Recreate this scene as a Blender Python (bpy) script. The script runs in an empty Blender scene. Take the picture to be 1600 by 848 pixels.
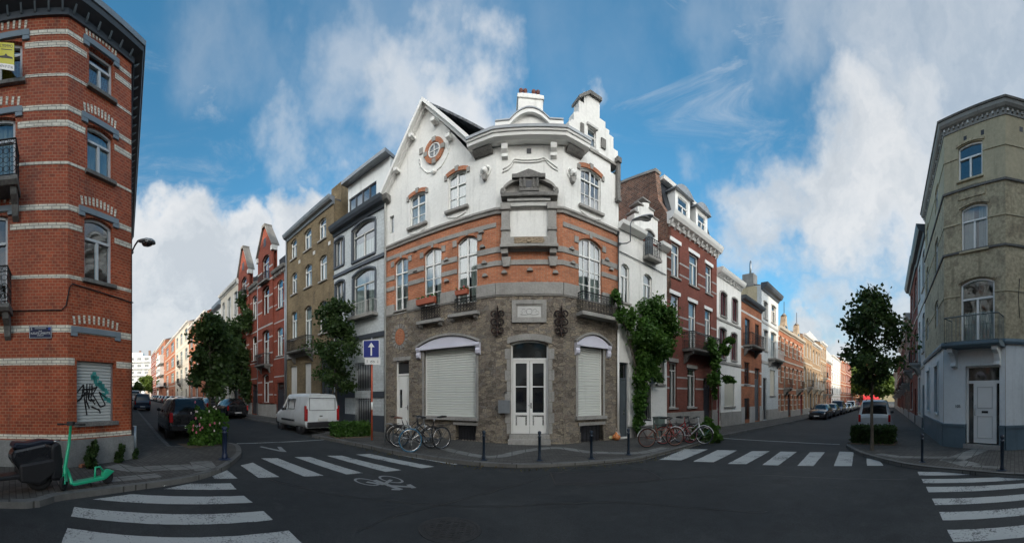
import bpy, bmesh, math, random
from mathutils import Vector, Matrix, noise as mnoise
from math import sin, cos, pi, radians, sqrt, hypot, atan2

# ------------------------------------------------------------------ camera
F, HZ, EYE, SL = 500.0, 621.0, 1.75, 0.012     # cylinder radius and horizon in photo pixels, eye height, fall of the ground to the right
SC = bpy.context.scene
COL = SC.collection
cam_data = bpy.data.cameras.new('camera')
cam = bpy.data.objects.new('camera', cam_data)
COL.objects.link(cam)
SC.camera = cam
cam_data.type = 'PANO'
cam_data.panorama_type = 'CENTRAL_CYLINDRICAL'
cam_data.central_cylindrical_range_u_min = -1.6
cam_data.central_cylindrical_range_u_max = 1.6
cam_data.central_cylindrical_range_v_min = -(848 - HZ) / F
cam_data.central_cylindrical_range_v_max = HZ / F
cam_data.central_cylindrical_radius = 1
cam_data.clip_start = 0.05
cam_data.clip_end = 5000
cam.location = (0, 0, EYE)
cam.rotation_euler = (pi / 2, 0, 0)

# ------------------------------------------------------------------ view
SC.view_settings.view_transform = 'Standard'
SC.view_settings.look = 'None'
SC.view_settings.gamma = 1
SC.view_settings.use_curve_mapping = False
SC.view_settings.exposure = EXPOSURE = 1.12
SC.cycles.max_bounces = 6
SC.cycles.transparent_max_bounces = 10
SC.cycles.caustics_reflective = False
SC.cycles.caustics_refractive = False
SC.cycles.use_denoising = True

SUN_AZ, SUN_EL = 185.0, 19.0                  # azimuth clockwise from the view direction (behind the camera), degrees

class NT:
    def __init__(s, tree): s.t = tree; s.n = tree.nodes; s.l = tree.links
    def add(s, kind, props=None, **ins):
        nd = s.n.new(kind)
        for k, v in (props or {}).items(): setattr(nd, k, v)
        for k, v in ins.items():
            key = int(k[1:]) if k[0] == 'i' and k[1:].isdigit() else k.replace('_', ' ')
            s.set(nd, key, v)
        return nd
    def set(s, nd, key, v):
        sock = nd.inputs[key]
        if isinstance(v, bpy.types.NodeSocket): s.l.new(v, sock)
        elif isinstance(v, bpy.types.Node): s.l.new(v.outputs[0], sock)
        else: sock.default_value = v
    def math(s, op, a, b=0.0, clamp=False):
        return s.add('ShaderNodeMath', {'operation': op, 'use_clamp': clamp}, i0=a, i1=b).outputs[0]
    def mix(s, f, a, b, blend='MIX'):
        nd = s.add('ShaderNodeMix', {'data_type': 'RGBA', 'blend_type': blend})
        s.set(nd, 0, f); s.set(nd, 6, a); s.set(nd, 7, b)
        return nd.outputs[2]
    def ramp(s, f, stops):
        nd = s.add('ShaderNodeValToRGB', Fac=f)
        cr = nd.color_ramp
        while len(cr.elements) < len(stops): cr.elements.new(0.5)
        for e, (p, c) in zip(cr.elements, stops):
            e.position = p; e.color = (c, c, c, 1) if isinstance(c, (int, float)) else (*c[:3], 1)
        return nd.outputs[0]
    def mrange(s, v, a, b, c=0.0, d=1.0, smooth=True):
        nd = s.add('ShaderNodeMapRange', {'interpolation_type': 'SMOOTHSTEP' if smooth else 'LINEAR', 'clamp': True})
        s.set(nd, 0, v); s.set(nd, 1, a); s.set(nd, 2, b); s.set(nd, 3, c); s.set(nd, 4, d)
        return nd.outputs[0]
    def noise(s, vec, scale, detail=3.0, rough=0.55, dist=0.0):
        nd = s.add('ShaderNodeTexNoise', Scale=scale, Detail=detail, Roughness=rough, Distortion=dist)
        if vec is not None: s.set(nd, 'Vector', vec)
        return nd

def rgb(*c): return (*c, 1.0)

# ------------------------------------------------------------------ sky with clouds
def sky_dir(px, py):
    a = (px - 800) / F
    return Vector((sin(a), cos(a), (HZ - py) / F)).normalized()
world = bpy.data.worlds.new('World')
SC.world = world
world.use_nodes = True
def build_sky():
    g = NT(world.node_tree)
    bg = g.n['Background']
    sky = g.add('ShaderNodeTexSky', {'sky_type': 'NISHITA', 'sun_disc': False, 'sun_elevation': radians(SUN_EL),
                'sun_rotation': radians(SUN_AZ), 'air_density': 1.0, 'dust_density': 0.6, 'ozone_density': 1.6})
    hsv = g.add('ShaderNodeHueSaturation', Hue=0.484, Saturation=1.30, Value=1.10)
    g.set(hsv, 'Color', sky.outputs[0])
    tc = g.add('ShaderNodeTexCoord')
    d = tc.outputs['Generated']
    n1 = g.noise(d, 3.6, 5, 0.55)
    n2 = g.noise(d, 11.0, 6, 0.62)
    off = g.add('ShaderNodeVectorMath', {'operation': 'SUBTRACT'}, i0=n1.outputs['Color'], i1=(0.5, 0.5, 0.5))
    off = g.add('ShaderNodeVectorMath', {'operation': 'SCALE'}, i0=off, Scale=0.50)
    off2 = g.add('ShaderNodeVectorMath', {'operation': 'SUBTRACT'}, i0=n2.outputs['Color'], i1=(0.5, 0.5, 0.5))
    off2 = g.add('ShaderNodeVectorMath', {'operation': 'SCALE'}, i0=off2, Scale=0.15)
    w = g.add('ShaderNodeVectorMath', {'operation': 'ADD'}, i0=d, i1=off)
    w = g.add('ShaderNodeVectorMath', {'operation': 'ADD'}, i0=w, i1=off2)
    total = None
    # px, py, inner radius, outer radius (radians), amount : each a heap of cumulus that stands in that part of the sky
    for px, py, r0, r1, amt in CLOUDS:
        dist = g.add('ShaderNodeVectorMath', {'operation': 'DISTANCE'}, i0=w, i1=tuple(sky_dir(px, py)))
        m = g.mrange(dist.outputs['Value'], r1, r0, 0.0, amt)
        total = m if total is None else g.math('MAXIMUM', total, m)
    wisp = g.noise(g.add('ShaderNodeMapping', Vector=d, Scale=(1.2, 1.2, 3.6)), 2.6, 8, 0.68, 0.6)
    wm = g.mrange(wisp.outputs[0], 0.46, 0.80, 0.0, 0.46)
    total = g.math('MAXIMUM', total, wm, True)
    ramp = g.mrange(total, 0.05, 0.9)
    sep = g.add('ShaderNodeSeparateXYZ'); g.set(sep, 0, d)
    shade = g.noise(w, 2.4, 6, 0.6)
    lowd = g.mrange(sep.outputs[2], 0.10, 0.42)               # undersides near the horizon are greyer
    nd = g.add('ShaderNodeMath', {'operation': 'MULTIPLY_ADD'}, i0=lowd, i1=0.35, i2=0.0)
    sh2 = g.math('ADD', g.mrange(shade.outputs[0], 0.34, 0.60, 0.0, 0.65), nd.outputs[0], True)
    cc = g.ramp(sh2, [(0.0, (0.52, 0.57, 0.63)), (0.5, (0.74, 0.78, 0.82)), (1.0, (0.93, 0.94, 0.95))])
    back = g.math('SUBTRACT', -0.06, sep.outputs[1])                    # clouds behind the camera, brightened as added fill for the shaded fronts
    lum = g.mrange(back, 0.0, 0.9, CLOUD_GAIN, CLOUD_GAIN * BACK_FILL)
    cc = g.mix(g.mrange(back, 0.0, 0.6), cc, rgb(0.97, 0.955, 0.91))
    cl = g.add('ShaderNodeVectorMath', {'operation': 'SCALE'}, i0=cc); g.set(cl, 'Scale', lum)
    bc = g.mrange(g.noise(d, 1.7, 5, 0.6).outputs[0], 0.40, 0.52)  # extra cloud cover behind the camera, part of the added fill
    total = g.math('MAXIMUM', total, g.math('MULTIPLY', bc, g.mrange(back, 0.0, 0.4)), True); ramp = g.mrange(total, 0.0, 1.0, 0.0, 0.93)
    sc_ = g.add('ShaderNodeVectorMath', {'operation': 'SCALE'}, i0=hsv.outputs[0]); g.set(sc_, 'Scale', g.mrange(sep.outputs[2], -0.02, 0.40, 0.42, SKY_GAIN))
    col = g.mix(ramp, sc_.outputs[0], cl.outputs[0])
    g.set(bg, 'Color', col)
    bg.inputs['Strength'].default_value = 0.12
CLOUDS = [(640, 150, 0.02, 0.22, 0.72), (725, 180, 0.02, 0.20, 0.85), (575, 110, 0.0, 0.22, 0.52), (690, 60, 0.0, 0.22, 0.42), (370, 40, 0.0, 0.26, 0.34), (545, 185, 0.0, 0.14, 0.6),
          (240, 430, 0.10, 0.22, 1.0), (300, 395, 0.08, 0.20, 1.0), (380, 385, 0.07, 0.18, 1.0), (465, 325, 0.05, 0.16, 1.0), (540, 270, 0.0, 0.15, 0.6), (330, 470, 0.16, 0.28, 1.0),
          (230, 520, 0.14, 0.26, 1.0), (480, 420, 0.12, 0.25, 0.9),
          (1320, 245, 0.02, 0.24, 0.95), (1290, 290, 0.05, 0.24, 0.95), (1360, 310, 0.08, 0.32, 0.95), (1210, 335, 0.03, 0.19, 0.85), (1440, 210, 0.06, 0.30, 0.75), (1540, 60, 0.08, 0.42, 0.62), (1400, 60, 0.04, 0.36, 0.60), (1270, 20, 0.0, 0.26, 0.5), (1160, 380, 0.0, 0.16, 0.7),
          (1310, 470, 0.04, 0.18, 0.7), (1270, 540, 0.08, 0.18, 0.9), (1400, 520, 0.1, 0.24, 0.8), (930, 105, 0.0, 0.08, 0.6), (288, 335, 0.0, 0.075, 0.9), (1090, 262, 0.0, 0.10, 0.35), (470, 190, 0.0, 0.14, 0.5), (850, 60, 0.0, 0.30, 0.22), (1000, 40, 0.0, 0.3, 0.20), (600, 20, 0.0, 0.3, 0.28), (440, 90, 0.0, 0.2, 0.26), (1130, 40, 0.0, 0.22, 0.3), (640, 230, 0.0, 0.18, 0.5)]
CLOUD_GAIN, SKY_GAIN, BACK_FILL = 3.5, 0.80, 6.8
build_sky()

# ------------------------------------------------------------------ sun (low, behind the camera; unseen blocks added behind the camera shade the crossing)
sun_d = bpy.data.lights.new('sun', 'SUN')
sun_d.energy = 2.0
sun_d.angle = radians(0.53)
sun_d.color = (1.0, 0.87, 0.70)
sun = bpy.data.objects.new('sun', sun_d)
COL.objects.link(sun)
_s = Vector((sin(radians(SUN_AZ)) * cos(radians(SUN_EL)), cos(radians(SUN_AZ)) * cos(radians(SUN_EL)), sin(radians(SUN_EL))))
sun.rotation_euler = _s.to_track_quat('Z', 'Y').to_euler()
sun.location = (0, -30, 40)

# ------------------------------------------------------------------ geometry helpers
def gz(x, y=0.0): return -SL * x
def gp(px, py, h=0.0):
    """the ground point seen at a photo pixel, h above the road"""
    a = (px - 800) / F
    d = F * (EYE - h) / (py - HZ - F * SL * sin(a))
    return Vector((d * sin(a), d * cos(a), gz(d * sin(a)) + h))
def at(px, d, z=0.0):
    a = (px - 800) / F
    return Vector((d * sin(a), d * cos(a), z))
def L3(u, o, z): return Vector((u, o, z))

class Facet:
    """a vertical wall plane in plan from P (left as seen from the street) to Q"""
    def __init__(s, P, Q):
        s.P, s.Q = Vector(P[:2]), Vector(Q[:2])
        s.e = (s.Q - s.P).normalized(); s.n = Vector((s.e.y, -s.e.x)); s.L = (s.Q - s.P).length
    def pt(s, u, o, z):
        p = s.P + s.e * u + s.n * o
        return Vector((p.x, p.y, z))
    def hit(s, px):
        a = (px - 800) / F; r = Vector((sin(a), cos(a)))
        det = -s.e.x * r.y + s.e.y * r.x
        t = (s.P.x * r.y - s.P.y * r.x) / det
        q = s.P + s.e * t
        return t, q.length
    def u(s, px): return s.hit(px)[0]
    def z(s, px, py): return EYE + s.hit(px)[1] * (HZ - py) / F
    def r(s, l, r_, t, b):
        c = (l + r_) / 2
        return s.u(l), s.u(r_), s.z(c, b), s.z(c, t)
    def g(s, u=0.0): return gz((s.P + s.e * u).x)
    def sub(s, u0, u1): return Facet(s.P + s.e * u0, s.P + s.e * u1)

def frame_at(loc, rz=0.0):
    """local frame for free standing things: x right, y forward, z up"""
    c, s_ = cos(rz), sin(rz)
    return lambda x, y, z: Vector((loc[0] + c * x - s_ * y, loc[1] + s_ * x + c * y, loc[2] + z))

PIECES = {'stone_course', 'plinth', 'window_surround', 'keystone', 'stone_band', 'jamb', 'panel_pilaster', 'guide_rail', 'string_course', 'thin_course', 'pilaster', 'door_seam', 'side_trim', 'dentil', 'rack', 'side_glass', 'door_handle', 'kneeler'}
class MB:
    def __init__(s): s.v = []; s.f = []; s.sm = []
    def poly(s, pts, smooth=False):
        i = len(s.v); s.v += [Vector(p) for p in pts]; s.f.append(list(range(i, i + len(pts)))); s.sm.append(smooth)
        return s
    def box(s, T, a0, a1, b0, b1, c0, c1):
        """T(u,o,z); b = out from the wall (or y)"""
        i = len(s.v)
        s.v += [T(a, b, c) for c in (c0, c1) for b in (b0, b1) for a in (a0, a1)]
        for q in ((0, 1, 3, 2), (4, 6, 7, 5), (0, 4, 5, 1), (2, 3, 7, 6), (0, 2, 6, 4), (1, 5, 7, 3)):
            s.f.append([i + k for k in q]); s.sm.append(False)
        return s
    def prism(s, T, pts, b0, b1):
        """pts (u,z) outline pushed from b0 to b1"""
        i = len(s.v); n = len(pts)
        s.v += [T(u, b0, z) for u, z in pts] + [T(u, b1, z) for u, z in pts]
        s.f.append([i + k for k in range(n)]); s.sm.append(False)
        s.f.append([i + n + k for k in reversed(range(n))]); s.sm.append(False)
        for k in range(n):
            m = (k + 1) % n; s.f.append([i + k, i + m, i + n + m, i + n + k]); s.sm.append(False)
        return s
    def prism_u(s, T, pts, u0, u1):
        """pts (o,z) profile pushed along u"""
        i = len(s.v); n = len(pts)
        s.v += [T(u0, o, z) for o, z in pts] + [T(u1, o, z) for o, z in pts]
        s.f.append([i + k for k in range(n)]); s.sm.append(False)
        s.f.append([i + n + k for k in reversed(range(n))]); s.sm.append(False)
        for k in range(n):
            m = (k + 1) % n; s.f.append([i + k, i + m, i + n + m, i + n + k]); s.sm.append(False)
        return s
    def slab(s, pts, z0, z1):
        """plan outline pts (x,y[,..]) from z0 to z1 above the sloping ground"""
        i = len(s.v); n = len(pts)
        s.v += [Vector((p[0], p[1], gz(p[0]) + z0)) for p in pts] + [Vector((p[0], p[1], gz(p[0]) + z1)) for p in pts]
        s.f.append([i + k for k in range(n)]); s.sm.append(False)
        s.f.append([i + n + k for k in reversed(range(n))]); s.sm.append(False)
        for k in range(n):
            m = (k + 1) % n; s.f.append([i + k, i + m, i + n + m, i + n + k]); s.sm.append(False)
        return s
    def tube(s, pts, r, n=6, caps=True):
        pts = [Vector(p) for p in pts]; R = r if isinstance(r, (list, tuple)) else [r] * len(pts)
        i = len(s.v); prev = None
        for k, p in enumerate(pts):
            d = (pts[min(k + 1, len(pts) - 1)] - pts[max(k - 1, 0)])
            if d.length < 1e-9: d = Vector((0, 0, 1))
            d.normalize()
            if prev is None:
                a = d.orthogonal().normalized()
            else:
                a = prev - d * prev.dot(d)
                a = d.orthogonal().normalized() if a.length < 1e-6 else a.normalized()
            prev = a; b = d.cross(a)
            for j in range(n):
                t = 2 * pi * j / n
                s.v.append(p + (a * cos(t) + b * sin(t)) * R[k])
        for k in range(len(pts) - 1):
            for j in range(n):
                m = (j + 1) % n
                s.f.append([i + k * n + j, i + k * n + m, i + (k + 1) * n + m, i + (k + 1) * n + j]); s.sm.append(n > 4)
        if caps:
            s.f.append([i + j for j in range(n)]); s.sm.append(False)
            e = i + (len(pts) - 1) * n
            s.f.append([e + j for j in reversed(range(n))]); s.sm.append(False)
        return s
    def ring(s, c, ax, R, r, n=24, m=6, a0=0.0, a1=2 * pi, squash=1.0):
        """torus (or arc) around axis ax"""
        c = Vector(c); ax = Vector(ax).normalized()
        up = Vector((0, 0, 1)) if abs(ax.z) < 0.9 else Vector((1, 0, 0))
        A = ax.cross(up).normalized(); B = A.cross(ax).normalized()
        full = abs(a1 - a0 - 2 * pi) < 1e-6; k_ = n if full else n + 1; i = len(s.v)
        for k in range(k_):
            t = a0 + (a1 - a0) * k / n; rad = A * cos(t) + B * sin(t)
            for j in range(m):
                q = 2 * pi * j / m
                s.v.append(c + rad * (R + r * cos(q)) + ax * (r * squash * sin(q)))
        for k in range(n):
            k2 = (k + 1) % k_ if full else k + 1
            for j in range(m):
                j2 = (j + 1) % m
                s.f.append([i + k * m + j, i + k * m + j2, i + k2 * m + j2, i + k2 * m + j]); s.sm.append(True)
        return s
    def lathe(s, T, prof, n=12, smooth=True):
        """prof (radius, z) turned about local z"""
        i = len(s.v)
        for r, z in prof:
            for j in range(n): s.v.append(T(r * cos(2 * pi * j / n), r * sin(2 * pi * j / n), z))
        for k in range(len(prof) - 1):
            for j in range(n):
                m = (j + 1) % n
                s.f.append([i + k * n + j, i + k * n + m, i + (k + 1) * n + m, i + (k + 1) * n + j]); s.sm.append(smooth)
        s.f.append([i + j for j in reversed(range(n))]); s.sm.append(False)
        e = i + (len(prof) - 1) * n
        s.f.append([e + j for j in range(n)]); s.sm.append(False)
        return s
    def blob(s, c, r, n=8, m=6):
        c = Vector(c); r = Vector(r) if not isinstance(r, (int, float)) else Vector((r, r, r)); i = len(s.v)
        for k in range(m + 1):
            t = pi * k / m
            for j in range(n):
                q = 2 * pi * j / n
                s.v.append(c + Vector((r.x * sin(t) * cos(q), r.y * sin(t) * sin(q), r.z * cos(t))))
        for k in range(m):
            for j in range(n):
                l = (j + 1) % n
                s.f.append([i + k * n + j, i + k * n + l, i + (k + 1) * n + l, i + (k + 1) * n + j]); s.sm.append(True)
        return s
    def sweep(s, path, prof, z=0.0, closed_profile=True):
        """mitred moulding: path = plan points walked left to right seen from the street, prof = (o,z)"""
        P = [Vector(p[:2]) for p in path]; n = len(P); m = len(prof); i = len(s.v)
        for k in range(n):
            es = []
            if k > 0: es.append((P[k] - P[k - 1]).normalized())
            if k < n - 1: es.append((P[k + 1] - P[k]).normalized())
            ns = [Vector((e.y, -e.x)) for e in es]
            if len(ns) == 2:
                b = (ns[0] + ns[1]).normalized(); b = b / max(0.3, b.dot(ns[0]))
            else: b = ns[0]
            for o, zz in prof: q = P[k] + b * o; s.v.append(Vector((q.x, q.y, z + zz)))
        for k in range(n - 1):
            for j in range(m):
                j2 = (j + 1) % m
                s.f.append([i + k * m + j, i + k * m + j2, i + (k + 1) * m + j2, i + (k + 1) * m + j]); s.sm.append(False)
        s.f.append([i + j for j in range(m)]); s.sm.append(False)
        e = i + (n - 1) * m
        s.f.append([e + j for j in reversed(range(m))]); s.sm.append(False)
        return s
    def build(s, name, material, parent=None, bevel=0.0, recalc=True, org=None, weld=False):
        if parent is not None and name in PIECES:                     # separate stones are parts of their own
            root = list(range(len(s.v)))
            def fd(a):
                while root[a] != a: root[a] = root[root[a]]; a = root[a]
                return a
            for q in s.f:
                for k in q[1:]: root[fd(k)] = fd(q[0])
            groups = {}
            for q, k in zip(s.f, s.sm): groups.setdefault(fd(q[0]), []).append((q, k))
            if 1 < len(groups) <= 40:
                first = None
                for fs in groups.values():
                    m = MB(); ids = {}
                    for q, k in fs:
                        for a in q:
                            if a not in ids: ids[a] = len(m.v); m.v.append(s.v[a])
                        m.f.append([ids[a] for a in q]); m.sm.append(k)
                    o = m._build(name, material, parent, bevel, recalc, org, weld); first = first or o
                return first
        return s._build(name, material, parent, bevel, recalc, org, weld)
    def _build(s, name, material, parent=None, bevel=0.0, recalc=True, org=None, weld=False):
        used = sorted({a for q in s.f for a in q})
        if len(used) < len(s.v):
            ids = {a: i for i, a in enumerate(used)}; s.v = [s.v[a] for a in used]; s.f = [[ids[a] for a in q] for q in s.f]
        me = bpy.data.meshes.new(name)
        org = Vector(org) if org is not None else (Vector(parent['_o']) if parent is not None and '_o' in parent else Vector((0, 0, 0)))
        me.from_pydata([tuple(v - org) for v in s.v], [], s.f)
        for p, k in zip(me.polygons, s.sm): p.use_smooth = k
        if recalc or weld:
            bm = bmesh.new(); bm.from_mesh(me)
            if weld: bmesh.ops.remove_doubles(bm, verts=bm.verts, dist=1e-5)
            bmesh.ops.recalc_face_normals(bm, faces=bm.faces)
            bm.to_mesh(me); bm.free()
        uv = me.uv_layers.new(name='UVMap').data
        vs = me.vertices
        for p in me.polygons:
            nn = p.normal
            if abs(nn.z) > 0.75:
                for li in p.loop_indices:
                    c = vs[me.loops[li].vertex_index].co; uv[li].uv = (c.x + org.x, c.y + org.y)
            else:
                t = Vector((-nn.y, nn.x, 0)).normalized()
                for li in p.loop_indices:
                    c = vs[me.loops[li].vertex_index].co + org; uv[li].uv = (c.x * t.x + c.y * t.y, c.z)
        ms = material if isinstance(material, (list, tuple)) else [material]
        for m_ in ms: me.materials.append(m_)
        o = bpy.data.objects.new(name, me); COL.objects.link(o)
        if parent is not None:
            o.parent = parent
            o['_o'] = tuple(org)
        else:
            o.location = org; o['_o'] = tuple(org)
        if bevel > 0:
            b = o.modifiers.new('bevel', 'BEVEL'); b.width = bevel; b.segments = 2; b.limit_method = 'ANGLE'; b.angle_limit = radians(40)
        return o

def tag(o, label=None, cat=None, group=None, kind=None):
    if label: o['label'] = label
    if cat: o['category'] = cat
    if group: o['group'] = group
    if kind: o['kind'] = kind
    return o
def thing(name, loc, label, cat, group=None):
    o = bpy.data.objects.new(name, None); COL.objects.link(o); o.location = loc
    o.empty_display_size = 0.3; o['_o'] = tuple(loc)
    return tag(o, label, cat, group)
def kids(o): return [c for c in bpy.data.objects if c.parent == o]
def copy_tree(o, loc, rz, label, group=None, swap=None):
    """copy a thing with its parts and sub-parts; swap = {material: other material}"""
    index = {}
    for c in bpy.data.objects:
        if c.parent: index.setdefault(c.parent.name, []).append(c)
    def rec(src, parent):
        c = src.copy(); COL.objects.link(c); c.parent = parent
        if swap and c.type == 'MESH':
            for sl in c.material_slots:
                if sl.material in swap:
                    m_ = swap[sl.material]; sl.link = 'OBJECT'; sl.material = m_
        for ch in index.get(src.name, []): rec(ch, c)
        return c
    r = rec(o, None)
    r.location = loc; r.rotation_euler = (0, 0, rz); r['label'] = label
    if group: r['group'] = group
    return r

# ------------------------------------------------------------------ materials
def new_mat(name):
    m = bpy.data.materials.new(name); m.use_nodes = True
    g = NT(m.node_tree); return m, g, g.n['Principled BSDF']
def mat(name, c, rough=0.7, var=0.12, scale=1.5, metal=0.0, bump=0.0, bscale=40.0, streak=0.0, coat=0.0, spec=0.5, var2=0.0, c2=None):
    m, g, b = new_mat(name)
    tc = g.add('ShaderNodeTexCoord').outputs['Object']
    n = g.noise(tc, scale, 5, 0.6)
    v = g.mrange(n.outputs[0], 0.3, 0.7, 1 - var, 1 + var, False)
    col = g.mix(1.0, rgb(*c), v, 'MULTIPLY')
    if c2:
        n3 = g.noise(tc, scale * 2.3, 6, 0.65)
        col = g.mix(g.mrange(n3.outputs[0], 0.5, 0.62), col, rgb(*c2))
    if var2:
        n2 = g.noise(tc, scale * 14, 4, 0.6)
        col = g.mix(1.0, col, g.mrange(n2.outputs[0], 0.3, 0.7, 1 - var2, 1 + var2, False), 'MULTIPLY')
    if streak:
        mp = g.add('ShaderNodeMapping', Vector=tc, Scale=(3.0, 3.0, 0.25))
        s_ = g.noise(mp, 1.6, 5, 0.65)
        col = g.mix(g.mrange(s_.outputs[0], 0.52, 0.75, 0, streak), col, rgb(c[0] * 0.35, c[1] * 0.35, c[2] * 0.33))
    g.set(b, 'Base Color', col)
    b.inputs['Roughness'].default_value = rough
    b.inputs['Metallic'].default_value = metal
    b.inputs['Coat Weight'].default_value = coat
    b.inputs['Specular IOR Level'].default_value = spec
    if bump:
        nb = g.noise(tc, bscale, 4, 0.6)
        g.set(b, 'Normal', g.add('ShaderNodeBump', Strength=bump, Distance=0.02, Height=nb.outputs[0]).outputs[0])
    return m
def brick_mat(name, c1, c2, mortar, bw=0.22, bh=0.072, ms=0.008, var=0.18, rough=0.85, bump=0.5, dirt=0.25, offset=0.5, spec=0.3, vs=1.1):
    m, g, b = new_mat(name)
    uv = g.add('ShaderNodeUVMap').outputs[0]
    tc = g.add('ShaderNodeTexCoord').outputs['Object']
    br = g.add('ShaderNodeTexBrick', {'offset': offset}, Vector=uv, Color1=rgb(*c1), Color2=rgb(*c2), Mortar=rgb(*mortar), Scale=1.0,
               Mortar_Size=ms, Mortar_Smooth=0.3, Bias=-0.1, Brick_Width=bw, Row_Height=bh)
    n = g.noise(tc, vs, 6, 0.62)
    col = g.mix(1.0, br.outputs['Color'], g.mrange(n.outputs[0], 0.3, 0.7, 1 - var, 1 + var, False), 'MULTIPLY')
    n2 = g.noise(g.add('ShaderNodeMapping', Vector=tc, Scale=(2.4, 2.4, 0.5)), 1.3, 6, 0.65)
    col = g.mix(g.mrange(n2.outputs[0], 0.50, 0.74, 0, dirt), col, rgb(0.05, 0.045, 0.04))
    n3 = g.noise(uv, 9.0, 3, 0.7)
    col = g.mix(1.0, col, g.mrange(n3.outputs[0], 0.3, 0.7, 0.86, 1.14, False), 'MULTIPLY')
    g.set(b, 'Base Color', col)
    b.inputs['Roughness'].default_value = rough
    b.inputs['Specular IOR Level'].default_value = spec
    hgt = g.math('SUBTRACT', g.math('MULTIPLY', n3.outputs[0], 0.3), br.outputs['Fac'])
    g.set(b, 'Normal', g.add('ShaderNodeBump', Strength=bump, Distance=0.012, Height=hgt).outputs[0])
    return m
def rubble_mat(name):
    m, g, b = new_mat(name)
    uv = g.add('ShaderNodeUVMap').outputs[0]
    tc = g.add('ShaderNodeTexCoord').outputs['Object']
    mp = g.add('ShaderNodeMapping', Vector=uv, Scale=(1.0, 1.75, 1.0))
    nz = g.noise(uv, 3.5, 4, 0.6)
    off = g.add('ShaderNodeVectorMath', {'operation': 'SCALE'}, i0=nz.outputs['Color'], Scale=0.22)
    w = g.add('ShaderNodeVectorMath', {'operation': 'ADD'}, i0=mp, i1=off)
    v1 = g.add('ShaderNodeTexVoronoi', {'voronoi_dimensions': '2D', 'feature': 'F1'}, Vector=w.outputs[0], Scale=4.9, Randomness=1.0)
    v2 = g.add('ShaderNodeTexVoronoi', {'voronoi_dimensions': '2D', 'feature': 'DISTANCE_TO_EDGE'}, Vector=w.outputs[0], Scale=4.9, Randomness=1.0)
    sep = g.add('ShaderNodeSeparateColor'); g.set(sep, 0, v1.outputs['Color'])
    col = g.ramp(sep.outputs[0], [(0.0, (0.15, 0.122, 0.097)), (0.35, (0.25, 0.21, 0.168)), (0.65, (0.32, 0.27, 0.20)), (1.0, (0.20, 0.178, 0.155))])
    n3 = g.noise(uv, 16.0, 6, 0.7)
    col = g.mix(1.0, col, g.mrange(n3.outputs[0], 0.3, 0.7, 0.55, 1.5, False), 'MULTIPLY')
    edge = g.mrange(v2.outputs['Distance'], 0.015, 0.075)
    n4 = g.noise(tc, 1.6, 4, 0.6)
    joint = g.mix(g.mrange(n4.outputs[0], 0.4, 0.6), rgb(0.12, 0.105, 0.09), rgb(0.36, 0.33, 0.28))
    col = g.mix(edge, joint, col)
    n5 = g.noise(tc, 0.7, 5, 0.6)
    col = g.mix(1.0, col, g.mrange(n5.outputs[0], 0.3, 0.7, 0.78, 1.2, False), 'MULTIPLY')
    g.set(b, 'Base Color', col)
    b.inputs['Roughness'].default_value = 0.9
    h = g.math('ADD', g.math('MULTIPLY', edge, 0.9), g.math('MULTIPLY', n3.outputs[0], 1.3))
    g.set(b, 'Normal', g.add('ShaderNodeBump', Strength=1.0, Distance=0.05, Height=h).outputs[0])
    return m
def glass_mat(name, tint=(0.75, 0.82, 0.85), lo=0.07, hi=0.62):
    m = bpy.data.materials.new(name); m.use_nodes = True
    g = NT(m.node_tree); g.n.remove(g.n['Principled BSDF'])
    out = g.n['Material Output']
    tr = g.add('ShaderNodeBsdfTransparent', Color=rgb(*tint))
    gl = g.add('ShaderNodeBsdfGlossy', Color=rgb(0.9, 0.95, 1.0), Roughness=0.03)
    tc = g.add('ShaderNodeTexCoord').outputs['Object']
    nb = g.noise(tc, 0.8, 2, 0.5)
    bp = g.add('ShaderNodeBump', Strength=0.06, Distance=0.1, Height=nb.outputs[0])
    g.set(gl, 'Normal', bp.outputs[0])
    lw = g.add('ShaderNodeLayerWeight', Blend=0.35)
    f = g.mrange(lw.outputs['Facing'], 0.0, 1.0, lo, hi, False)
    mx = g.add('ShaderNodeMixShader', Fac=f, i1=tr.outputs[0], i2=gl.outputs[0])
    g.set(out, 'Surface', mx.outputs[0])
    return m
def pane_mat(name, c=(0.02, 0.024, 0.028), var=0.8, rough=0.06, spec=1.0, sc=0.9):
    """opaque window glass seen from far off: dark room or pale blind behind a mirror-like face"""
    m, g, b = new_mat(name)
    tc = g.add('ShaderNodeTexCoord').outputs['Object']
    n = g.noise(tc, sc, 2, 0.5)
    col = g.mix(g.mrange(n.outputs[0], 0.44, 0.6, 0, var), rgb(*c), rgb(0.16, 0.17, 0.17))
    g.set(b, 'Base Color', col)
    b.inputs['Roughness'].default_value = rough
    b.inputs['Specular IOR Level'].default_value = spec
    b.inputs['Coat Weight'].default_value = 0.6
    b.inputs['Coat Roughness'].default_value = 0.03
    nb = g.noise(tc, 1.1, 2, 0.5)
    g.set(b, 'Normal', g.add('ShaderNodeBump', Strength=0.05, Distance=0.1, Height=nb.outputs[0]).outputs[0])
    return m
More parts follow.
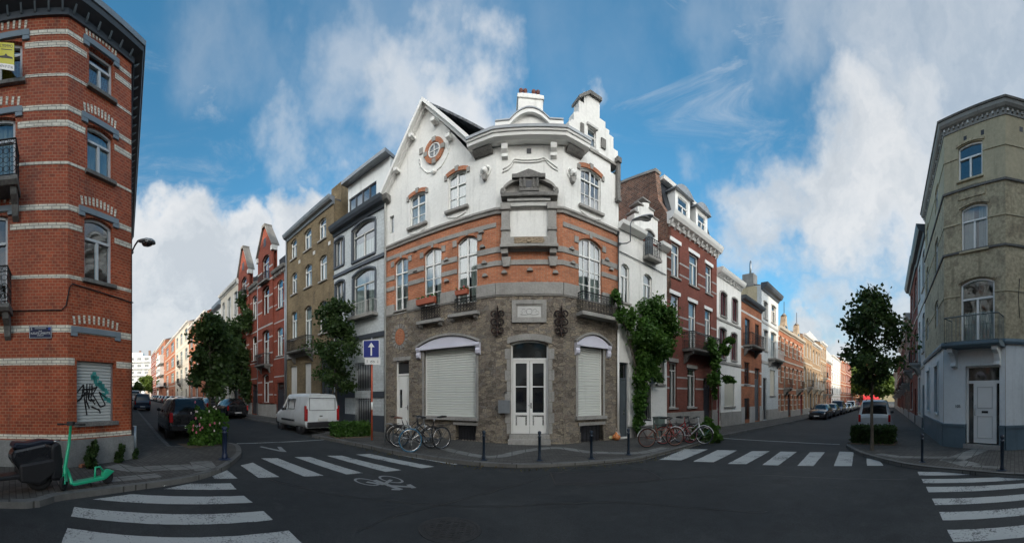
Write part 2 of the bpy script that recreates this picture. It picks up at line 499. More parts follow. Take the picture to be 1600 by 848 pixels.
def leaf_mat(name, c1, c2, tr=0.3):
    m = bpy.data.materials.new(name); m.use_nodes = True
    g = NT(m.node_tree); b = g.n['Principled BSDF']; out = g.n['Material Output']
    tc = g.add('ShaderNodeTexCoord').outputs['Object']
    n = g.noise(tc, 1.3, 4, 0.6); n2 = g.noise(tc, 9.0, 2, 0.5)
    col = g.mix(g.mrange(n.outputs[0], 0.35, 0.65), rgb(*c1), rgb(*c2))
    col = g.mix(1.0, col, g.mrange(n2.outputs[0], 0.3, 0.7, 0.6, 1.45, False), 'MULTIPLY')
    g.set(b, 'Base Color', col)
    b.inputs['Roughness'].default_value = 0.5
    b.inputs['Specular IOR Level'].default_value = 0.35
    t = g.add('ShaderNodeBsdfTranslucent', Color=col)
    mx = g.add('ShaderNodeMixShader', Fac=tr, i1=b.outputs[0], i2=t.outputs[0])
    g.set(out, 'Surface', mx.outputs[0])
    return m

M = {}
M['brick_orange'] = brick_mat('orange brick', (0.50, 0.185, 0.09), (0.37, 0.125, 0.062), (0.36, 0.26, 0.19))
M['brick_red'] = brick_mat('glazed red brick', (0.40, 0.078, 0.027), (0.24, 0.043, 0.017), (0.42, 0.20, 0.11), bw=0.125, ms=0.007, dirt=0.42, var=0.26, spec=0.4, rough=0.6)
M['brick_deep'] = brick_mat('deep red brick', (0.22, 0.065, 0.045), (0.17, 0.05, 0.036), (0.14, 0.09, 0.075))
M['brick_brown'] = brick_mat('old brown brick', (0.27, 0.13, 0.085), (0.10, 0.055, 0.042), (0.26, 0.22, 0.18), dirt=0.45, var=0.4, bw=0.24, bh=0.10, ms=0.014)
M['brick_warm'] = brick_mat('warm orange brick', (0.36, 0.12, 0.055), (0.27, 0.085, 0.042), (0.28, 0.19, 0.13), var=0.25, dirt=0.35)
M['brick_tan'] = brick_mat('tan brick', (0.33, 0.22, 0.125), (0.27, 0.175, 0.10), (0.28, 0.23, 0.17))
M['ochre'] = brick_mat('soot stained ochre brick', (0.215, 0.165, 0.095), (0.16, 0.12, 0.07), (0.14, 0.115, 0.08), bw=0.22, bh=0.075, dirt=0.5, var=0.25)
M['white_brick'] = brick_mat('glazed white brick', (0.80, 0.76, 0.65), (0.66, 0.61, 0.51), (0.30, 0.26, 0.21), bw=0.2, bh=0.072, dirt=0.2, rough=0.5)
M['grey_painted'] = brick_mat('grey painted brick', (0.52, 0.56, 0.575), (0.49, 0.53, 0.545), (0.40, 0.44, 0.46), bw=0.5, bh=0.16, ms=0.008, dirt=0.2, var=0.1)
M['rubble'] = rubble_mat('rubble stone')
M['white'] = mat('white render', (0.79, 0.79, 0.76), 0.8, 0.07, 0.8, bump=0.2, bscale=24, streak=0.34, var2=0.06)
M['white_old'] = mat('aged white paint', (0.56, 0.56, 0.54), 0.7, 0.12, 0.8, bump=0.12, streak=0.3, var2=0.05)
M['cream'] = mat('cream render', (0.47, 0.43, 0.36), 0.75, 0.08, 0.8, streak=0.3)
M['white_gloss'] = mat('white gloss paint', (0.80, 0.80, 0.775), 0.35, 0.03, 2.0)
M['lilac_white'] = mat('pale lilac paint', (0.66, 0.66, 0.75), 0.5, 0.04, 2.0, streak=0.1)
M['bluestone'] = mat('grey bluestone', (0.31, 0.30, 0.28), 0.8, 0.2, 1.2, bump=0.3, bscale=25, streak=0.35, var2=0.15)
M['bluestone_pale'] = mat('pale bluestone', (0.36, 0.36, 0.35), 0.8, 0.16, 1.2, bump=0.2, streak=0.3, var2=0.1)
M['dark_stone'] = mat('sooty stone', (0.17, 0.165, 0.155), 0.85, 0.3, 1.5, bump=0.4, bscale=20, streak=0.4, var2=0.3)
M['tan_stone'] = mat('carved tan stone', (0.34, 0.27, 0.19), 0.85, 0.25, 3.0, bump=0.5, bscale=18, var2=0.2)
M['beige'] = mat('soiled olive render', (0.45, 0.385, 0.26), 0.9, 0.14, 0.7, bump=0.6, bscale=14, streak=0.6, var2=0.3, c2=(0.32, 0.27, 0.185))
M['beige_clean'] = mat('olive render', (0.48, 0.42, 0.29), 0.9, 0.12, 0.6, bump=0.3, bscale=18, streak=0.35, var2=0.1)
M['white_cool'] = mat('cool white paint', (0.74, 0.77, 0.77), 0.7, 0.06, 0.7, streak=0.28, bump=0.15, var2=0.04)
M['blue_grey'] = mat('blue grey paint', (0.11, 0.165, 0.20), 0.6, 0.15, 1.2, streak=0.3)
M['slate_trim'] = mat('slate grey gloss', (0.055, 0.065, 0.08), 0.45, 0.1, 2.0)
M['concrete'] = mat('concrete plinth', (0.235, 0.24, 0.235), 0.9, 0.2, 1.6, bump=0.3, streak=0.5, var2=0.15)
M['grey_lintel'] = mat('painted steel lintel', (0.20, 0.25, 0.29), 0.5, 0.1, 2.0, streak=0.2)
M['glass'] = glass_mat('window glass')
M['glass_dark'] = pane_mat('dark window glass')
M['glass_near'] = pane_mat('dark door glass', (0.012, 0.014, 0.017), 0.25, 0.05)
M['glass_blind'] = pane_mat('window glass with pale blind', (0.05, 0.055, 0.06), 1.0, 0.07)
M['curtain'] = mat('lace curtain', (0.36, 0.39, 0.34), 0.9, 0.12, 3.0)
M['blind'] = mat('cream blind', (0.60, 0.58, 0.50), 0.8, 0.05, 3.0)
M['iron'] = mat('black wrought iron', (0.018, 0.018, 0.02), 0.5, 0.2, 5.0, metal=0.3)
M['rust_iron'] = mat('rusty wrought iron', (0.016, 0.012, 0.011), 0.8, 0.5, 8.0, c2=(0.07, 0.025, 0.012))
M['zinc'] = mat('zinc', (0.26, 0.28, 0.30), 0.45, 0.15, 2.0, metal=0.5, streak=0.2)
M['galv'] = mat('galvanised steel', (0.42, 0.44, 0.45), 0.4, 0.12, 6.0, metal=0.8)
M['slate'] = brick_mat('glazed black roof tile', (0.055, 0.065, 0.082), (0.03, 0.037, 0.048), (0.006, 0.007, 0.009), bw=0.30, bh=0.30, ms=0.05, rough=0.32, bump=1.0, dirt=0.0, spec=0.7)
M['mansard'] = brick_mat('mansard slate', (0.03, 0.034, 0.042), (0.022, 0.026, 0.032), (0.01, 0.011, 0.013), bw=0.2, bh=0.14, ms=0.01, rough=0.5, dirt=0.1)
M['red_tile'] = brick_mat('red roof tile', (0.33, 0.075, 0.04), (0.26, 0.055, 0.032), (0.10, 0.03, 0.02), bw=0.26, bh=0.22, ms=0.03, bump=1.0)
M['asphalt_roof'] = mat('roof felt', (0.09, 0.09, 0.095), 0.9, 0.2)
M['terracotta'] = mat('terracotta pot', (0.16, 0.055, 0.04), 0.6, 0.2, 4.0)
M['planter'] = mat('terracotta planter', (0.36, 0.095, 0.05), 0.7, 0.1, 4.0)
M['wine'] = mat('wine red paint', (0.14, 0.02, 0.035), 0.5, 0.1)
M['door_dark'] = mat('dark painted wood', (0.035, 0.037, 0.045), 0.45, 0.2, 4.0)
M['door_grey'] = mat('slate grey door', (0.085, 0.105, 0.12), 0.45, 0.12, 4.0)
M['rubber'] = mat('black rubber', (0.012, 0.012, 0.013), 0.75, 0.2, 9.0)
M['black_plastic'] = mat('black plastic', (0.016, 0.016, 0.018), 0.5, 0.2, 6.0)
M['bollard'] = mat('dark blue bollard paint', (0.012, 0.024, 0.042), 0.4, 0.2, 5.0)
M['chrome'] = mat('chrome', (0.62, 0.62, 0.62), 0.2, 0.05, 4.0, metal=1.0)
M['trunk'] = mat('tree bark', (0.085, 0.072, 0.055), 0.95, 0.3, 6.0, bump=0.8, bscale=30)
M['leaf_tree'] = leaf_mat('dark maple leaves', (0.030, 0.064, 0.018), (0.058, 0.100, 0.026), .42)
M['leaf_ivy'] = leaf_mat('wisteria leaves', (0.040, 0.105, 0.016), (0.075, 0.165, 0.024))
M['leaf_light'] = leaf_mat('bright green leaves', (0.07, 0.13, 0.02), (0.12, 0.17, 0.03))
M['leaf_bush'] = leaf_mat('hedge leaves', (0.04, 0.10, 0.018), (0.07, 0.15, 0.025))
M['soil'] = mat('dry soil', (0.12, 0.09, 0.06), 1.0, 0.3, 6.0, bump=0.8)
M['flower'] = mat('pink petals', (0.62, 0.16, 0.24), 0.6, 0.25, 20.0)
M['flower_red'] = mat('red geranium petals', (0.55, 0.04, 0.05), 0.6, 0.2, 20.0)
M['flower_white'] = mat('white petals', (0.7, 0.62, 0.62), 0.6, 0.1, 20.0)
# ------------------------------------------------------------------ walls and openings
def arc(u0, u1, zs, rise, n=10):
    c, w = (u0 + u1) / 2, (u1 - u0) / 2
    return [(u0 + (u1 - u0) * k / n, zs + rise * (1 - ((u0 + (u1 - u0) * k / n - c) / w) ** 2)) for k in range(n + 1)]
def wallseg(mb, f, u0, u1, z0, z1, holes, depth=0.2, o=0.0):
    """one sheet of wall with true openings and their reveals; holes (u0,u1,z0,z1,rise)"""
    hs = [h for h in holes if h[0] < u1 and h[1] > u0 and h[2] < z1 and h[3] > z0]
    us = sorted({u0, u1, *[max(u0, min(u1, h[k])) for h in hs for k in (0, 1)]})
    zs = sorted({z0, z1, *[max(z0, min(z1, h[k])) for h in hs for k in (2, 3)]})
    for a, b in zip(us, us[1:]):
        for c, d in zip(zs, zs[1:]):
            if b - a < 1e-5 or d - c < 1e-5: continue
            mu, mz = (a + b) / 2, (c + d) / 2
            if any(h[0] < mu < h[1] and h[2] < mz < h[3] for h in hs): continue
            mb.poly([f.pt(a, o, c), f.pt(b, o, c), f.pt(b, o, d), f.pt(a, o, d)])
    for h in hs:
        a, b, c, d, rise = h
        cz, dz = max(c, z0), min(d, z1)
        spring = d - rise
        if min(dz, spring) > cz:
            mb.poly([f.pt(a, o, cz), f.pt(a, o, min(dz, spring)), f.pt(a, -depth, min(dz, spring)), f.pt(a, -depth, cz)])
            mb.poly([f.pt(b, o, cz), f.pt(b, -depth, cz), f.pt(b, -depth, min(dz, spring)), f.pt(b, o, min(dz, spring))])
        if c >= z0: mb.poly([f.pt(a, o, c), f.pt(a, -depth, c), f.pt(b, -depth, c), f.pt(b, o, c)])
        if d <= z1 + 1e-6:
            if rise > 0:
                A = arc(a, b, spring, rise)
                for (p, q), (r, t) in zip(A, A[1:]):
                    mb.poly([f.pt(p, o, q), f.pt(r, o, t), f.pt(r, -depth, t), f.pt(p, -depth, q)])
                mid = len(A) // 2
                for k in range(mid): mb.poly([f.pt(A[k][0], o, A[k][1]), f.pt(A[k + 1][0], o, A[k + 1][1]), f.pt(a, o, d)])
                for k in range(mid, len(A) - 1): mb.poly([f.pt(A[k][0], o, A[k][1]), f.pt(A[k + 1][0], o, A[k + 1][1]), f.pt(b, o, d)])
            else:
                mb.poly([f.pt(a, o, d), f.pt(b, o, d), f.pt(b, -depth, d), f.pt(a, -depth, d)])
def band(mb, f, u0, u1, z0, z1, o0, o1, holes=(), gap=0.0):
    """a course proud of the wall, broken where an opening crosses it"""
    cuts = sorted((h[0] - gap, h[1] + gap) for h in holes if h[2] < z1 - 0.01 and h[3] > z0 + 0.01 and h[1] > u0 and h[0] < u1)
    a = u0
    for c0, c1 in cuts:
        if c0 > a + 0.01: mb.box(f.pt, a, c0, o0, o1, z0, z1)
        a = max(a, c1)
    if a < u1 - 0.01: mb.box(f.pt, a, u1, o0, o1, z0, z1)
def arch_strip(mb, f, u0, u1, spring, rise, th, o0, o1, n=12, ext=0.0):
    """a segmental band of thickness th over an arc"""
    A = arc(u0 - ext, u1 + ext, spring, rise, n)
    for (p, q), (r, t) in zip(A, A[1:]):
        mb.prism(f.pt, [(p, q), (r, t), (r, t + th), (p, q + th)], o0, o1)
def window(f, hole, parent, frame_m, depth=0.16, fw=0.06, nx=2, transom=0.0, bars=(), pane_m=None, curtain=0, near=True, name='window', tilt=False, vx=()):
    a, b, c, d, rise = hole
    spring = d - rise; o0, o1 = -depth, -depth + 0.06
    mb = MB()
    mb.box(f.pt, a, a + fw, o0, o1, c, spring); mb.box(f.pt, b - fw, b, o0, o1, c, spring); mb.box(f.pt, a + fw, b - fw, o0, o1, c, c + fw)
    if rise > 0:
        for (p, q), (r, t) in zip(arc(a, b, spring, rise, 8), arc(a, b, spring, rise, 8)[1:]):
            mb.prism(f.pt, [(p, q - fw), (r, t - fw), (r, t), (p, q)], o0, o1)
    else: mb.box(f.pt, a + fw, b - fw, o0, o1, d - fw, d)
    zt = c + (d - c) * transom if transom else spring
    def top(u): return spring - fw * 0.5 + rise * (1 - ((u - (a + b) / 2) / ((b - a) / 2)) ** 2)
    for k in range(1, nx):
        u = a + (b - a) * k / nx
        mb.box(f.pt, u - fw * 0.6, u + fw * 0.6, o0, o1 + 0.012, c + fw, top(u) if not transom or bars else zt)
    for u_ in vx:
        u = a + (b - a) * u_; mb.box(f.pt, u - 0.012, u + 0.012, o0 + .01, o1 - .01, c + fw, top(u))
    if transom: mb.box(f.pt, a + fw, b - fw, o0, o1 + 0.02, zt - fw * 0.5, zt + fw * 0.5)
    for t in bars:
        z = c + (d - c) * t; mb.box(f.pt, a + fw, b - fw, o0 + 0.01, o1 - 0.008, z - 0.014, z + 0.014)
    w = mb.build(name, frame_m, parent)
    pts = [(a + fw * .5, c + fw * .5), (b - fw * .5, c + fw * .5)]
    pts += [(u, z - fw * .5) for u, z in reversed(arc(a + fw * .5, b - fw * .5, spring, rise, 8))] if rise else [(b - fw * .5, d - fw * .5), (a + fw * .5, d - fw * .5)]
    MB().poly([f.pt(u, o0 + 0.028, z) for u, z in pts]).build('pane', pane_m or (M['glass'] if near else M['glass_dark']), w, recalc=False)
    if curtain and near:
        cm = MB()
        def sheet(x0, x1, zb, zt_):
            n = max(8, int((x1 - x0) / 0.035)); ph = random.uniform(0, 6)
            P = [(x0 + (x1 - x0) * k / n, -depth - 0.10 + 0.022 * sin(k * 1.9 + ph) + 0.012 * sin(k * 0.7)) for k in range(n + 1)]
            for (p, o), (q, r) in zip(P, P[1:]):
                cm.poly([f.pt(p, o, zb), f.pt(q, r, zb), f.pt(q, r, zt_), f.pt(p, o, zt_)], True)
        if curtain == 1: sheet(a + 0.02, b - 0.02, c + 0.02, d)
        elif curtain == 2:
            m = (b - a) * 0.42; sheet(a, a + m, c + 0.02, d); sheet(b - m, b, c + 0.02, d)
        elif curtain == 3: sheet(a + 0.02, b - 0.02, c + (d - c) * 0.02, c + (d - c) * 0.52)
        elif curtain == 4: sheet(a + 0.02, b - 0.02, c + (d - c) * 0.6, d)
        cm.build('curtain', M['curtain'], w, recalc=False)
    return w
def shutter(f, hole, parent, m, depth=0.12, pitch=0.06, name='roller_shutter'):
    a, b, c, d, rise = hole
    mb = MB(); z = c
    prof = []
    while z < d - 1e-4:
        z2 = min(z + pitch, d)
        prof += [(-depth - .006, z), (-depth + 0.024, z + pitch * .16), (-depth + 0.020, z2 - pitch * .3), (-depth - .006, z2 - 0.001)]
        z = z2
    for (o, z), (o2, z2) in zip(prof, prof[1:]):
        mb.poly([f.pt(a, o, z), f.pt(b, o, z), f.pt(b, o2, z2), f.pt(a, o2, z2)])
    s = mb.build(name, m, parent, recalc=False)
    g = MB(); g.box(f.pt, a, a + 0.05, -depth - .01, -depth + 0.04, c, d); g.box(f.pt, b - 0.05, b, -depth - .01, -depth + 0.04, c, d)
    g.build('guide_rail', M['white_gloss'] if m == M['shutter'] else M['galv'], s)
    return s
def sill(f, a, b, z, parent, m, out=0.10, th=0.09, ext=0.08, inn=-0.1):
    return MB().box(f.pt, a - ext, b + ext, inn, out, z - th, z + 0.01).build('sill', m, parent, bevel=0.008)
def railing(f, u0, u1, z0, z1, o, parent, m, style='bars', sides=True, o_in=0.0, name='railing', step=0.11, r=0.009):
    mb = MB()
    runs = [((u0, o), (u1, o))]
    if sides: runs += [((u0, o_in), (u0, o)), ((u1, o_in), (u1, o))]
    for (a, oa), (b, ob) in runs:
        mb.tube([f.pt(a, oa, z1), f.pt(b, ob, z1)], r * 1.9, 6); mb.tube([f.pt(a, oa, z0 + 0.05), f.pt(b, ob, z0 + 0.05)], r * 1.3, 5)
        ln = hypot(b - a, ob - oa); n = max(1, int(round(ln / step)))
        if style != 'bars': mb.tube([f.pt(a, oa, z1 - 0.12), f.pt(b, ob, z1 - 0.12)], r * 1.1, 5)
        for k in range(n + 1):
            t = k / n; u, q = a + (b - a) * t, oa + (ob - oa) * t
            mb.tube([f.pt(u, q, z0), f.pt(u, q, z1)], r, 4)
        if style == 'scroll':
            hh = z1 - 0.12 - z0 - 0.05
            for k in range(n):
                t = (k + 0.5) / n; u, q = a + (b - a) * t, oa + (ob - oa) * t
                ax = Vector((f.n.x, f.n.y, 0)) if abs(b - a) > abs(ob - oa) else Vector((f.e.x, f.e.y, 0))
                R = min(ln / n * 0.46, hh * 0.14)
                for j in range(3):
                    mb.ring(f.pt(u, q, z0 + 0.05 + hh * (0.2 + 0.3 * j)), ax, R, r * 0.8, 10, 4)
                mb.ring(f.pt(u, q, z1 - 0.06), ax, 0.045, r * 0.8, 8, 4)
    return mb.build(name, m, parent, recalc=False)
def balcony(f, u0, u1, z, parent, slab_m, rail_m, out=0.6, h=0.85, style='scroll', brackets=True, th=0.14, bm=None):
    b = MB().prism_u(f.pt, [(0.0, z), (out, z), (out, z - th * .5), (out - .06, z - th), (0.0, z - th)], u0, u1).build('balcony', slab_m, parent)
    railing(f, u0 + 0.04, u1 - 0.04, z, z + h, out - 0.05, b, rail_m, style)
    if brackets:
        for u in (u0 + 0.12, u1 - 0.26):
            MB().prism_u(f.pt, [(0.002, z - th), (out * 0.85, z - th), (out * 0.8, z - th - 0.14), (out * 0.45, z - th - 0.22), (out * 0.22, z - th - 0.5), (0.002, z - th - 0.62)],
                         u, u + 0.14).build('bracket', bm or slab_m, b)
    return b
def door(f, hole, parent, m, depth=0.16, transom=0.78, leaves=1, glazed=False, panels=2, handle=True, name='door'):
    a, b, c, d, rise = hole
    o0, o1 = -depth, -depth + 0.05; mb = MB(); fw = 0.06
    spring = d - rise; zt = c + (d - c) * transom if transom else d
    mb.box(f.pt, a, a + fw, o0, o1 + .02, c, spring); mb.box(f.pt, b - fw, b, o0, o1 + .02, c, spring)
    if rise:
        for (p, q), (r, t) in zip(arc(a, b, spring, rise, 8), arc(a, b, spring, rise, 8)[1:]): mb.prism(f.pt, [(p, q - fw), (r, t - fw), (r, t), (p, q)], o0, o1 + .02)
    else: mb.box(f.pt, a + fw, b - fw, o0, o1 + .02, d - fw, d)
    if transom: mb.box(f.pt, a + fw, b - fw, o0, o1 + .02, zt - .04, zt + .04)
    W = (b - a - 2 * fw) / leaves
    for k in range(leaves):
        x0 = a + fw + W * k + .006; x1 = x0 + W - .012
        top = zt - .045 if transom else d - fw - .005
        st = min(.10, W * .18)
        if glazed:
            zl = c + (top - c) * 0.27
            mb.box(f.pt, x0, x0 + st, o0, o1, c, top); mb.box(f.pt, x1 - st, x1, o0, o1, c, top)
            mb.box(f.pt, x0 + st, x1 - st, o0, o1, top - st, top); mb.box(f.pt, x0 + st, x1 - st, o0, o1, c, c + .1)
            mb.box(f.pt, x0 + st, x1 - st, o0, o1, zl - .05, zl + .05)
            mb.box(f.pt, x0 + st, x1 - st, o0, o1 - .03, c + .1, zl - .05)
            zm = (zl + top) / 2 + .02; mb.box(f.pt, x0 + st, x1 - st, o0, o1 - .01, zm - .018, zm + .018)
            mb.box(f.pt, x0 + st + .05, x1 - st - .05, o0, o1 - .012, c + .16, zl - .11)
        else:
            mb.box(f.pt, x0, x1, o0, o1 - .015, c, top)
            hh = (top - c) / panels
            for j in range(panels):
                mb.box(f.pt, x0 + st, x1 - st, o1 - .016, o1, c + hh * j + .12, c + hh * (j + 1) - .08)
                mb.box(f.pt, x0 + st + .04, x1 - st - .04, o1 - .001, o1 + .008, c + hh * j + .16, c + hh * (j + 1) - .12)
    dd = mb.build(name, m, parent)
    pm = MB()
    if transom:
        pts = [(a + fw, zt + .03), (b - fw, zt + .03)] + ([(u, z - fw * .5) for u, z in reversed(arc(a + fw, b - fw, spring, rise, 8))] if rise else [(b - fw, d - fw), (a + fw, d - fw)])
        pm.poly([f.pt(u, o0 + .02, z) for u, z in pts])
    if glazed: pm.poly([f.pt(u, o0 + .02, z) for u, z in ((a + fw, c + .3), (b - fw, c + .3), (b - fw, zt - .06), (a + fw, zt - .06))])
    if pm.v: pm.build('pane', M['glass_near'], dd, recalc=False)
    if handle:
        u = b - fw - .09 if leaves == 1 else (a + b) / 2 + .05
        MB().box(f.pt, u - .018, u + .018, o1, o1 + .012, c + .92, c + 1.12).tube([f.pt(u, o1, c + 1.02), f.pt(u, o1 + .05, c + 1.02), f.pt(u - .11, o1 + .05, c + 1.02)], .010, 6).build('handle', M['chrome'], dd)
    return dd
def shell(mb, f, depth, z0, z1, gable=0.0):
    """side, back and lid of a house behind its facade"""
    e = .006; L = f.L
    for u in (e, L - e): mb.poly([f.pt(u, 0, z0), f.pt(u, -depth, z0), f.pt(u, -depth, z1), f.pt(u, 0, z1)])
    mb.poly([f.pt(e, -depth, z0), f.pt(L - e, -depth, z0), f.pt(L - e, -depth, z1), f.pt(e, -depth, z1)])
def pitched(f, z, depth, rise, parent, m, wall_m=None, u0=0.0, u1=None, front=0.0, name='roof'):
    """ridge parallel to the street"""
    u1 = f.L if u1 is None else u1
    r = MB().prism_u(f.pt, [(front, z), (-depth / 2, z + rise), (-depth, z), (-depth, z - .1), (front, z - .1)], u0 + .01, u1 - .01)
    return r.build(name, m, parent)
def text_mesh(body, size, f, u, z, o, parent, m, ext=0.004, align='CENTER', name='lettering', maxw=None, tilt=None):
    cu = bpy.data.curves.new(name, 'FONT'); cu.body = body; cu.size = size; cu.extrude = ext; cu.align_x = align; cu.align_y = 'CENTER'
    tmp = bpy.data.objects.new('tmp', cu); COL.objects.link(tmp)
    dg = bpy.context.evaluated_depsgraph_get(); me = bpy.data.meshes.new_from_object(tmp.evaluated_get(dg))
    bpy.data.objects.remove(tmp)
    xs = [v.co.x for v in me.vertices]; s_ = 1.0
    if maxw and xs and max(xs) - min(xs) > maxw: s_ = maxw / (max(xs) - min(xs))
    mb = MB()
    for p in me.polygons: mb.poly([f.pt(u + me.vertices[i].co.x * s_, o + me.vertices[i].co.z, z + me.vertices[i].co.y) for i in p.vertices])
    bpy.data.meshes.remove(me)
    return mb.build(name, m, parent, recalc=False)
def interior(f, holes, parent, depth=1.6, m=None):
    pass
# ------------------------------------------------------------------ plan of the crossing
AZL, AZR = radians(-69.5), radians(67.0)
EL, ER = Vector((sin(AZL), cos(AZL))), Vector((sin(AZR), cos(AZR)))        # directions up the left and the right street
NL, NR = Vector((-cos(AZL), sin(AZL))), Vector((cos(AZR), -sin(AZR)))      # from the row of houses towards the roadway
C1 = Vector((-0.58, 11.58)); C2 = Vector((1.84, 11.38))
lineL = Facet(C1 + EL * 10, C1); lineR = Facet(C2, C2 + ER * 10)
def pL(t, o=0.0): q = C1 + EL * t + NL * o; return Vector((q.x, q.y))
def pR(t, o=0.0): q = C2 + ER * t + NR * o; return Vector((q.x, q.y))
def tL(px): return 10 - lineL.u(px)
def tR(px): return lineR.u(px)
PAV = 0.10
def asphalt_mat():
    m, g, b = new_mat('asphalt')
    tc = g.add('ShaderNodeTexCoord').outputs['Object']
    n1 = g.noise(tc, 0.35, 6, 0.6); n2 = g.noise(tc, 55.0, 3, 0.7); n3 = g.noise(tc, 3.5, 6, 0.7)
    col = g.mix(g.mrange(n1.outputs[0], 0.35, 0.65), rgb(0.022, 0.025, 0.027), rgb(0.034, 0.037, 0.038))
    col = g.mix(1.0, col, g.mrange(n2.outputs[0], 0.25, 0.75, 0.55, 1.5, False), 'MULTIPLY')
    col = g.mix(1.0, col, g.mrange(n3.outputs[0], 0.3, 0.7, 0.84, 1.18, False), 'MULTIPLY')
    n6 = g.noise(tc, 1.1, 7, 0.7)
    col = g.mix(g.mrange(n6.outputs[0], 0.54, 0.66, 0, .55), col, rgb(0.016, 0.017, 0.018))
    col = g.mix(g.mrange(n6.outputs[0], 0.44, 0.34, 0, .4), col, rgb(0.052, 0.054, 0.054))
    # tar filled cracks
    nz = g.noise(tc, 0.8, 4, 0.6)
    off = g.add('ShaderNodeVectorMath', {'operation': 'SCALE'}, i0=nz.outputs['Color'], Scale=1.4)
    w = g.add('ShaderNodeVectorMath', {'operation': 'ADD'}, i0=tc, i1=off)
    vo = g.add('ShaderNodeTexVoronoi', {'feature': 'DISTANCE_TO_EDGE'}, Vector=w.outputs[0], Scale=0.22)
    ck = g.math('MULTIPLY', g.mrange(vo.outputs['Distance'], 0.004, 0.0), g.mrange(n3.outputs[0], 0.45, 0.6))
    col = g.mix(g.math('MULTIPLY', ck, 0.7), col, rgb(0.018, 0.018, 0.019))
    g.set(b, 'Base Color', col); b.inputs['Roughness'].default_value = 0.82
    b.inputs['Specular IOR Level'].default_value = 0.35
    h = g.math('ADD', g.math('MULTIPLY', n2.outputs[0], 0.6), g.math('MULTIPLY', n3.outputs[0], 0.4))
    g.set(b, 'Normal', g.add('ShaderNodeBump', Strength=0.5, Distance=0.01, Height=h).outputs[0])
    return m
def paint_mat(name, c=(0.40, 0.415, 0.405), wear=0.505):
    m, g, b = new_mat(name)
    tc = g.add('ShaderNodeTexCoord').outputs['Object']
    n = g.noise(tc, 30.0, 5, 0.75); n1 = g.noise(tc, 1.6, 5, 0.65)
    k = g.math('ADD', g.math('MULTIPLY', n.outputs[0], 0.55), g.math('MULTIPLY', n1.outputs[0], 0.45))
    col = g.mix(g.mrange(k, wear, wear + 0.10), rgb(*c), rgb(0.075, 0.078, 0.078))
    col = g.mix(1.0, col, g.mrange(n1.outputs[0], 0.3, 0.7, 0.86, 1.08, False), 'MULTIPLY')
    g.set(b, 'Base Color', col); b.inputs['Roughness'].default_value = 0.75
    return m
M['asphalt'] = asphalt_mat()
M['road_paint'] = paint_mat('road paint')
M['paint_thin'] = paint_mat('worn road paint', (0.26, 0.27, 0.27), 0.51)
M['paver'] = brick_mat('concrete pavers', (0.095, 0.09, 0.083), (0.07, 0.066, 0.061), (0.035, 0.033, 0.03), bw=0.22, bh=0.11, ms=0.008, dirt=0.35, var=0.22)
M['slab'] = brick_mat('pale paving slabs', (0.20, 0.20, 0.19), (0.16, 0.16, 0.15), (0.05, 0.05, 0.045), bw=0.42, bh=0.42, ms=0.012, dirt=0.25, offset=0.0)
M['kerb'] = brick_mat('kerb stone', (0.14, 0.14, 0.135), (0.115, 0.115, 0.11), (0.06, 0.06, 0.055), bw=1.0, bh=5.0, ms=0.02, dirt=0.35)
M['shutter'] = mat('off white shutter', (0.66, 0.68, 0.64), 0.5, 0.03, 1.0, streak=0.12)

def structure(o): return tag(o, kind='structure')
big = [(-900, -900), (900, -900), (900, 900), (-900, 900)]
g_ = MB(); N_ = 12
for i in range(N_):
    for j in range(N_):
        x0, x1 = -900 + 1800 * i / N_, -900 + 1800 * (i + 1) / N_; y0, y1 = -900 + 1800 * j / N_, -900 + 1800 * (j + 1) / N_
        g_.poly([(x0, y0, gz(x0)), (x1, y0, gz(x1)), (x1, y1, gz(x1)), (x0, y1, gz(x0))])
structure(g_.build('road', M['asphalt'], recalc=False))

def smooth_line(P, n=6):
    """Catmull-Rom through plan points"""
    P = [Vector(p[:2]) for p in P]; out = []
    for k in range(len(P) - 1):
        p0, p1, p2, p3 = P[max(k - 1, 0)], P[k], P[k + 1], P[min(k + 2, len(P) - 1)]
        for j in range(n):
            t = j / n
            out.append(0.5 * ((2 * p1) + (p2 - p0) * t + (2 * p0 - 5 * p1 + 4 * p2 - p3) * t * t + (3 * p1 - p0 - 3 * p2 + p3) * t ** 3))
    out.append(P[-1]); return out
def offset_line(P, d):
    out = []
    for k, p in enumerate(P):
        e = (P[min(k + 1, len(P) - 1)] - P[max(k - 1, 0)]).normalized()
        out.append(p + Vector((-e.y, e.x)) * d)
    return out
def pavement(name, kerb, back, extra=()):
    """kerb walked with the pavement on its left"""
    inner = offset_line(kerb, 0.15)
    body = [*inner, *[Vector(p[:2]) for p in back]]
    mb = MB(); mb.slab(body, -0.3, PAV)
    structure(mb.build('pavement', M['paver']))
    k = MB()
    for a, b, c, d in zip(kerb, kerb[1:], inner[1:], inner):
        k.poly([(a.x, a.y, gz(a.x) + PAV + .004), (b.x, b.y, gz(b.x) + PAV + .004), (c.x, c.y, gz(c.x) + PAV + .004), (d.x, d.y, gz(d.x) + PAV + .004)])
        k.poly([(a.x, a.y, gz(a.x) - .1), (b.x, b.y, gz(b.x) - .1), (b.x, b.y, gz(b.x) + PAV + .004), (a.x, a.y, gz(a.x) + PAV + .004)])
        k.poly([(d.x, d.y, gz(d.x) + PAV - .05), (c.x, c.y, gz(c.x) + PAV - .05), (c.x, c.y, gz(c.x) + PAV + .004), (d.x, d.y, gz(d.x) + PAV + .004)])
    structure(k.build('kerb', M['kerb'], recalc=False))
def P2(*pp, h=PAV): return [gp(x, y, h).to_2d() for x, y in pp]
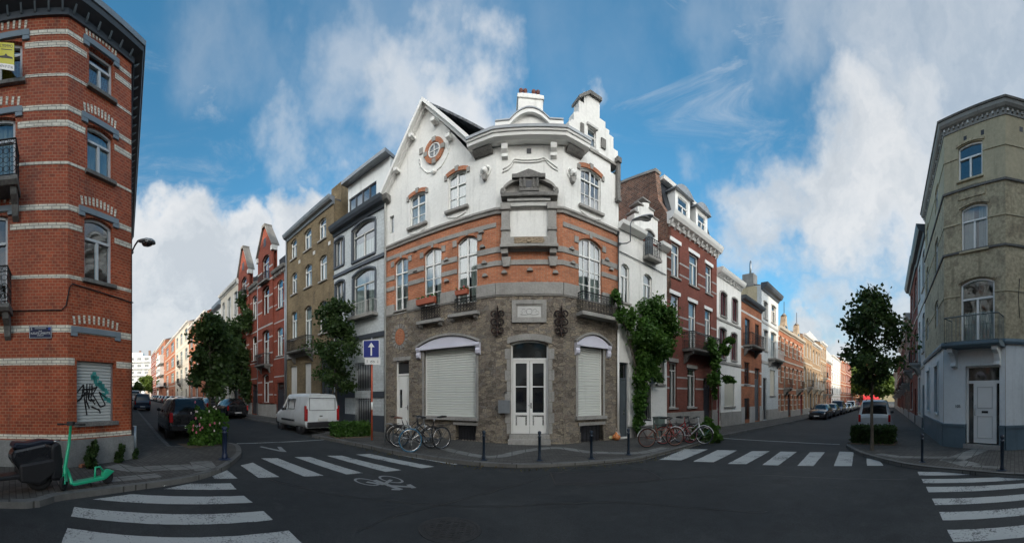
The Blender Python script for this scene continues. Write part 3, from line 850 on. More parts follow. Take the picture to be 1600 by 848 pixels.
# main corner: kerb walked from the far left street round to the far right street (pavement on its left)
k_main = [pL(230, 2.05), pL(60, 2.05), pL(30, 2.05), pL(14, 2.05), pL(7.4, 2.1)] + smooth_line([pL(6.9, 2.2), pL(6.6, 3.0)], 3) + \
    smooth_line([pL(6.5, 3.25), *P2((566, 694), (602, 702), (659, 711), (730, 720.6), (812, 725.5), (887, 723.5), (962, 718.5), (1000, 714.5), (1033, 706.5), (1093, 691))] + [pR(5.4, 2.75), pR(7.0, 2.45)], 5) + \
    [pR(9, 2.35), pR(16, 2.4), pR(60, 2.4), pR(230, 2.4)]
pavement('pavement', k_main, [pR(230, -2), pR(0, -3), pL(0, -3), pL(230, -2)])
# left corner pavement
k_left = smooth_line([(-8.6, -9.0), (-5.9, -4.0), *P2((0, 784), (100, 772), (200, 759), (300, 744.5), (345, 731), (366, 718), (377, 706), (371, 694), (345, 690))], 5)
k_left = k_left + [pL(5.45, 8.35)] + smooth_line([pL(5.5, 9.15), pL(8, 9.2), pL(12, 9.2)], 2) + [pL(30, 9.2), pL(80, 9.2), pL(230, 9.2)]
pavement('pavement', k_left, [pL(230, 13.0), pL(3.3, 13.0), (-13, -9)])
# right corner pavement
k_right = [pR(230, 10.15), pR(60, 10.15), pR(20, 10.15), pR(6.6, 10.1), pR(6.45, 8.35)] + \
    smooth_line([*P2((1322, 695), (1340, 705), (1375, 715.5), (1425, 726), (1500, 733.5), (1550, 738), (1600, 741)), (7.0, -2.2), (7.6, -9.0)], 5)
pavement('pavement', k_right, [(16, -9), pR(4, 16), pR(230, 14)])

def sheet(name, polys, m, z, kind='structure'):
    mb = MB()
    for P in polys: mb.poly([(p[0], p[1], gz(p[0]) + z) for p in P])
    return tag(mb.build(name, m, recalc=False), kind=kind)
def strip(line, w):
    a, b = offset_line(line, w / 2), offset_line(line, -w / 2)
    return [[a[k], a[k + 1], b[k + 1], b[k]] for k in range(len(line) - 1)]
# lighter slab courses in the pavements
sheet('slab_course', strip(smooth_line(P2((690, 700), (745, 712), (780, 713), (822, 704), (870, 699.5), (920, 706), (985, 708), (1010, 706), (1040, 699)), 5), 0.36), M['slab'], PAV + .004)
sheet('slab_course', strip(smooth_line(P2((175, 727), (210, 733), (250, 731), (300, 729)), 4), 0.5) + strip(P2((300, 728), (336, 727)), 0.95) +
      strip(smooth_line(P2((120, 752), (200, 747), (250, 742)), 4), 0.32), M['slab'], PAV + .004)
sheet('slab_course', strip(P2((1372, 709), (1405, 714), (1480, 714.5)), 0.34) + strip(P2((1482, 721), (1535, 701)), 0.6) + strip(P2((1478, 716), (1520, 727)), 0.55) +
      strip(P2((1520, 728), (1562, 730.5)), 0.25), M['slab'], PAV + .004)
# gutters and the granite edge
def line_quads(pts, w, h=0.0): return strip([gp(x, y).to_2d() for x, y in pts], w)

# painted stripes: every one is a marking of its own lying on the asphalt
def gquad(P): return [gp(x, y) for x, y in P]
A_ = [[(332, 744), (355, 734.5), (371, 747.5), (335, 748)], [(376, 727), (395, 722.7), (436.5, 745), (404, 746.5)],
      [(408, 716), (434, 715.7), (506, 743), (475, 744.5)], [(460, 714), (484, 713.7), (567, 739), (541, 741)],
      [(511, 712), (534, 711.7), (627, 734.5), (602, 737)], [(556, 710), (578, 709), (679, 729), (659, 731.5)], [(605.5, 707.7), (625, 706.2), (727, 722.8), (711, 726)]]
B_ = [[(297, 755.5), (360, 755), (370, 764.5), (256, 764)], [(205, 772), (381, 774.5), (394.5, 785), (145, 780)], [(116, 792), (412, 798.5), (426, 812.5), (111, 807)],
      [(105, 825), (450, 829), (474, 851), (96, 851)]]
C_ = [[(1070, 701.5), (1106, 702), (1064.5, 719), (1030, 718)], [(1121, 703), (1152, 703.6), (1115, 722), (1083, 721)], [(1175, 704.6), (1203, 704.8), (1166, 725), (1137, 724.5)],
      [(1219.6, 705.4), (1245, 705.8), (1216, 727), (1191, 726.4)], [(1265.6, 706.2), (1289, 706.4), (1271, 728), (1246, 727.6)], [(1311.6, 705.4), (1334, 706), (1331, 728), (1303, 728)],
      [(1354, 715.8), (1373.5, 718.7), (1380.5, 727.5), (1354.7, 727.5)]]
D_ = [[(1434, 737), (1532, 736), (1550, 740.3), (1436, 742.7)], [(1440, 748.2), (1600, 743), (1600, 749.2), (1442.5, 754.7)], [(1447, 760.5), (1600, 755), (1600, 762), (1451, 769)],
      [(1456, 779), (1600, 772), (1600, 781.3), (1461, 789)], [(1467, 800), (1600, 793), (1600, 805), (1472.5, 813)], [(1480, 828), (1600, 820.5), (1600, 839.5), (1489, 847)]]
def stripes(quads, extend=None):
    out = []
    for q in quads:
        P = [p.to_2d() for p in gquad(q)]
        if extend and abs(q[1][0] - 1600) < 1: P[1] = P[1] + (P[1] - P[0]).normalized() * 1.2; P[2] = P[2] + (P[2] - P[3]).normalized() * 1.2
        n = 9; Q = []
        for (a, b, s) in ((P[0], P[1], 1), (P[1], P[2], 1), (P[2], P[3], 1), (P[3], P[0], 1)):
            k = max(2, int((b - a).length / 0.12))
            for i in range(k):
                p = a + (b - a) * i / k
                Q.append(p + Vector((random.uniform(-1, 1), random.uniform(-1, 1))) * 0.006)
        out.append(Q)
    return out
random.seed(4)
for nm, qs in (('crossing_stripes', A_), ('crossing_stripes', B_), ('crossing_stripes', C_), ('crossing_stripes', D_)):
    sheet(nm, stripes(qs, True), M['road_paint'], .004)
sheet('road_line', strip([p.to_2d() for p in (gp(370, 693), gp(513, 686.5))], 0.10), M['road_paint'], .004)
sheet('road_line', strip([p.to_2d() for p in (gp(1130, 684.5), gp(1225, 690), gp(1312, 694.2))], 0.11), M['road_paint'], .004)
# yield arrow on the left street
sheet('road_line', [gquad([(405, 698), (409, 697.3), (444, 704.6), (438, 705.4)]), gquad([(433, 698), (439, 698), (448, 706), (439, 705.6)])], M['paint_thin'], .004)
# bicycle symbol of the cycle route
def ellipse_ring(cx, cy, rx, ry, w, rot=0.0, n=28):
    """ring on the ground in photo pixels turned to ground points"""
    out = []
    for k in range(n):
        q = []
        for t, s_ in ((k, 1), (k + 1, 1), (k + 1, 1 - w), (k, 1 - w)):
            a = 2 * pi * t / n; x, y = cos(a) * rx * s_, sin(a) * ry * s_
            q.append((cx + x * cos(rot) - y * sin(rot), cy + x * sin(rot) + y * cos(rot)))
        out.append(gquad(q))
    return out
def gline(a, b, w):
    return strip([gp(*a).to_2d(), gp(*b).to_2d()], w)
bike_sym = ellipse_ring(573, 753, 20.5, 4.6, .2, .18) + ellipse_ring(611, 749, 20, 4.6, .2, .18) + gline((573, 753), (600, 757), .09) + gline((600, 757), (611, 749.5), .09) + gline((585, 750), (627, 765), .10) + gline((605, 758.5), (647, 761), .09) + gline((625, 765), (612, 764.5), .08) + gline((647, 762.5), (638, 757), .1)
tag(sheet('bicycle_marking', bike_sym, M['paint_thin'], .0042), kind='structure')

# repair patches in the asphalt, seamed with tar
M['patch'] = mat('newer asphalt', (0.022, 0.023, 0.025), 0.85, 0.15, 2.0, bump=.3, bscale=120, var2=.35)
M['patch_old'] = mat('greyed old asphalt', (0.052, 0.052, 0.051), 0.9, 0.15, 2.0, bump=.3, bscale=120, var2=.35)
M['tar'] = mat('tar seam', (0.010, 0.010, 0.011), 0.45, 0.2, 6.0)
for k, (P_, m_) in enumerate((([(860, 738), (1010, 733), (1035, 748), (868, 757)], M['patch']),)):
    if k == 3: continue
    q = [gp(x, y).to_2d() for x, y in P_]; sheet('asphalt_patch', [q], m_, .0015)
    sheet('tar_seam', strip(q + [q[0]], .035), M['tar'], .0025)
for P_ in ([(395, 742), (520, 772), (700, 790), (960, 785), (1200, 800)], [(900, 760), (1150, 742), (1420, 748)], [(560, 830), (640, 800), (780, 765), (900, 730)]):
    L_ = smooth_line([gp(x, y).to_2d() for x, y in P_], 12); rnd = random.Random(len(P_)); L_ = [p + Vector((rnd.uniform(-.03, .03), rnd.uniform(-.03, .03))) for p in L_]
    sheet('tar_seam', strip(L_, .018), M['tar'], .003)

# manhole and asphalt patch
def disc(cx, cy, r, n=28): c = gp(cx, cy).to_2d(); return [c + Vector((cos(2 * pi * k / n), sin(2 * pi * k / n))) * r for k in range(n)]
M['iron_cover'] = mat('cast iron cover', (0.026, 0.026, 0.026), 0.75, 0.35, 9.0, bump=0.8, bscale=60)
mh = MB(); c = gp(703, 827); T_ = frame_at(c)
mh.lathe(lambda x, y, z: Vector((c.x + x, c.y + y, gz(c.x + x) + z)), [(0.42, 0.0), (0.42, 0.008), (0.37, 0.008), (0.365, 0.003), (0.33, 0.003), (0.325, 0.008), (0.08, 0.008)], 36, False)
for k in range(6):
    for j in range(-4, 5):
        x, y = -0.25 + 0.1 * k, j * 0.06
        if hypot(x, y) < 0.29: mh.box(lambda a, b, z: Vector((c.x + a, c.y + b, gz(c.x + a) + z)), x - .035, x + .035, y - .015, y + .015, .008, .013)
tag(mh.build('manhole_cover', M['iron_cover'], recalc=False), 'round cast iron manhole cover set in the dark asphalt of the crossing', 'manhole')
# ------------------------------------------------------------------ corner house
FL, FC, FR = Facet(pL(5.41), C1), Facet(C1, C2), Facet(C2, pR(2.68))
def corner_house():
    org = (C1.x, C1.y, gz(C1.x))
    R = thing('corner_house', org, 'corner house of white render, orange brick and rubble stone with a chamfered entrance', 'house')
    zb = FC.z(828, 452)        # underside-top of grey course (first floor)
    zd = FC.z(828, 331)        # brick / white divide
    zc = FC.z(828, 226)        # wall top under the cornice
    z0 = -0.5
    # openings
    H_ = {}
    def hole(key, f, l, r, t, b, rise=0.0):
        u0, u1, a, c = f.r(l, r, t, b); H_[key] = (f, (u0, u1, a, c, rise)); return H_[key]
    hole('w1', FL, 640.5, 664, 302, 352, .10); hole('w2', FL, 700, 728, 268, 326, .12); hole('ws', FL, 608.5, 615, 337, 364)
    hole('b1', FL, 616, 637, 403, 484, .16); hole('b2', FL, 662, 689, 387, 477, .18); hole('b3', FL, 714, 745, 368, 473, .2)
    hole('d', FL, 618, 639, 563, 673); hole('sh', FL, 663, 744, 543, 651); hole('cel', FL, 712, 744, 664, 688)
    hole('cd', FC, 798, 857, 531, 678, .13)
    hole('r2', FR, 908, 939, 265, 327, .14); hole('rb', FR, 905, 941, 373, 470, .22); hole('rsh', FR, 903, 942, 542, 650); hole('rcel', FR, 906, 942, 664, 690)
    hole('ga', FR, 919, 932, 200, 231, 0.05)
    def hs(f): return [h for ff, h in H_.values() if ff is f]
    # walls
    zdoor = H_['cd'][1][2]
    mb = MB()
    for f in (FL, FC, FR): wallseg(mb, f, 0, f.L, z0, zb, hs(f), 0.26)
    mb.build('stone_wall', M['rubble'], R)
    mb = MB()
    for f in (FL, FC, FR): wallseg(mb, f, 0, f.L, zb, zd, hs(f), 0.22, -0.03)
    mb.build('brick_wall', M['brick_orange'], R)
    mb = MB()
    ze = FL.z(738, 236); zr = FR.z(905, 232)
    wallseg(mb, FL, 0, FL.L, zd, zc, hs(FL), 0.2, -0.02); wallseg(mb, FC, 0, FC.L, zd, zc, [], 0.2, -0.02)
    wallseg(mb, FR, 0, FR.L, zd, zc, hs(FR), 0.2, -0.02)
    # left gable : triangle above the eaves
    ua, za = FL.u(666), FL.z(666, 165); ul, zl = 0.0, FL.z(604, 305); ur = FL.u(738)
    mb.prism(FL.pt, [(0.02, min(zl, zc)), (0.02, zl), (ua, za), (ur, zc + .02), (ur, zc - .3)], -0.35, -0.021)
    # stepped right gable
    st = [(966, 262), (966, 236), (959, 236), (959, 214), (952.5, 214), (952.5, 203), (946.5, 203), (946.5, 190), (937.5, 190), (937.5, 158), (921, 148), (905, 155), (905, 174), (897, 174),
          (897, 187), (889.5, 187), (889.5, 202), (882, 202), (882, 262)]
    stp = [(max(0.0, min(FR.L, FR.u(x))), FR.z(x, y)) for x, y in st]
    gh = H_['ga'][1]
    # split the gable round its little window
    lo, hi = gh[2], gh[3]
    def gx(z):   # width of the stepped outline at a height
        xs = []
        for (u1_, z1_), (u2_, z2_) in zip(stp, stp[1:] + stp[:1]):
            if (z1_ - z) * (z2_ - z) < 0: xs.append(u1_ + (u2_ - u1_) * (z - z1_) / (z2_ - z1_))
        return min(xs), max(xs)
    levels = sorted({round(z, 4) for _, z in stp if z > zc} | {zc, lo, hi}); levels = [z for z in levels if z >= zc - 1e-6]
    for a, b in zip(levels, levels[1:]):
        if b - a < 1e-3: continue
        x0, x1 = gx((a + b) / 2); x0b, x1b = x0, x1
        if a >= lo - 1e-3 and b <= hi + 1e-3:
            mb.box(FR.pt, x0, gh[0], -0.35, -0.022, a, b); mb.box(FR.pt, gh[1], x1, -0.35, -0.022, a, b)
        else: mb.box(FR.pt, x0, x1, -0.35, -0.022, a, b)
    # party walls and back
    a_, d_ = FL.pt(0.006, 0, 0).to_2d(), FR.pt(FR.L - .006, 0, 0).to_2d()
    ai, di = a_ - FL.n * 8, d_ - FR.n * 8
    for p, q, zt in ((a_, ai, zl), (ai, di, zc), (di, d_, FR.z(966, 262))):
        mb.poly([(p.x, p.y, z0), (q.x, q.y, z0), (q.x, q.y, zt), (p.x, p.y, zt)])
    mb.build('white_wall', M['white'], R)
    # floors inside so that rooms read dark
    mb = MB()
    for z in (zb - .6, zd - .5, zc - .05): mb.poly([(*(FL.pt(.3, -.4, 0).to_2d()), z), (*(FC.pt(.2, -.5, 0).to_2d()), z), (*(FC.pt(FC.L - .2, -.5, 0).to_2d()), z), (*(FR.pt(FR.L - .2, -.4, 0).to_2d()), z), (di.x, di.y, z), (ai.x, ai.y, z)])
    mb.build('floor', M['asphalt_roof'], R, recalc=False)
    path = [FL.P, FL.Q, FC.Q, FR.Q]
    # courses
    z1 = FC.z(828, 460); z2 = FC.z(828, 441)
    mb = MB()
    def course(z_lo, z_hi, o0, o1, m, keys, name, fs=(FL, FC, FR)):
        b_ = MB()
        for f in fs: band(b_, f, -o1 * .0, f.L, z_lo, z_hi, o0, o1 + (0.002 if f is FC else 0), [h for ff, h in H_.values() if ff is f])
        return b_.build(name, m, R, bevel=0.006)
    course(z1, z2, -.1, .055, M['bluestone'], None, 'stone_course')
    course(z1 - .05, z1, -.1, .03, M['bluestone'], None, 'stone_course')
    MB().sweep(path, [(-.05, -.02), (.03, -.02), (.05, .06), (.09, .10), (.09, .17), (-.05, .17)], zd).build('string_course', M['bluestone'], R)
    for py0, py1 in ((413, 405), (392.5, 383.5)):
        course(FC.z(828, py0), FC.z(828, py1), -.1, 0.0, M['bluestone'], None, 'stone_course')
    course(FC.z(828, 352), FC.z(828, 345), -.1, 0.0, M['bluestone'], None, 'stone_course', (FL, FR))
    # plinth of squared stones
    pl = MB()
    for f in (FL, FC, FR): band(pl, f, 0, f.L, z0, H_['sh'][1][2] - .55, -.1, .05, [h for ff, h in H_.values() if ff is f])
    pl.build('plinth', M['rubble'], R)
    # windows
    for k, cur in (('w1', 1), ('w2', 1)):
        f, h = H_[k]; window(f, h, R, M['white_gloss'], .15, .05, 2, .66, (.33,), curtain=cur)
    f, h = H_['ws']; window(f, h, R, M['white_gloss'], .15, .03, 1, curtain=0)
    for k, cur in (('b1', 2), ('b2', 2), ('b3', 2)):
        f, h = H_[k]; window(f, h, R, M['white_gloss'], .17, .055, 2, .72, (.24, .48), curtain=cur)
    f, h = H_['r2']; window(f, h, R, M['white_gloss'], .15, .05, 2, .70, (.35,), vx=(.25, .75), curtain=0)
    f, h = H_['rb']; window(f, h, R, M['white_gloss'], .17, .055, 2, .70, (.25, .48), vx=(.25, .75), curtain=2)
    f, h = H_['ga']; window(f, h, R, M['white_gloss'], .15, .035, 1, .6, curtain=0)
    # gable window frame and blind niches
    mb = MB(); mb.box(FR.pt, gh[0] - .06, gh[1] + .06, -.02, .05, gh[3] + .02, gh[3] + .10); mb.box(FR.pt, gh[0] - .06, gh[1] + .06, -.02, .06, gh[2] - .08, gh[2])
    mb.build('window_surround', M['white_old'], R)
    MB().box(FR.pt, 0.02, FR.L - .1, -.02, .05, FR.z(925, 235) - .05, FR.z(925, 235) + .03).build('string_course', M['bluestone'], R)
    for x0, x1, t, b in ((907, 912, 193, 210), (939, 946, 217, 232)):
        u0, u1, a, c_ = FR.r(x0, x1, t, b); MB().box(FR.pt, u0, u1, -.01, .04, a, c_).build('stone_block', M['dark_stone'], R)
    # step copings
    for (u_a, z_a), (u_b, z_b) in zip(stp, stp[1:]):
        if abs(z_a - z_b) < 1e-3 and z_a > zc + .2:
            lo_, hi_ = min(u_a, u_b), max(u_a, u_b)
            MB().box(FR.pt, lo_ - .07, hi_ + .07, -.42, .07, z_a - .01, z_a + .10).build('coping', M['dark_stone'], R, bevel=.01)
    ut, zt = FR.u(921), FR.z(921, 148)
    MB().prism(FR.pt, [(FR.u(903.5), FR.z(905, 155) - .02), (ut, zt), (FR.u(939), FR.z(938, 158) - .02), (FR.u(939), FR.z(938, 158) + .1), (ut, zt + .14), (FR.u(903.5), FR.z(905, 155) + .1)], -.45, .08).build('coping', M['dark_stone'], R)
    # dark corner pilaster at the right end of the front
    u0 = FR.u(962); za_, zb_ = FR.z(963, 250), FR.z(963, 316)
    MB().box(FR.pt, u0, FR.L, -.02, .12, zb_ + .15, za_ - .15).box(FR.pt, u0 - .05, FR.L, -.02, .19, za_ - .15, za_ + .05).box(FR.pt, u0 - .04, FR.L, -.02, .18, zb_, zb_ + .15).build('pilaster', M['dark_stone'], R, bevel=.01)
    # sills and brick arches with grey stones
    for k in ('w1', 'w2', 'r2'):
        f, h = H_[k]
        sill(f, h[0], h[1], h[2], R, M['bluestone'], .10, .09, .12)
        b_ = MB(); arch_strip(b_, f, h[0], h[1], h[3] - h[4] + .0, h[4], .16, -.03, .03, ext=.10); b_.build('brick_arch', M['brick_orange'], R)
        b_ = MB(); c_ = (h[0] + h[1]) / 2
        b_.prism(f.pt, [(c_ - .06, h[3] + .015), (c_ + .06, h[3] + .015), (c_ + .085, h[3] + .21), (c_ - .085, h[3] + .21)], -.03, .045)
        for s_ in (-1, 1):
            x = h[0] - .16 if s_ < 0 else h[1] + .04
            b_.box(f.pt, x, x + .12, -.03, .035, h[3] - h[4] - .06, h[3] - h[4] + .12)
        b_.build('keystone', M['bluestone'], R)
        # incised festoon under the sill
        b_ = MB(); b_.tube([f.pt(h[0] + (h[1] - h[0]) * t, 0, h[2] - .22 - .10 * sin(pi * t)) for t in [i / 8 for i in range(9)]], .02, 5).build('festoon', M['white'], R)
    for k in ('b1', 'b2', 'b3', 'rb'):
        f, h = H_[k]
        b_ = MB(); arch_strip(b_, f, h[0], h[1], h[3] - h[4] + .0, h[4], .14, -.04, -.005, ext=.04); b_.build('brick_arch', M['brick_deep'] if 0 else M['brick_orange'], R)
        b_ = MB(); c_ = (h[0] + h[1]) / 2; b_.prism(f.pt, [(c_ - .05, h[3] + .01), (c_ + .05, h[3] + .01), (c_ + .07, h[3] + .2), (c_ - .07, h[3] + .2)], -.03, .02)
        for s_ in (-1, 1):
            x = h[0] - .2 if s_ < 0 else h[1] + .02
            b_.box(f.pt, x, x + .18, -.04, .004, h[3] - h[4] - .1, h[3] - h[4] + .13)
        b_.build('keystone', M['bluestone'], R)
    sill(FL, H_['b1'][1][0], H_['b1'][1][1], H_['b1'][1][2], R, M['bluestone'], .07, .06, .05)
    # stone stubs in the brickwork
    for f, pts in ((FL, ((648, 391), (649, 422), (698, 405), (698, 438), (752, 362), (754, 385), (757, 410), (758, 430))), (FC, ((788, 437 - 12), (828, 421), (868, 425), (894 - 8, 382))), (FR, ((893, 388), (895, 410), (948, 405), (955, 420)))):
        for x, y in pts:
            u, z = f.u(x), f.z(x, y)
            if 0.1 < u < f.L - .1: MB().prism(f.pt, [(u - .11, z - .05), (u + .11, z - .05), (u + .07, z + .03), (u, z + .07), (u - .07, z + .03)], -.05, .06).build('stone_stub', M['bluestone'], R)
    # small balconies
    for k, l, r_, zt_ in (('b2', 655, 694, 500), ('b3', 704, 750, 489)):
        f, h = H_[k]; u0, u1 = FL.u(l), FL.u(r_); z = FL.z((l + r_) / 2, zt_ + .5)
        s_ = MB().box(FL.pt, u0, u1, -.02, .22, z - .13, z).build('balcony', M['bluestone'], R, bevel=.01)
        for uu in (u0 + .08, u1 - .2): MB().prism_u(FL.pt, [(.0, z - .13), (.16, z - .13), (.13, z - .22), (.03, z - .28), (0, z - .28)], uu, uu + .12).build('bracket', M['bluestone'], s_)
        railing(FL, h[0] - .03, h[1] + .03, z, z + .55, .12, s_, M['iron'], 'scroll', False, step=.14)
    f, h = H_['rb']; z = FR.z(925, 493); s_ = MB().box(FR.pt, FR.u(900), min(FR.L, FR.u(957)), -.02, .42, z - .14, z).build('balcony', M['bluestone'], R, bevel=.01)
    railing(FR, FR.u(900) + .05, FR.L - .1, z, z + .72, .36, s_, M['iron'], 'scroll', True, step=.14)
    # ground floor: blinds under white hoods
    for k, hl, hr in (('sh', 652, 752), ('rsh', 897, 953)):
        f, h = H_[k]; shutter(f, h, R, M['shutter'], .14, .095)
        u0, u1 = f.u(hl), min(f.u(hr), f.L - .02)
        rise = .36; zt = h[3] + .0
        b_ = MB()
        A = arc(u0, u1, zt + .10, rise, 14)
        for (p, q), (r_, t) in zip(A, A[1:]):
            b_.prism(f.pt, [(p, q), (r_, t), (r_, t + .09), (p, q + .09)], -.02, .16)
        b_.build('hood_moulding', M['bluestone'], R)
        b_ = MB(); A = arc(u0 + .1, u1 - .1, zt + .10, rise - .03, 14)
        b_.prism(f.pt, [(u0 + .1, zt - .02), (u1 - .1, zt - .02)] + list(reversed(A)), -.02, .10)
        b_.box(f.pt, u0 + .05, u1 - .05, -.02, .13, zt - .02, zt + .09)
        b_.build('window_hood', M['lilac_white'], R, bevel=.008)
        for uu in (u0 + .02, u1 - .20):
            MB().prism_u(f.pt, [(-.02, zt + .11), (.15, zt + .11), (.16, zt + .02), (.10, zt - .10), (.13, zt - .18), (.11, zt - .30), (.03, zt - .36), (-.02, zt - .36)], uu, uu + .18).build('hood_bracket', M['lilac_white'], R, bevel=.01)
        b_ = MB(); b_.box(f.pt, h[0] - .10, h[0] + .0, -.1, .02, h[2], h[3]); b_.box(f.pt, h[1], h[1] + .10, -.1, .02, h[2], h[3]); b_.build('jamb', M['bluestone'], R)
        sill(f, h[0], h[1], h[2], R, M['bluestone'], .14, .12, .12)
    for k in ('cel', 'rcel'):
        f, h = H_[k]; b_ = MB().box(f.pt, h[0], h[1], -.3, -.24, h[2], h[3]).build('cellar_window', M['door_dark'], R)
        g_ = MB(); n = 7
        for i in range(1, n): u = h[0] + (h[1] - h[0]) * i / n; g_.tube([f.pt(u, -.02, h[2]), f.pt(u, -.02, h[3])], .012, 5)
        g_.tube([f.pt(h[0], -.02, h[2] + .1), f.pt(h[1], -.02, h[2] + .1)], .012, 5); g_.build('grille', M['iron'], b_)
        b_ = MB(); b_.box(f.pt, h[0] - .08, h[1] + .08, -.05, .06, h[3], h[3] + .12); b_.build('lintel', M['bluestone'], R)
    # doors
    f, h = H_['d']; door(f, h, R, M['white_gloss'], .16, .80, 1, False, 2)
    MB().box(f.pt, h[0] + .18, h[0] + .30, -.118, -.10, h[2] + 1.0, h[2] + 1.8).build('door_window', M['glass_near'], R)
    MB().box(f.pt, h[0] - .1, h[1] + .1, -.1, .03, h[3], h[3] + .16).build('lintel', M['bluestone'], R)
    f, h = H_['cd']; door(f, h, R, M['white_gloss'], .20, .80, 2, True)
    b_ = MB(); arch_strip(b_, f, h[0], h[1], h[3] - h[4], h[4], .22, -.02, .03, ext=.12)
    for i in range(8):
        zz = h[2] + (h[3] - h[2] - .3) * i / 8; e_ = .14 + .07 * (i % 2)
        b_.box(f.pt, h[0] - e_, h[0], -.02, .025, zz + .005, zz + (h[3] - h[2] - .3) / 8 - .01); b_.box(f.pt, h[1], h[1] + e_, -.02, .025, zz + .005, zz + (h[3] - h[2] - .3) / 8 - .01)
    b_.build('door_surround', M['bluestone'], R)
    gd = PAV
    st_ = MB(); zt = h[2]; n = 2
    for i in range(n): st_.box(FC.pt, h[0] - .04 - .03 * i, h[1] + .04 + .03 * i, -.2, .16 * (i + 1), zt - (i + 1) * (zt - gd) / n - (.3 if i == n - 1 else 0), zt - i * (zt - gd) / n)
    st_.build('doorstep', M['bluestone'], R, bevel=.012)
    # round brick medallion
    u, z = FL.u(625), FL.z(625, 526)
    b_ = MB(); n = 20; b_.prism(FL.pt, [(u + .27 * cos(2 * pi * k / n), z + .36 * sin(2 * pi * k / n)) for k in range(n)], -.02, .02).build('brick_medallion', M['brick_orange'], R)
    b_ = MB()
    for k in range(18):
        a = 2 * pi * k / 18; ca, sa = cos(a), sin(a); d = Vector((-sa, ca)) * .035
        P = [(u + .30 * ca + d.x, z + .39 * sa + d.y), (u + .30 * ca - d.x, z + .39 * sa - d.y), (u + .44 * ca - d.x * 1.3, z + .55 * sa - d.y * 1.3), (u + .44 * ca + d.x * 1.3, z + .55 * sa + d.y * 1.3)]
        b_.prism(FL.pt, P, -.02, .03)
    b_.build('stone_rays', M['bluestone'], R)
    # plaque
    u0, u1, a, c_ = FC.r(800, 854, 469, 504)
    b_ = MB(); w = .15
    for q in ((u0, u1, a, a + w), (u0, u1, c_ - w, c_), (u0, u0 + w, a + w, c_ - w), (u1 - w, u1, a + w, c_ - w)): b_.box(FC.pt, q[0], q[1], -.02, .06, q[2], q[3])
    for q in ((u0 + w, u1 - w, a + w, a + w + .05), (u0 + w, u1 - w, c_ - w - .05, c_ - w), (u0 + w, u0 + w + .05, a + w, c_ - w), (u1 - w - .05, u1 - w, a + w, c_ - w)): b_.box(FC.pt, q[0], q[1], -.02, .03, q[2], q[3])
    fr = b_.build('plaque_frame', M['bluestone'], R, bevel=.006)
    MB().box(FC.pt, u0 + w + .05, u1 - w - .05, -.02, .01, a + w + .05, c_ - w - .05).build('plaque', M['white_old'], fr)
    b_ = MB(); cx, cz = (u0 + u1) / 2, (a + c_) / 2
    b_.ring(FC.pt(cx, .012, cz), (*FC.n, 0), .10, .012, 16, 5)
    for s_ in (-1, 1):
        b_.ring(FC.pt(cx + s_ * .2, .012, cz + .03), (*FC.n, 0), .06, .01, 12, 5, 0, 4.5); b_.ring(FC.pt(cx + s_ * .3, .012, cz - .05), (*FC.n, 0), .05, .01, 12, 5, 1, 5.5)
        b_.tube([FC.pt(cx, .012, cz - .1), FC.pt(cx + s_ * .14, .012, cz - .13), FC.pt(cx + s_ * .3, .012, cz - .11)], .01, 5)
    b_.build('relief', M['bluestone_pale'], fr)
    # tie irons
    for px in (777.5, 877):
        f = FC; u = f.u(px); za_, zb_ = f.z(px, 482), f.z(px, 525); hh = za_ - zb_; b_ = MB()
        b_.tube([f.pt(u, .06, zb_), f.pt(u, .06, za_)], .030, 6)
        b_.prism(f.pt, [(u - .04, za_ - .02), (u + .04, za_ - .02), (u, za_ + .12)], .045, .075)
        ax = (*f.n, 0)
        for s_ in (-1, 1):
            b_.ring(f.pt(u + s_ * .13, .06, zb_ + hh * .80), ax, .10, .030, 14, 5, *((-1.2, 4.4) if s_ > 0 else (-1.2, 4.4)))
            b_.ring(f.pt(u + s_ * .075, .06, zb_ + hh * .80), ax, .04, .018, 10, 5)
            b_.ring(f.pt(u + s_ * .12, .06, zb_ + hh * .50), ax, .11, .027, 14, 5); b_.ring(f.pt(u + s_ * .07, .06, zb_ + hh * .47), ax, .05, .016, 12, 5)
            b_.ring(f.pt(u + s_ * .12, .06, zb_ + hh * .19), ax, .09, .030, 14, 5); b_.tube([f.pt(u, .06, zb_ + hh * .62), f.pt(u + s_ * .12, .06, zb_ + hh * .70)], .018, 5)
            b_.tube([f.pt(u, .06, zb_ + hh * .05), f.pt(u + s_ * .15, .06, zb_ + hh * .02)], .018, 5)
        for i in (0, .5, 1): b_.tube([f.pt(u, -.02, zb_ + hh * (.1 + .8 * i)), f.pt(u, .06, zb_ + hh * (.1 + .8 * i))], .018, 5)
        b_.build('tie_iron', M['rust_iron'], R, recalc=False)
    # letter box and number
    u0, u1, a, c_ = FC.r(779.5, 797, 625, 645)
    MB().box(FC.pt, u0, u1, .052, .2, a, c_).box(FC.pt, u0 + .05, u1 - .05, .2, .206, c_ - .13, c_ - .10).build('letter_box', M['zinc'], R, bevel=.015)
    text_mesh('40', .11, FC, FC.u(790), FC.z(790, 613), .045, R, M['iron'], .008, name='house_number')
    # tabernacle with the blank white panel
    X = lambda px: FC.u(px)
    Z = lambda py: FC.z(828, py)
    MB().box(FC.pt, X(797), X(856), -.03, .04, Z(370), Z(325)).build('blank_panel', M['white'], R)
    b_ = MB()
    for l, r_ in ((784, 797), (856, 869)):
        u0, u1 = X(l), X(r_); b_.box(FC.pt, u0, u1, -.03, .14, Z(389), Z(328)); b_.box(FC.pt, u0 - .03, u1 + .03, -.03, .2, Z(330), Z(320)); b_.box(FC.pt, u0 - .02, u1 + .02, -.03, .18, Z(362), Z(357))
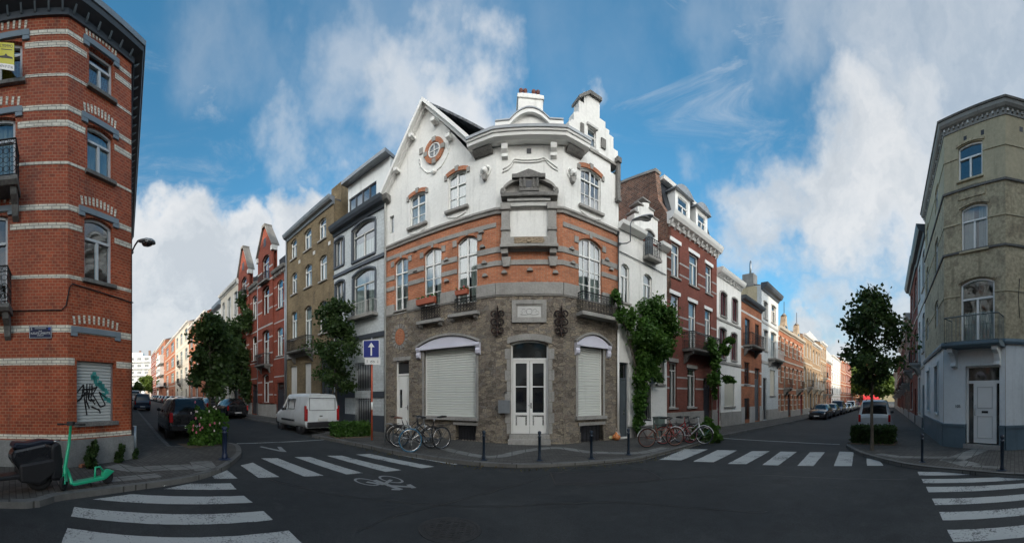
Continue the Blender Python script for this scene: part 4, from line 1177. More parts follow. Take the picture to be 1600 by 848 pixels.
    b_.build('panel_pilaster', M['bluestone'], R, bevel=.01)
    MB().box(FC.pt, X(795), X(858), -.03, .14, Z(325), Z(318)).box(FC.pt, X(793), X(860), -.03, .2, Z(318), Z(313)).build('panel_entablature', M['white_old'], R, bevel=.01)
    MB().box(FC.pt, X(784), X(871), -.03, .30, Z(313), Z(307)).build('panel_cornice', M['dark_stone'], R, bevel=.02)
    b_ = MB(); A = [((X(786) + X(869)) / 2 - cos(pi * k / 16) * (X(869) - X(786)) / 2, Z(306.5) + sin(pi * k / 16) * (Z(286) - Z(306.5))) for k in range(17)]
    b_.prism(FC.pt, [(X(786), Z(307))] + A + [(X(869), Z(307))], -.03, .12); b_.build('panel_tympanum', M['bluestone'], R)
    b_ = MB()
    for (p, q), (r_, t) in zip(A, A[1:]): b_.prism(FC.pt, [(p, q - .03), (r_, t - .03), (r_, t + .08), (p, q + .08)], -.03, .27)
    for s_, px in ((-1, 787), (1, 868)): b_.ring(FC.pt(X(px), .14, Z(302)), (*FC.n, 0), .07, .045, 12, 6, squash=3)
    b_.build('panel_arch', M['bluestone'], R)
    b_ = MB(); b_.box(FC.pt, X(812), X(842), .1, .30, Z(306), Z(287)); b_.box(FC.pt, X(801), X(852), -.03, .36, Z(287), Z(281)); b_.prism(FC.pt, [(X(806), Z(281)), (X(847), Z(281)), (X(826.5), Z(273.5))], -.03, .34)
    for px in (814, 820, 834, 840): b_.prism_u(FC.pt, [(.28, Z(287.5)), (.36, Z(288)), (.33, Z(300)), (.28, Z(303))], X(px) - .035, X(px) + .035)
    b_.build('panel_crest', M['dark_stone'], R, bevel=.01)
    MB().box(FC.pt, X(822), X(831), .29, .305, Z(301), Z(291)).build('crest_panel', M['door_dark'], R)
    MB().box(FC.pt, X(783), X(870), -.03, .17, Z(384), Z(373)).box(FC.pt, X(782), X(872), -.03, .24, Z(389), Z(384.5)).build('panel_base', M['bluestone'], R, bevel=.01)
    cv = MB().box(FC.pt, X(804), X(849), .16, .19, Z(383), Z(374)).build('carved_panel', M['tan_stone'], R)
    b_ = MB(); cx = X(827)
    b_.ring(FC.pt(cx, .2, Z(378.5)), (*FC.n, 0), .08, .02, 14, 5)
    for s_ in (-1, 1):
        for i in range(4): b_.ring(FC.pt(cx + s_ * (.16 + .11 * i), .195, Z(378.5) + .02 * (-1) ** i), (*FC.n, 0), .05, .014, 10, 5, .5, 5.2)
    b_.build('carving', M['tan_stone'], cv)
    for px in (789, 864): MB().prism_u(FC.pt, [(-.03, Z(389)), (.16, Z(389)), (.15, Z(397)), (-.03, Z(399))], X(px) - .12, X(px) + .12).build('bracket', M['bluestone'], R)
    for px in (791, 864): MB().prism(FC.pt, [(X(px) - .17, Z(401)), (X(px) + .17, Z(401)), (X(px) + .12, Z(416)), (X(px) - .12, Z(416))], -.03, .07).build('stone_drop', M['bluestone'], R, bevel=.01)
    # banner relief
    b_ = MB(); P = [(785, 267), (793, 264), (800, 258), (803, 251), (815, 253), (828, 253.5), (841, 252.5), (852, 249.5), (857, 256), (864, 262), (872, 266)]
    P2_ = [(786, 262), (793, 258.5), (799, 253), (804, 247), (815, 249), (828, 249.5), (841, 248.5), (850, 246), (857, 251), (865, 257), (871, 261)]
    for Q in (P, P2_): b_.tube([FC.pt(X(x), 0, Z(y)) for x, y in Q], .018, 5)
    b_.build('banner_relief', M['white'], R)
    # lion masks
    for f, px, py in ((FL, 758, 268), (FR, 894, 272)):
        u, z = f.u(px), f.z(px, py); b_ = MB()
        b_.blob(f.pt(u, .05, z), (.12, .12, .14), 10, 8); b_.blob(f.pt(u, .16, z - .05), (.045, .05, .04), 8, 6)
        for s_ in (-1, 1): b_.blob(f.pt(u + s_ * .05, .13, z + .04), .025, 6, 5); b_.blob(f.pt(u + s_ * .12, .05, z + .1), .04, 6, 5)
        b_.ring(f.pt(u, .0, z), (*f.n, 0), .20, .03, 20, 6); hd = b_.build('mask_relief', M['white'], R)
        MB().prism(f.pt, [(u - .12, z - .16), (u + .12, z - .16), (u + .06, z - .34), (u - .06, z - .34)], -.03, .12).build('mask_bracket', M['bluestone'], hd, bevel=.01)
    # cornice brackets and grille
    for px in (789, 865):
        MB().prism_u(FC.pt, [(-.02, zc - .06), (.22, zc - .06), (.18, zc - .22), (.08, zc - .32), (.10, zc - .44), (-.02, zc - .5)], X(px) - .11, X(px) + .11).build('cornice_bracket', M['white'], R, bevel=.01)
    MB().box(FC.pt, X(823), X(830), -.02, .01, zc - .30, zc - .14).build('vent', M['door_dark'], R)
    # main cornice round the corner: gutter
    ca = FL.pt(FL.u(737), 0, 0).to_2d(); cb = FR.pt(min(FR.u(913), FR.L), 0, 0).to_2d()
    prof = [(-.05, 0.0), (.30, 0.0), (.34, .07), (.38, .12), (.42, .30), (.40, .30), (.38, .26), (-.05, .26)]
    MB().sweep([ca, FL.Q, FC.Q, cb], [(-.05, .02), (.22, .02), (.36, .08), (.38, .18), (.42, .20), (.44, .27), (-.05, .27)], zc).build('cornice', M['white_gloss'], R)
    MB().sweep([ca, FL.Q, FC.Q, cb], [(-.04, .27), (.47, .27), (.48, .36), (.40, .36), (-.04, .40)], zc).build('gutter', M['zinc'], R)
    for f, x0, x1 in ((FL, 742, 770), (FR, 884, 908)):
        MB().prism_u(f.pt, [(-.02, zc - .02), (.22, zc - .02), (.16, zc - .10), (.08, zc - .18), (-.02, zc - .20)], f.u(x0), f.u(x1)).build('eave_corbel', M['dark_stone'], R, bevel=.01)
    # parapet with the date
    zt = zc + .38; yh = FC.z(828, 193); y2 = FC.z(828, 175)
    pu0, pu1 = FC.u(777), FC.u(877); mid = (pu0 + pu1) / 2
    u_a, u_b = FC.u(797), FC.u(858)
    out = [(pu0, zt), (pu1, zt), (pu1, yh), (u_b, yh)] + [(u, z) for u, z in reversed(arc(u_a, u_b, yh + .06, y2 - yh - .06, 12))] + [(u_a, yh), (pu0, yh)]
    pp = MB().prism(FC.pt, out, -.45, -.12).build('parapet', M['white'], R)
    b_ = MB(); line = [(pu0 - .08, yh), (u_a - .02, yh)] + arc(u_a, u_b, yh + .02, y2 - yh - .02, 12) + [(u_b + .02, yh), (pu1 + .08, yh)]
    for (p, q), (r_, t) in zip(line, line[1:]):
        if abs(r_ - p) > 1e-4: b_.prism(FC.pt, [(p, q), (r_, t), (r_, t + .14), (p, q + .14)], -.5, .02)
    b_.build('parapet_coping', M['white_gloss'], pp)
    b_ = MB()
    for (p, q), (r_, t) in zip(line, line[1:]):
        if abs(r_ - p) > 1e-4: b_.prism(FC.pt, [(p, q + .142), (r_, t + .142), (r_, t + .19), (p, q + .19)], -.52, .05)
    b_.build('parapet_flashing', M['zinc'], pp)
    text_mesh('ANNO 1902', .25, FC, mid, FC.z(828, 200), -.118, pp, M['bluestone_pale'], .014, name='date_lettering', maxw=.95)
    # chimney
    ch0 = at(828, 13.6); Tc = frame_at((ch0.x, ch0.y, 0), 0.05)
    z_c0, z_c1 = zc + .3, EYE + 13.6 * (HZ - 157) / F
    chm = MB().box(Tc, -.52, .52, -.3, .3, z_c0, z_c1 - .2).box(Tc, -.56, .56, -.34, .34, z_c1 - .2, z_c1 - .02).box(Tc, -.42, .42, -.25, .25, z_c1 - .02, z_c1 + .08).build('chimney', M['white'], R, bevel=.03)
    for x in (-.38, -.20, .16, .34):
        MB().lathe(lambda a, b, z, x=x: Tc(a + x, b, z), [(.085, z_c1 + .08), (.075, z_c1 + .34), (.09, z_c1 + .36), (.09, z_c1 + .42), (.06, z_c1 + .42)], 10).build('chimney_pot', M['terracotta'], chm)
    # roofs
    def gable_roof(f, ul_, zl_, ua_, za__, ur_, zr_, depth, over, name='roof'):
        b_ = MB(); th = .1
        for (p, q), (r_, t) in (((ul_, zl_), (ua_, za__)), ((ua_, za__), (ur_, zr_))):
            b_.prism(f.pt, [(p, q), (r_, t), (r_, t + th), (p, q + th)], over, -depth)
        return b_.build(name, M['slate'], R)
    gable_roof(FL, -.12, zl + .0, ua, za + .12, FL.u(768), FL.z(760, 214), 7.5, -.03)
    # white raking cornices of the left gable
    b_ = MB(); th = .20
    for (p, q), (r_, t) in (((-.10, zl - .16), (ua, za - .02)), ((ua, za - .02), (FL.u(743), FL.z(743, 232)))):
        b_.prism(FL.pt, [(p, q), (r_, t), (r_, t + th * .9), (p, q + th * .9)], -.02, .30)
        b_.prism(FL.pt, [(p, q - .12), (r_, t - .12), (r_, t + .02), (p, q + .02)], -.02, .13)
    b_.build('raking_cornice', M['white_gloss'], R)
    for t_, s_ in ((.35, 0), (.72, 0), (.45, 1), (.78, 1)):
        p = (0.02 + (ua - .02) * t_, zl + (za - zl) * t_ - .22) if s_ == 0 else (ur + (ua - ur) * t_, zc + (za - zc) * t_ - .28)
        MB().box(FL.pt, p[0] - .09, p[0] + .09, -.02, .26, p[1] - .10, p[1] + .04).build('purlin_end', M['white'], R, bevel=.01)
    MB().prism_u(FL.pt, [(-.02, zl - .1), (.3, zl - .1), (.22, zl - .3), (.05, zl - .42), (-.02, zl - .42)], .0, .34).build('eave_corbel', M['dark_stone'], R, bevel=.01)
    for x, y in ((701, 211), (652 + 6, 236)):
        u, z = FL.u(x), FL.z(x, y); MB().box(FL.pt, u - .09, u + .09, -.02, .02, z - .12, z + .12).build('vent', M['bluestone'], R)
    # round window
    u, z = FL.u(678.5), FL.z(678.5, 235)
    b_ = MB(); n = 28
    for k in range(n):
        a0, a1 = 2 * pi * k / n, 2 * pi * (k + 1) / n
        P = [(u + .30 * cos(a0), z + .33 * sin(a0)), (u + .30 * cos(a1), z + .33 * sin(a1)), (u + .47 * cos(a1), z + .50 * sin(a1)), (u + .47 * cos(a0), z + .50 * sin(a0))]
        b_.prism(FL.pt, P, -.03, .04)
    ow = b_.build('round_window', M['brick_orange'], R)
    b_ = MB()
    for a in (0, pi / 2, pi, -pi / 2):
        c_ = (u + .41 * cos(a), z + .44 * sin(a)); b_.box(FL.pt, c_[0] - .09, c_[0] + .09, -.03, .06, c_[1] - .09, c_[1] + .09)
    b_.build('keystone', M['bluestone'], ow)
    b_ = MB(); b_.ring(FL.pt(u, .0, z), (*FL.n, 0), .27, .035, 24, 6); b_.box(FL.pt, u - .015, u + .015, -.01, .015, z - .26, z + .26); b_.box(FL.pt, u - .26, u + .26, -.01, .015, z - .015, z + .015); b_.build('frame', M['white_gloss'], ow)
    MB().prism(FL.pt, [(u + .28 * cos(2 * pi * k / n), z + .30 * sin(2 * pi * k / n)) for k in range(n)], -.02, -.005).build('pane', M['glass_blind'], ow)
    b_ = MB(); P = [(u + .72 * cos(pi + pi * k / 14), z - .02 + .82 * sin(pi + pi * k / 14)) for k in range(15)]
    b_.tube([FL.pt(x, -.012, y) for x, y in P], .022, 6)
    for x, y in P: b_.blob(FL.pt(x + random.uniform(-.03, .03), -.01, y), (.045, .03, .045), 6, 4)
    b_.blob(FL.pt(u, .02, z - .86), (.12, .07, .09), 8, 6); b_.build('garland', M['white'], R)
    # roof over the cant, hipped between the two gables
    pa, pb = FC.pt(-.2, -.3, zc + .3), FC.pt(FC.L + .2, -.3, zc + .3); pc = FC.pt(FC.L / 2, -3.2, zc + 1.6)
    pe, pf = FL.pt(FL.u(735), -.4, zc + .3), FR.pt(FR.L - .1, -.5, zc + .2)
    qe, qf = FL.pt(FL.u(735), -7.5, zc + 1.2), FR.pt(FR.L - .1, -7.5, zc + 1.2)
    b_ = MB(); b_.poly([pa, pb, pc]); b_.poly([pa, pc, qe, pe]); b_.poly([pb, pf, qf, pc]); b_.poly([pc, qf, qe]); b_.build('roof', M['slate'], R, recalc=False)
    # roof slope behind the stepped gable
    ug = FR.u(921); zg = FR.z(921, 175)
    b_ = MB()
    for (p, q), (r_, t) in (((FR.u(884), FR.z(884, 205)), (ug, zg)), ((ug, zg), (FR.L, FR.z(966, 255)))): b_.prism(FR.pt, [(p, q - .1), (r_, t - .1), (r_, t), (p, q)], -.36, -6)
    b_.build('roof', M['slate'], R)
    # pipes
    b_ = MB(); b_.tube([FL.pt(.07, .06, z0), FL.pt(.07, .06, zl - .3), FL.pt(.12, .2, zl - .1)], .045, 8); b_.build('downpipe', M['white_old'], R)
    u = FR.L - .1; b_ = MB(); b_.tube([FR.pt(u, .08, PAV - .1), FR.pt(u, .08, FR.z(961, 515))], .05, 8); b_.build('downpipe', M['white_gloss'], R)
    b_ = MB(); b_.tube([FR.pt(u, .08, FR.z(961, 500)), FR.pt(u, .08, zd + .1)], .03, 6); b_.build('downpipe', M['iron'], R)
    return R, H_
random.seed(11)
corner_house_obj, MAINH = corner_house()
def planter(f, l, r_, t, b, label, o=0.2):
    u0, u1, a, c_ = f.r(l, r_, t, b)
    R = thing('flower_planter', f.pt((u0 + u1) / 2, o, a), label, 'planter', 'terracotta flower planters on the railings')
    MB().prism(f.pt, [(u0 + .03, a), (u1 - .03, a), (u1, c_), (u0, c_)], o - .08, o + .09).build('trough', M['planter'], R, bevel=.008)
    m = MB(); m2 = MB()
    for k in range(90):
        u = random.uniform(u0, u1); z = c_ + random.uniform(-.02, .12); oo = o + random.uniform(-.1, .1); s_ = random.uniform(.025, .05)
        c = f.pt(u, oo, z); n = Vector((random.uniform(-1, 1), random.uniform(-1, 1), random.uniform(0, 1))).normalized(); a_ = n.orthogonal().normalized() * s_; b_ = n.cross(a_) * .8
        (m if k % 4 else m2).poly([c - a_, c - b_, c + a_, c + b_])
    m.build('foliage', M['leaf_bush'], R, recalc=False); m2.build('blossom', M['flower_red'], R, recalc=False)
planter(FL, 656, 685, 468, 477, 'terracotta planter with sparse red flowers on the left small balcony of the corner house')
planter(FL, 716, 736, 456, 463, 'terracotta planter with red flowers on the small balcony nearest the chamfered corner')
# ------------------------------------------------------------------ terrace houses
CORN = [(-.04, -.05), (.06, -.05), (.10, .06), (.24, .10), (.30, .20), (.34, .32), (-.04, .32)]
def house(f, zc, wall, label, ops, depth=9.0, name='terraced_house', cat='house', cornice=M['white_gloss'], corn_scale=1.0, roof=M['asphalt_roof'], roof_rise=0.9, plinth=None,
          plinth_h=0.8, bands=(), band_m=None, frame=M['white_gloss'], sill_m=M['bluestone'], near=True, group=None, wallname='wall', corn_ends=True, segs=None, back_wall=None, dent=False):
    """ops: (kind, l, r, t, b, options) in photo pixels on this front, or kind with 'uz' already in metres"""
    g0 = min(f.g(0), f.g(f.L)) + PAV
    R = thing(name, (f.P.x, f.P.y, f.g(0)), label, cat, group)
    H = []
    for op in ops:
        k, l, r, t, b = op[:5]; o = dict(op[5]) if len(op) > 5 else {}
        h = (l, r, t, b, o.get('rise', 0.0)) if o.get('uz') else (*f.r(l, r, t, b), o.get('rise', 0.0))
        if k in ('door', 'garage') and not o.get('up'): h = (h[0], h[1], f.g(h[0]) + PAV + o.get('step', .05), h[3], h[4])
        h = (max(.05, h[0]), min(f.L - .05, h[1]), h[2], h[3], h[4])
        H.append((k, h, o))
    holes = [h for k, h, o in H]
    zlo = g0 - 1.2
    mb = MB(); lev = [(zlo, zc, wall)] if not segs else segs
    for i, (a, b, m_) in enumerate(lev):
        if i == len(lev) - 1 or len(lev) == 1:
            w = MB(); wallseg(w, f, 0, f.L, a if i else zlo, b, holes, .2)
            shell(w, f, depth, zlo, zc)
            w.build(wallname, m_, R)
        else:
            w = MB(); wallseg(w, f, 0, f.L, zlo if i == 0 else a, b, holes, .2, .004 * (len(lev) - i)); w.build('wall_base', m_, R)
    if plinth: 
        for (x0, x1) in solid_runs(f, holes, g0 + plinth_h * .5): MB().box(f.pt, x0, x1, -.1, .05, zlo, g0 + plinth_h).build('plinth', plinth, R, bevel=.01)
    for z0_, z1_, o_ in bands:
        w = MB(); band(w, f, 0, f.L, z0_, z1_, -.05, o_, holes)
        w.build('stone_band', band_m, R)
    for k, h, o in H:
        fm = o.get('frame', frame)
        if k == 'win':
            window(f, h, R, fm, o.get('depth', .15), o.get('fw', .055), o.get('nx', 2), o.get('tr', .7), o.get('bars', ()), curtain=o.get('cur', 0), near=near, pane_m=o.get('pane'))
            if o.get('sill', True): sill(f, h[0], h[1], h[2], R, o.get('sm', sill_m), .08, .08, .06)
            if o.get('lintel'):
                MB().box(f.pt, h[0] - .1, h[1] + .1, -.02, .05, h[3] + .01, h[3] + .2).build('lintel', o['lintel'], R, bevel=.008)
            if o.get('hood'):
                w = MB(); arch_strip(w, f, h[0], h[1], h[3] - h[4] + .01, h[4], .10, -.02, .06, ext=.06); w.build('window_hood', o['hood'], R)
            if o.get('brickarch'):
                w = MB(); arch_strip(w, f, h[0], h[1], h[3] - h[4] + .0, h[4] + .01, .2, -.02, .012, ext=.08); w.build('brick_arch', o['brickarch'], R)
            if o.get('jamb'):
                w = MB(); w.box(f.pt, h[0] - .1, h[0] + .015, -.16, .03, h[2], h[3] - h[4]); w.box(f.pt, h[1] - .015, h[1] + .1, -.16, .03, h[2], h[3] - h[4]); w.build('window_surround', o['jamb'], R)
            if o.get('rail'): railing(f, h[0] + .02, h[1] - .02, h[2], h[2] + .5, .04, R, M['iron'], 'bars', False)
        elif k == 'door': door(f, h, R, o.get('m', M['door_dark']), .18, o.get('tr', .78), o.get('leaves', 1), o.get('glazed', False))
        elif k == 'shut':
            shutter(f, h, R, o.get('m', M['shutter']), .12, .06)
            if o.get('sill', True): sill(f, h[0], h[1], h[2], R, sill_m, .08, .08, .06)
        elif k == 'garage':
            w = MB().box(f.pt, h[0], h[1], -.16, -.12, h[2], h[3])
            n = max(3, int((h[1] - h[0]) / .16))
            for i in range(1, n): u = h[0] + (h[1] - h[0]) * i / n; w.box(f.pt, u - .02, u + .02, -.12, -.09, h[2], h[3])
            w.build('garage_door', o.get('m', M['door_dark']), R)
        elif k == 'panel': MB().box(f.pt, h[0], h[1], -.2, -.08, h[2], h[3]).build('blind_panel', o.get('m', M['white_old']), R)
        elif k == 'grille':
            w = MB().box(f.pt, h[0], h[1], -.3, -.22, h[2], h[3]).build('barred_window', M['door_dark'], R)
            g_ = MB(); n = max(4, int((h[1] - h[0]) / .12))
            for i in range(n + 1): u = h[0] + .01 + (h[1] - h[0] - .02) * i / n; g_.tube([f.pt(u, -.02, h[2]), f.pt(u, -.02, h[3])], .013, 5)
            g_.tube([f.pt(h[0], -.02, h[2] + .08), f.pt(h[1], -.02, h[2] + .08)], .014, 5); g_.tube([f.pt(h[0], -.02, h[3] - .08), f.pt(h[1], -.02, h[3] - .08)], .014, 5)
            g_.build('grille', o.get('m', M['iron']), w)
    if cornice:
        s_ = corn_scale
        MB().sweep([f.P, f.Q], [(o * s_, z * s_) for o, z in CORN], zc - .2 * s_).build('cornice', cornice, R)
        if dent:
            n = int(f.L / .45)
            for i in range(n + 1):
                u = .1 + (f.L - .35) * i / n
                MB().prism_u(f.pt, [(.0, zc - .16 * s_), (.20 * s_, zc - .10 * s_), (.14 * s_, zc - .20 * s_), (.0, zc - .30 * s_)], u, u + .12).build('cornice_bracket', cornice, R)
    if roof: pitched(f, zc + .02, depth, roof_rise, R, roof)
    return R, H, f
def solid_runs(f, holes, z):
    a = 0.0; out = []
    for c0, c1 in sorted((h[0], h[1]) for h in holes if h[2] < z < h[3] or h[2] < z - .2 < h[3]):
        if c0 > a + .02: out.append((a, c0))
        a = max(a, c1)
    if a < f.L - .02: out.append((a, f.L))
    return out
def pipe(f, u, z0, z1, R, m=M['zinc'], r=.05): MB().tube([f.pt(u, .07, z0), f.pt(u, .07, z1)], r, 8).build('downpipe', m, R)

def LF(pxa, pxb, o=0.0): return Facet(pL(tL(pxa), o), pL(tL(pxb), o))
def RF(pxa, pxb, o=0.0): return Facet(pR(tR(pxa), o), pR(tR(pxb), o))
random.seed(21)

# ---- left street, from the corner house outwards
f = LF(522, 603); zc = f.z(560, 338)
DK = M['slate_trim']
R, H, _ = house(f, zc, M['grey_painted'], 'grey painted house with dark window surrounds and a flat roofed dormer', [
    ('win', 551, 586, 346, 402, dict(rise=.22, nx=2, tr=.68, frame=M['white_old'], jamb=DK, hood=DK, cur=3, sm=DK)), ('win', 523.5, 537, 373, 416, dict(rise=.12, nx=2, tr=0, frame=M['white_old'], jamb=DK, hood=DK, sm=DK)),
    ('win', 552, 586, 421, 494, dict(rise=.22, nx=2, tr=.7, frame=M['white_old'], jamb=DK, hood=DK, cur=2, sm=DK)), ('win', 524.5, 538, 440, 476, dict(rise=.12, nx=2, tr=0, frame=M['white_old'], jamb=DK, hood=DK, sm=DK)),
    ('grille', 554, 580, 566, 610, dict(m=M['galv'])), ('grille', 555, 580, 622, 662, dict(m=M['galv'])), ('door', 524, 539, 575, 660, dict(m=M['slate_trim']))],
    cornice=DK, corn_scale=1.25, plinth=M['slate_trim'], plinth_h=.75, roof=M['asphalt_roof'])
MB().box(f.pt, 0, f.L, -.05, .08, f.z(560, 418), f.z(560, 413)).build('string_course', DK, R)
for a_, b_ in solid_runs(f, [h for k, h, o in H], f.z(560, 528)): MB().box(f.pt, a_, b_, -.05, .07, f.z(560, 532), f.z(560, 525)).build('string_course', DK, R)
for a_, b_ in solid_runs(f, [h for k, h, o in H], f.z(560, 617)): MB().box(f.pt, a_, b_, -.05, .05, f.z(560, 621), f.z(560, 612)).build('string_course', DK, R)
hb = H[2][1]; bb = MB().box(f.pt, hb[0] - .2, hb[1] + .2, 0, .35, hb[2] - .12, hb[2]).build('balcony', M['bluestone'], R); railing(f, hb[0] - .15, hb[1] + .15, hb[2], hb[2] + .62, .3, bb, M['white_old'], 'bars')
# dormer floor
fd = f.sub(f.u(536), f.L - .05); fd = Facet(fd.P - fd.n * .35, fd.Q - fd.n * .35)
z0d, z1d = zc + .15, fd.z(565, 276)
wd = MB(); hdm = (fd.u(545), fd.u(588), fd.z(566, 326), fd.z(566, 297), 0); wallseg(wd, fd, 0, fd.L, z0d, z1d, [hdm], .2); shell(wd, fd, 5, z0d, z1d)
wd.poly([fd.pt(0, 0, z1d), fd.pt(fd.L, 0, z1d), fd.pt(fd.L, -5, z1d), fd.pt(0, -5, z1d)])
dm = wd.build('dormer', M['white_cool'], R)
window(fd, hdm, dm, DK, .12, .06, 4, 0)
MB().box(fd.pt, -.1, fd.L + .05, -5, .4, z1d, z1d + .16).build('dormer_roof', M['zinc'], dm)

f = LF(448, 522); zc = f.z(480, 345)
bw = dict(rise=.14, nx=2, tr=.68, cur=3, brickarch=M['ochre'])
bw2 = dict(bw, cur=1); bw3 = dict(bw, cur=0)
R, H, _ = house(f, zc, M['ochre'], 'sooty ochre brick house with nine arched windows, between the grey and the red houses', [
    ('win', 454.5, 463.5, 374, 404, bw), ('win', 475.5, 486.5, 358, 390, bw2), ('win', 498, 509.5, 341, 374, bw),
    ('win', 455.5, 464, 426, 459, bw3), ('win', 476, 487, 413, 448, bw), ('win', 499, 510.5, 399, 438, bw2),
    ('win', 455.5, 464, 487, 530, bw), ('win', 476, 487, 478, 546, bw2), ('win', 499, 511, 470, 520, bw3),
    ('panel', 454, 464, 572, 632, {}), ('panel', 476, 486, 567, 632, {}), ('door', 501, 519, 556, 660, dict(glazed=True, m=M['door_grey'], leaves=2))],
    cornice=M['zinc'], corn_scale=1.1, roof=M['asphalt_roof'], plinth=M['bluestone'], plinth_h=.9)
hb = H[7][1]; balcony(f, f.u(459), f.u(491), hb[2], R, M['dark_stone'], M['iron'], .6, .75)
for x, y in ((468, 409), (491, 395), (515, 380)): u, z = f.u(x), f.z(x, y); MB().box(f.pt, u - .1, u + .1, -.02, .03, z - .1, z + .1).build('tie_plate', M['white_old'], R)
for a_, b_ in solid_runs(f, [h for k, h, o in H], f.z(480, 551)): MB().box(f.pt, a_, b_, -.05, .06, f.z(480, 555), f.z(480, 547)).build('string_course', M['bluestone'], R)
pipe(f, .06, PAV, zc, R)
MB().box(f.pt, f.L - .9, f.L, -4, -.5, zc, zc + 1.15).build('chimney', M['ochre'], R)

def red_gable_house(f, pxs, label, vine=False):
    """two bays: a gabled bay on the left with stacked openings, a lower bay with a bracketed cornice on the right"""
    L = f.L; ub = L * .58; zlow, zsh, zap = pxs
    g = f.g(0) + PAV
    st = (zlow - g) / 3.15
    WO = dict(uz=True, rise=.16, nx=2, tr=.7, cur=3, brickarch=M['white_brick'] if 0 else None)
    ops = []
    for i in range(3):
        z = g + 1.05 + st * i * 1.02
        ops.append(('win', ub * .30, ub * .78, z if i != 1 else z - .5, z + st * .66, dict(WO, cur=(i % 2) * 3)))
        if i: ops.append(('win', ub + (L - ub) * .25, ub + (L - ub) * .72, z, z + st * .6, dict(WO)))
    ops.append(('door', ub + (L - ub) * .2, ub + (L - ub) * .8, g, g + 2.5, dict(uz=True)))
    z3 = zlow + .2
    R, H, _ = house(f, zlow, M['brick_red2'], label, ops, cornice=None, roof=M['mansard'], roof_rise=1.7, plinth=M['bluestone'], plinth_h=1.0)
    # the gabled bay rises above the eaves, a little proud
    w = MB(); gh = (ub * .30, ub * .78, zlow - .1, zsh - .35, .25)
    fb = Facet(f.pt(0, .12, 0), f.pt(L, .12, 0))
    bh = [h for k, h, o in H if h[1] < ub] + [gh]
    zst = g + 1.0
    wallseg(w, fb, 0.0, ub, zst, zsh, bh, .3)
    w.poly([fb.pt(0, 0, zst), fb.pt(0, -.14, zst), fb.pt(0, -.14, zsh), fb.pt(0, 0, zsh)]); w.poly([fb.pt(ub, 0, zst), fb.pt(ub, -.14, zst), fb.pt(ub, -.14, zsh), fb.pt(ub, 0, zsh)])
    w.prism(fb.pt, [(0, zsh), (ub, zsh), (ub * .56, zap), (ub * .44, zap)], 0, -.4); w.box(fb.pt, 0, ub, -.4, -.3, zlow, zsh)
    bay = w.build('gabled_bay', M['brick_red2'], R)
    window(fb, gh, bay, M['white_old'], .2, .055, 2, .7)
    nb = MB().box(fb.pt, ub * .42, ub * .58, .001, .012, zsh + .35, zsh + 1.0).build('blind_slit', M['door_dark'], bay)
    c_ = MB(); 
    for (p, q), (r_, t) in (((-.12, zsh - .1), (ub * .42, zap + .05)), ((ub * .58, zap + .05), (ub + .12, zsh - .1))): c_.prism(fb.pt, [(p, q), (r_, t), (r_, t + .14), (p, q + .14)], -.5, .14)
    c_.box(fb.pt, ub * .40, ub * .60, -.5, .16, zap + .05, zap + .25); c_.build('gable_coping', M['dark_stone'], bay)
    for u in (0, ub): MB().box(fb.pt, u - .14, u + .14, -.3, .12, zsh - .45, zsh - .1).build('kneeler', M['white_old'], bay, bevel=.01)
    zz = zst + .6; i = 0
    while zz < zsh - .5:
        for a_, b_ in solid_runs(Facet(fb.P, fb.pt(ub, 0, 0)), bh, zz): MB().box(fb.pt, a_ - .01, b_ + .01, -.02, .012, zz, zz + .12).build('white_course', M['bluestone_pale'], bay)
        zz += .95 + .25 * (i % 2); i += 1
    for a_, b_ in ((ub, L),):
        zz = zst + .6
        while zz < zlow - .6:
            for c, d in solid_runs(f, [h for k, h, o in H], zz):
                if d > ub + .05: MB().box(f.pt, max(c, ub + .01), d, -.02, .012, zz, zz + .08).build('white_course', M['bluestone_pale'], R)
            zz += 1.3
    # lower bay cornice with brackets
    MB().sweep([f.pt(ub, 0, 0), f.pt(L, 0, 0)], [(o * .9, z * .9) for o, z in CORN], zlow - .1).build('cornice', M['dark_stone'], R)
    n = 6
    for i in range(n): u = ub + .08 + (L - ub - .25) * i / (n - 1); MB().box(f.pt, u, u + .1, -.02, .18, zlow - .32, zlow - .12).build('cornice_bracket', M['dark_stone'], R)
    # dormer in the lower bay
    MB().prism_u(f.pt, [(-.35, zlow), (-.3, zlow + 1.1), (-2.5, zlow + 1.3), (-2.5, zlow)], ub + .25, L - .2).build('dormer', M['mansard'], R)
    balcony(f, ub * .2, ub * .9, g + 1.05 + st * 1.02 - .5, R, M['dark_stone'], M['iron'], .7, .8)
    s_ = MB().box(fb.pt, gh[0] - .1, gh[1] + .1, 0, .35, gh[2] - .12, gh[2]).build('sill_slab', M['dark_stone'], bay); railing(fb, gh[0] - .08, gh[1] + .08, gh[2], gh[2] + .55, .3, s_, M['iron'], 'scroll')
    pipe(f, L - .12, PAV, zlow - .1, R)
    return R
M['brick_red2'] = brick_mat('bright red brick', (0.24, 0.052, 0.03), (0.18, 0.038, 0.023), (0.16, 0.08, 0.055), dirt=0.35)
f = LF(405, 448); R = red_gable_house(f, (f.z(440, 421), f.z(418, 391), f.z(420, 353)), 'red brick house with a tall pointed gabled bay and iron balconies, beside the ochre house')
f = LF(374, 405); R = red_gable_house(f, (f.z(396, 450), f.z(382, 428), f.z(383, 389)), 'darker red gabled brick house whose lower front is overgrown with ivy')

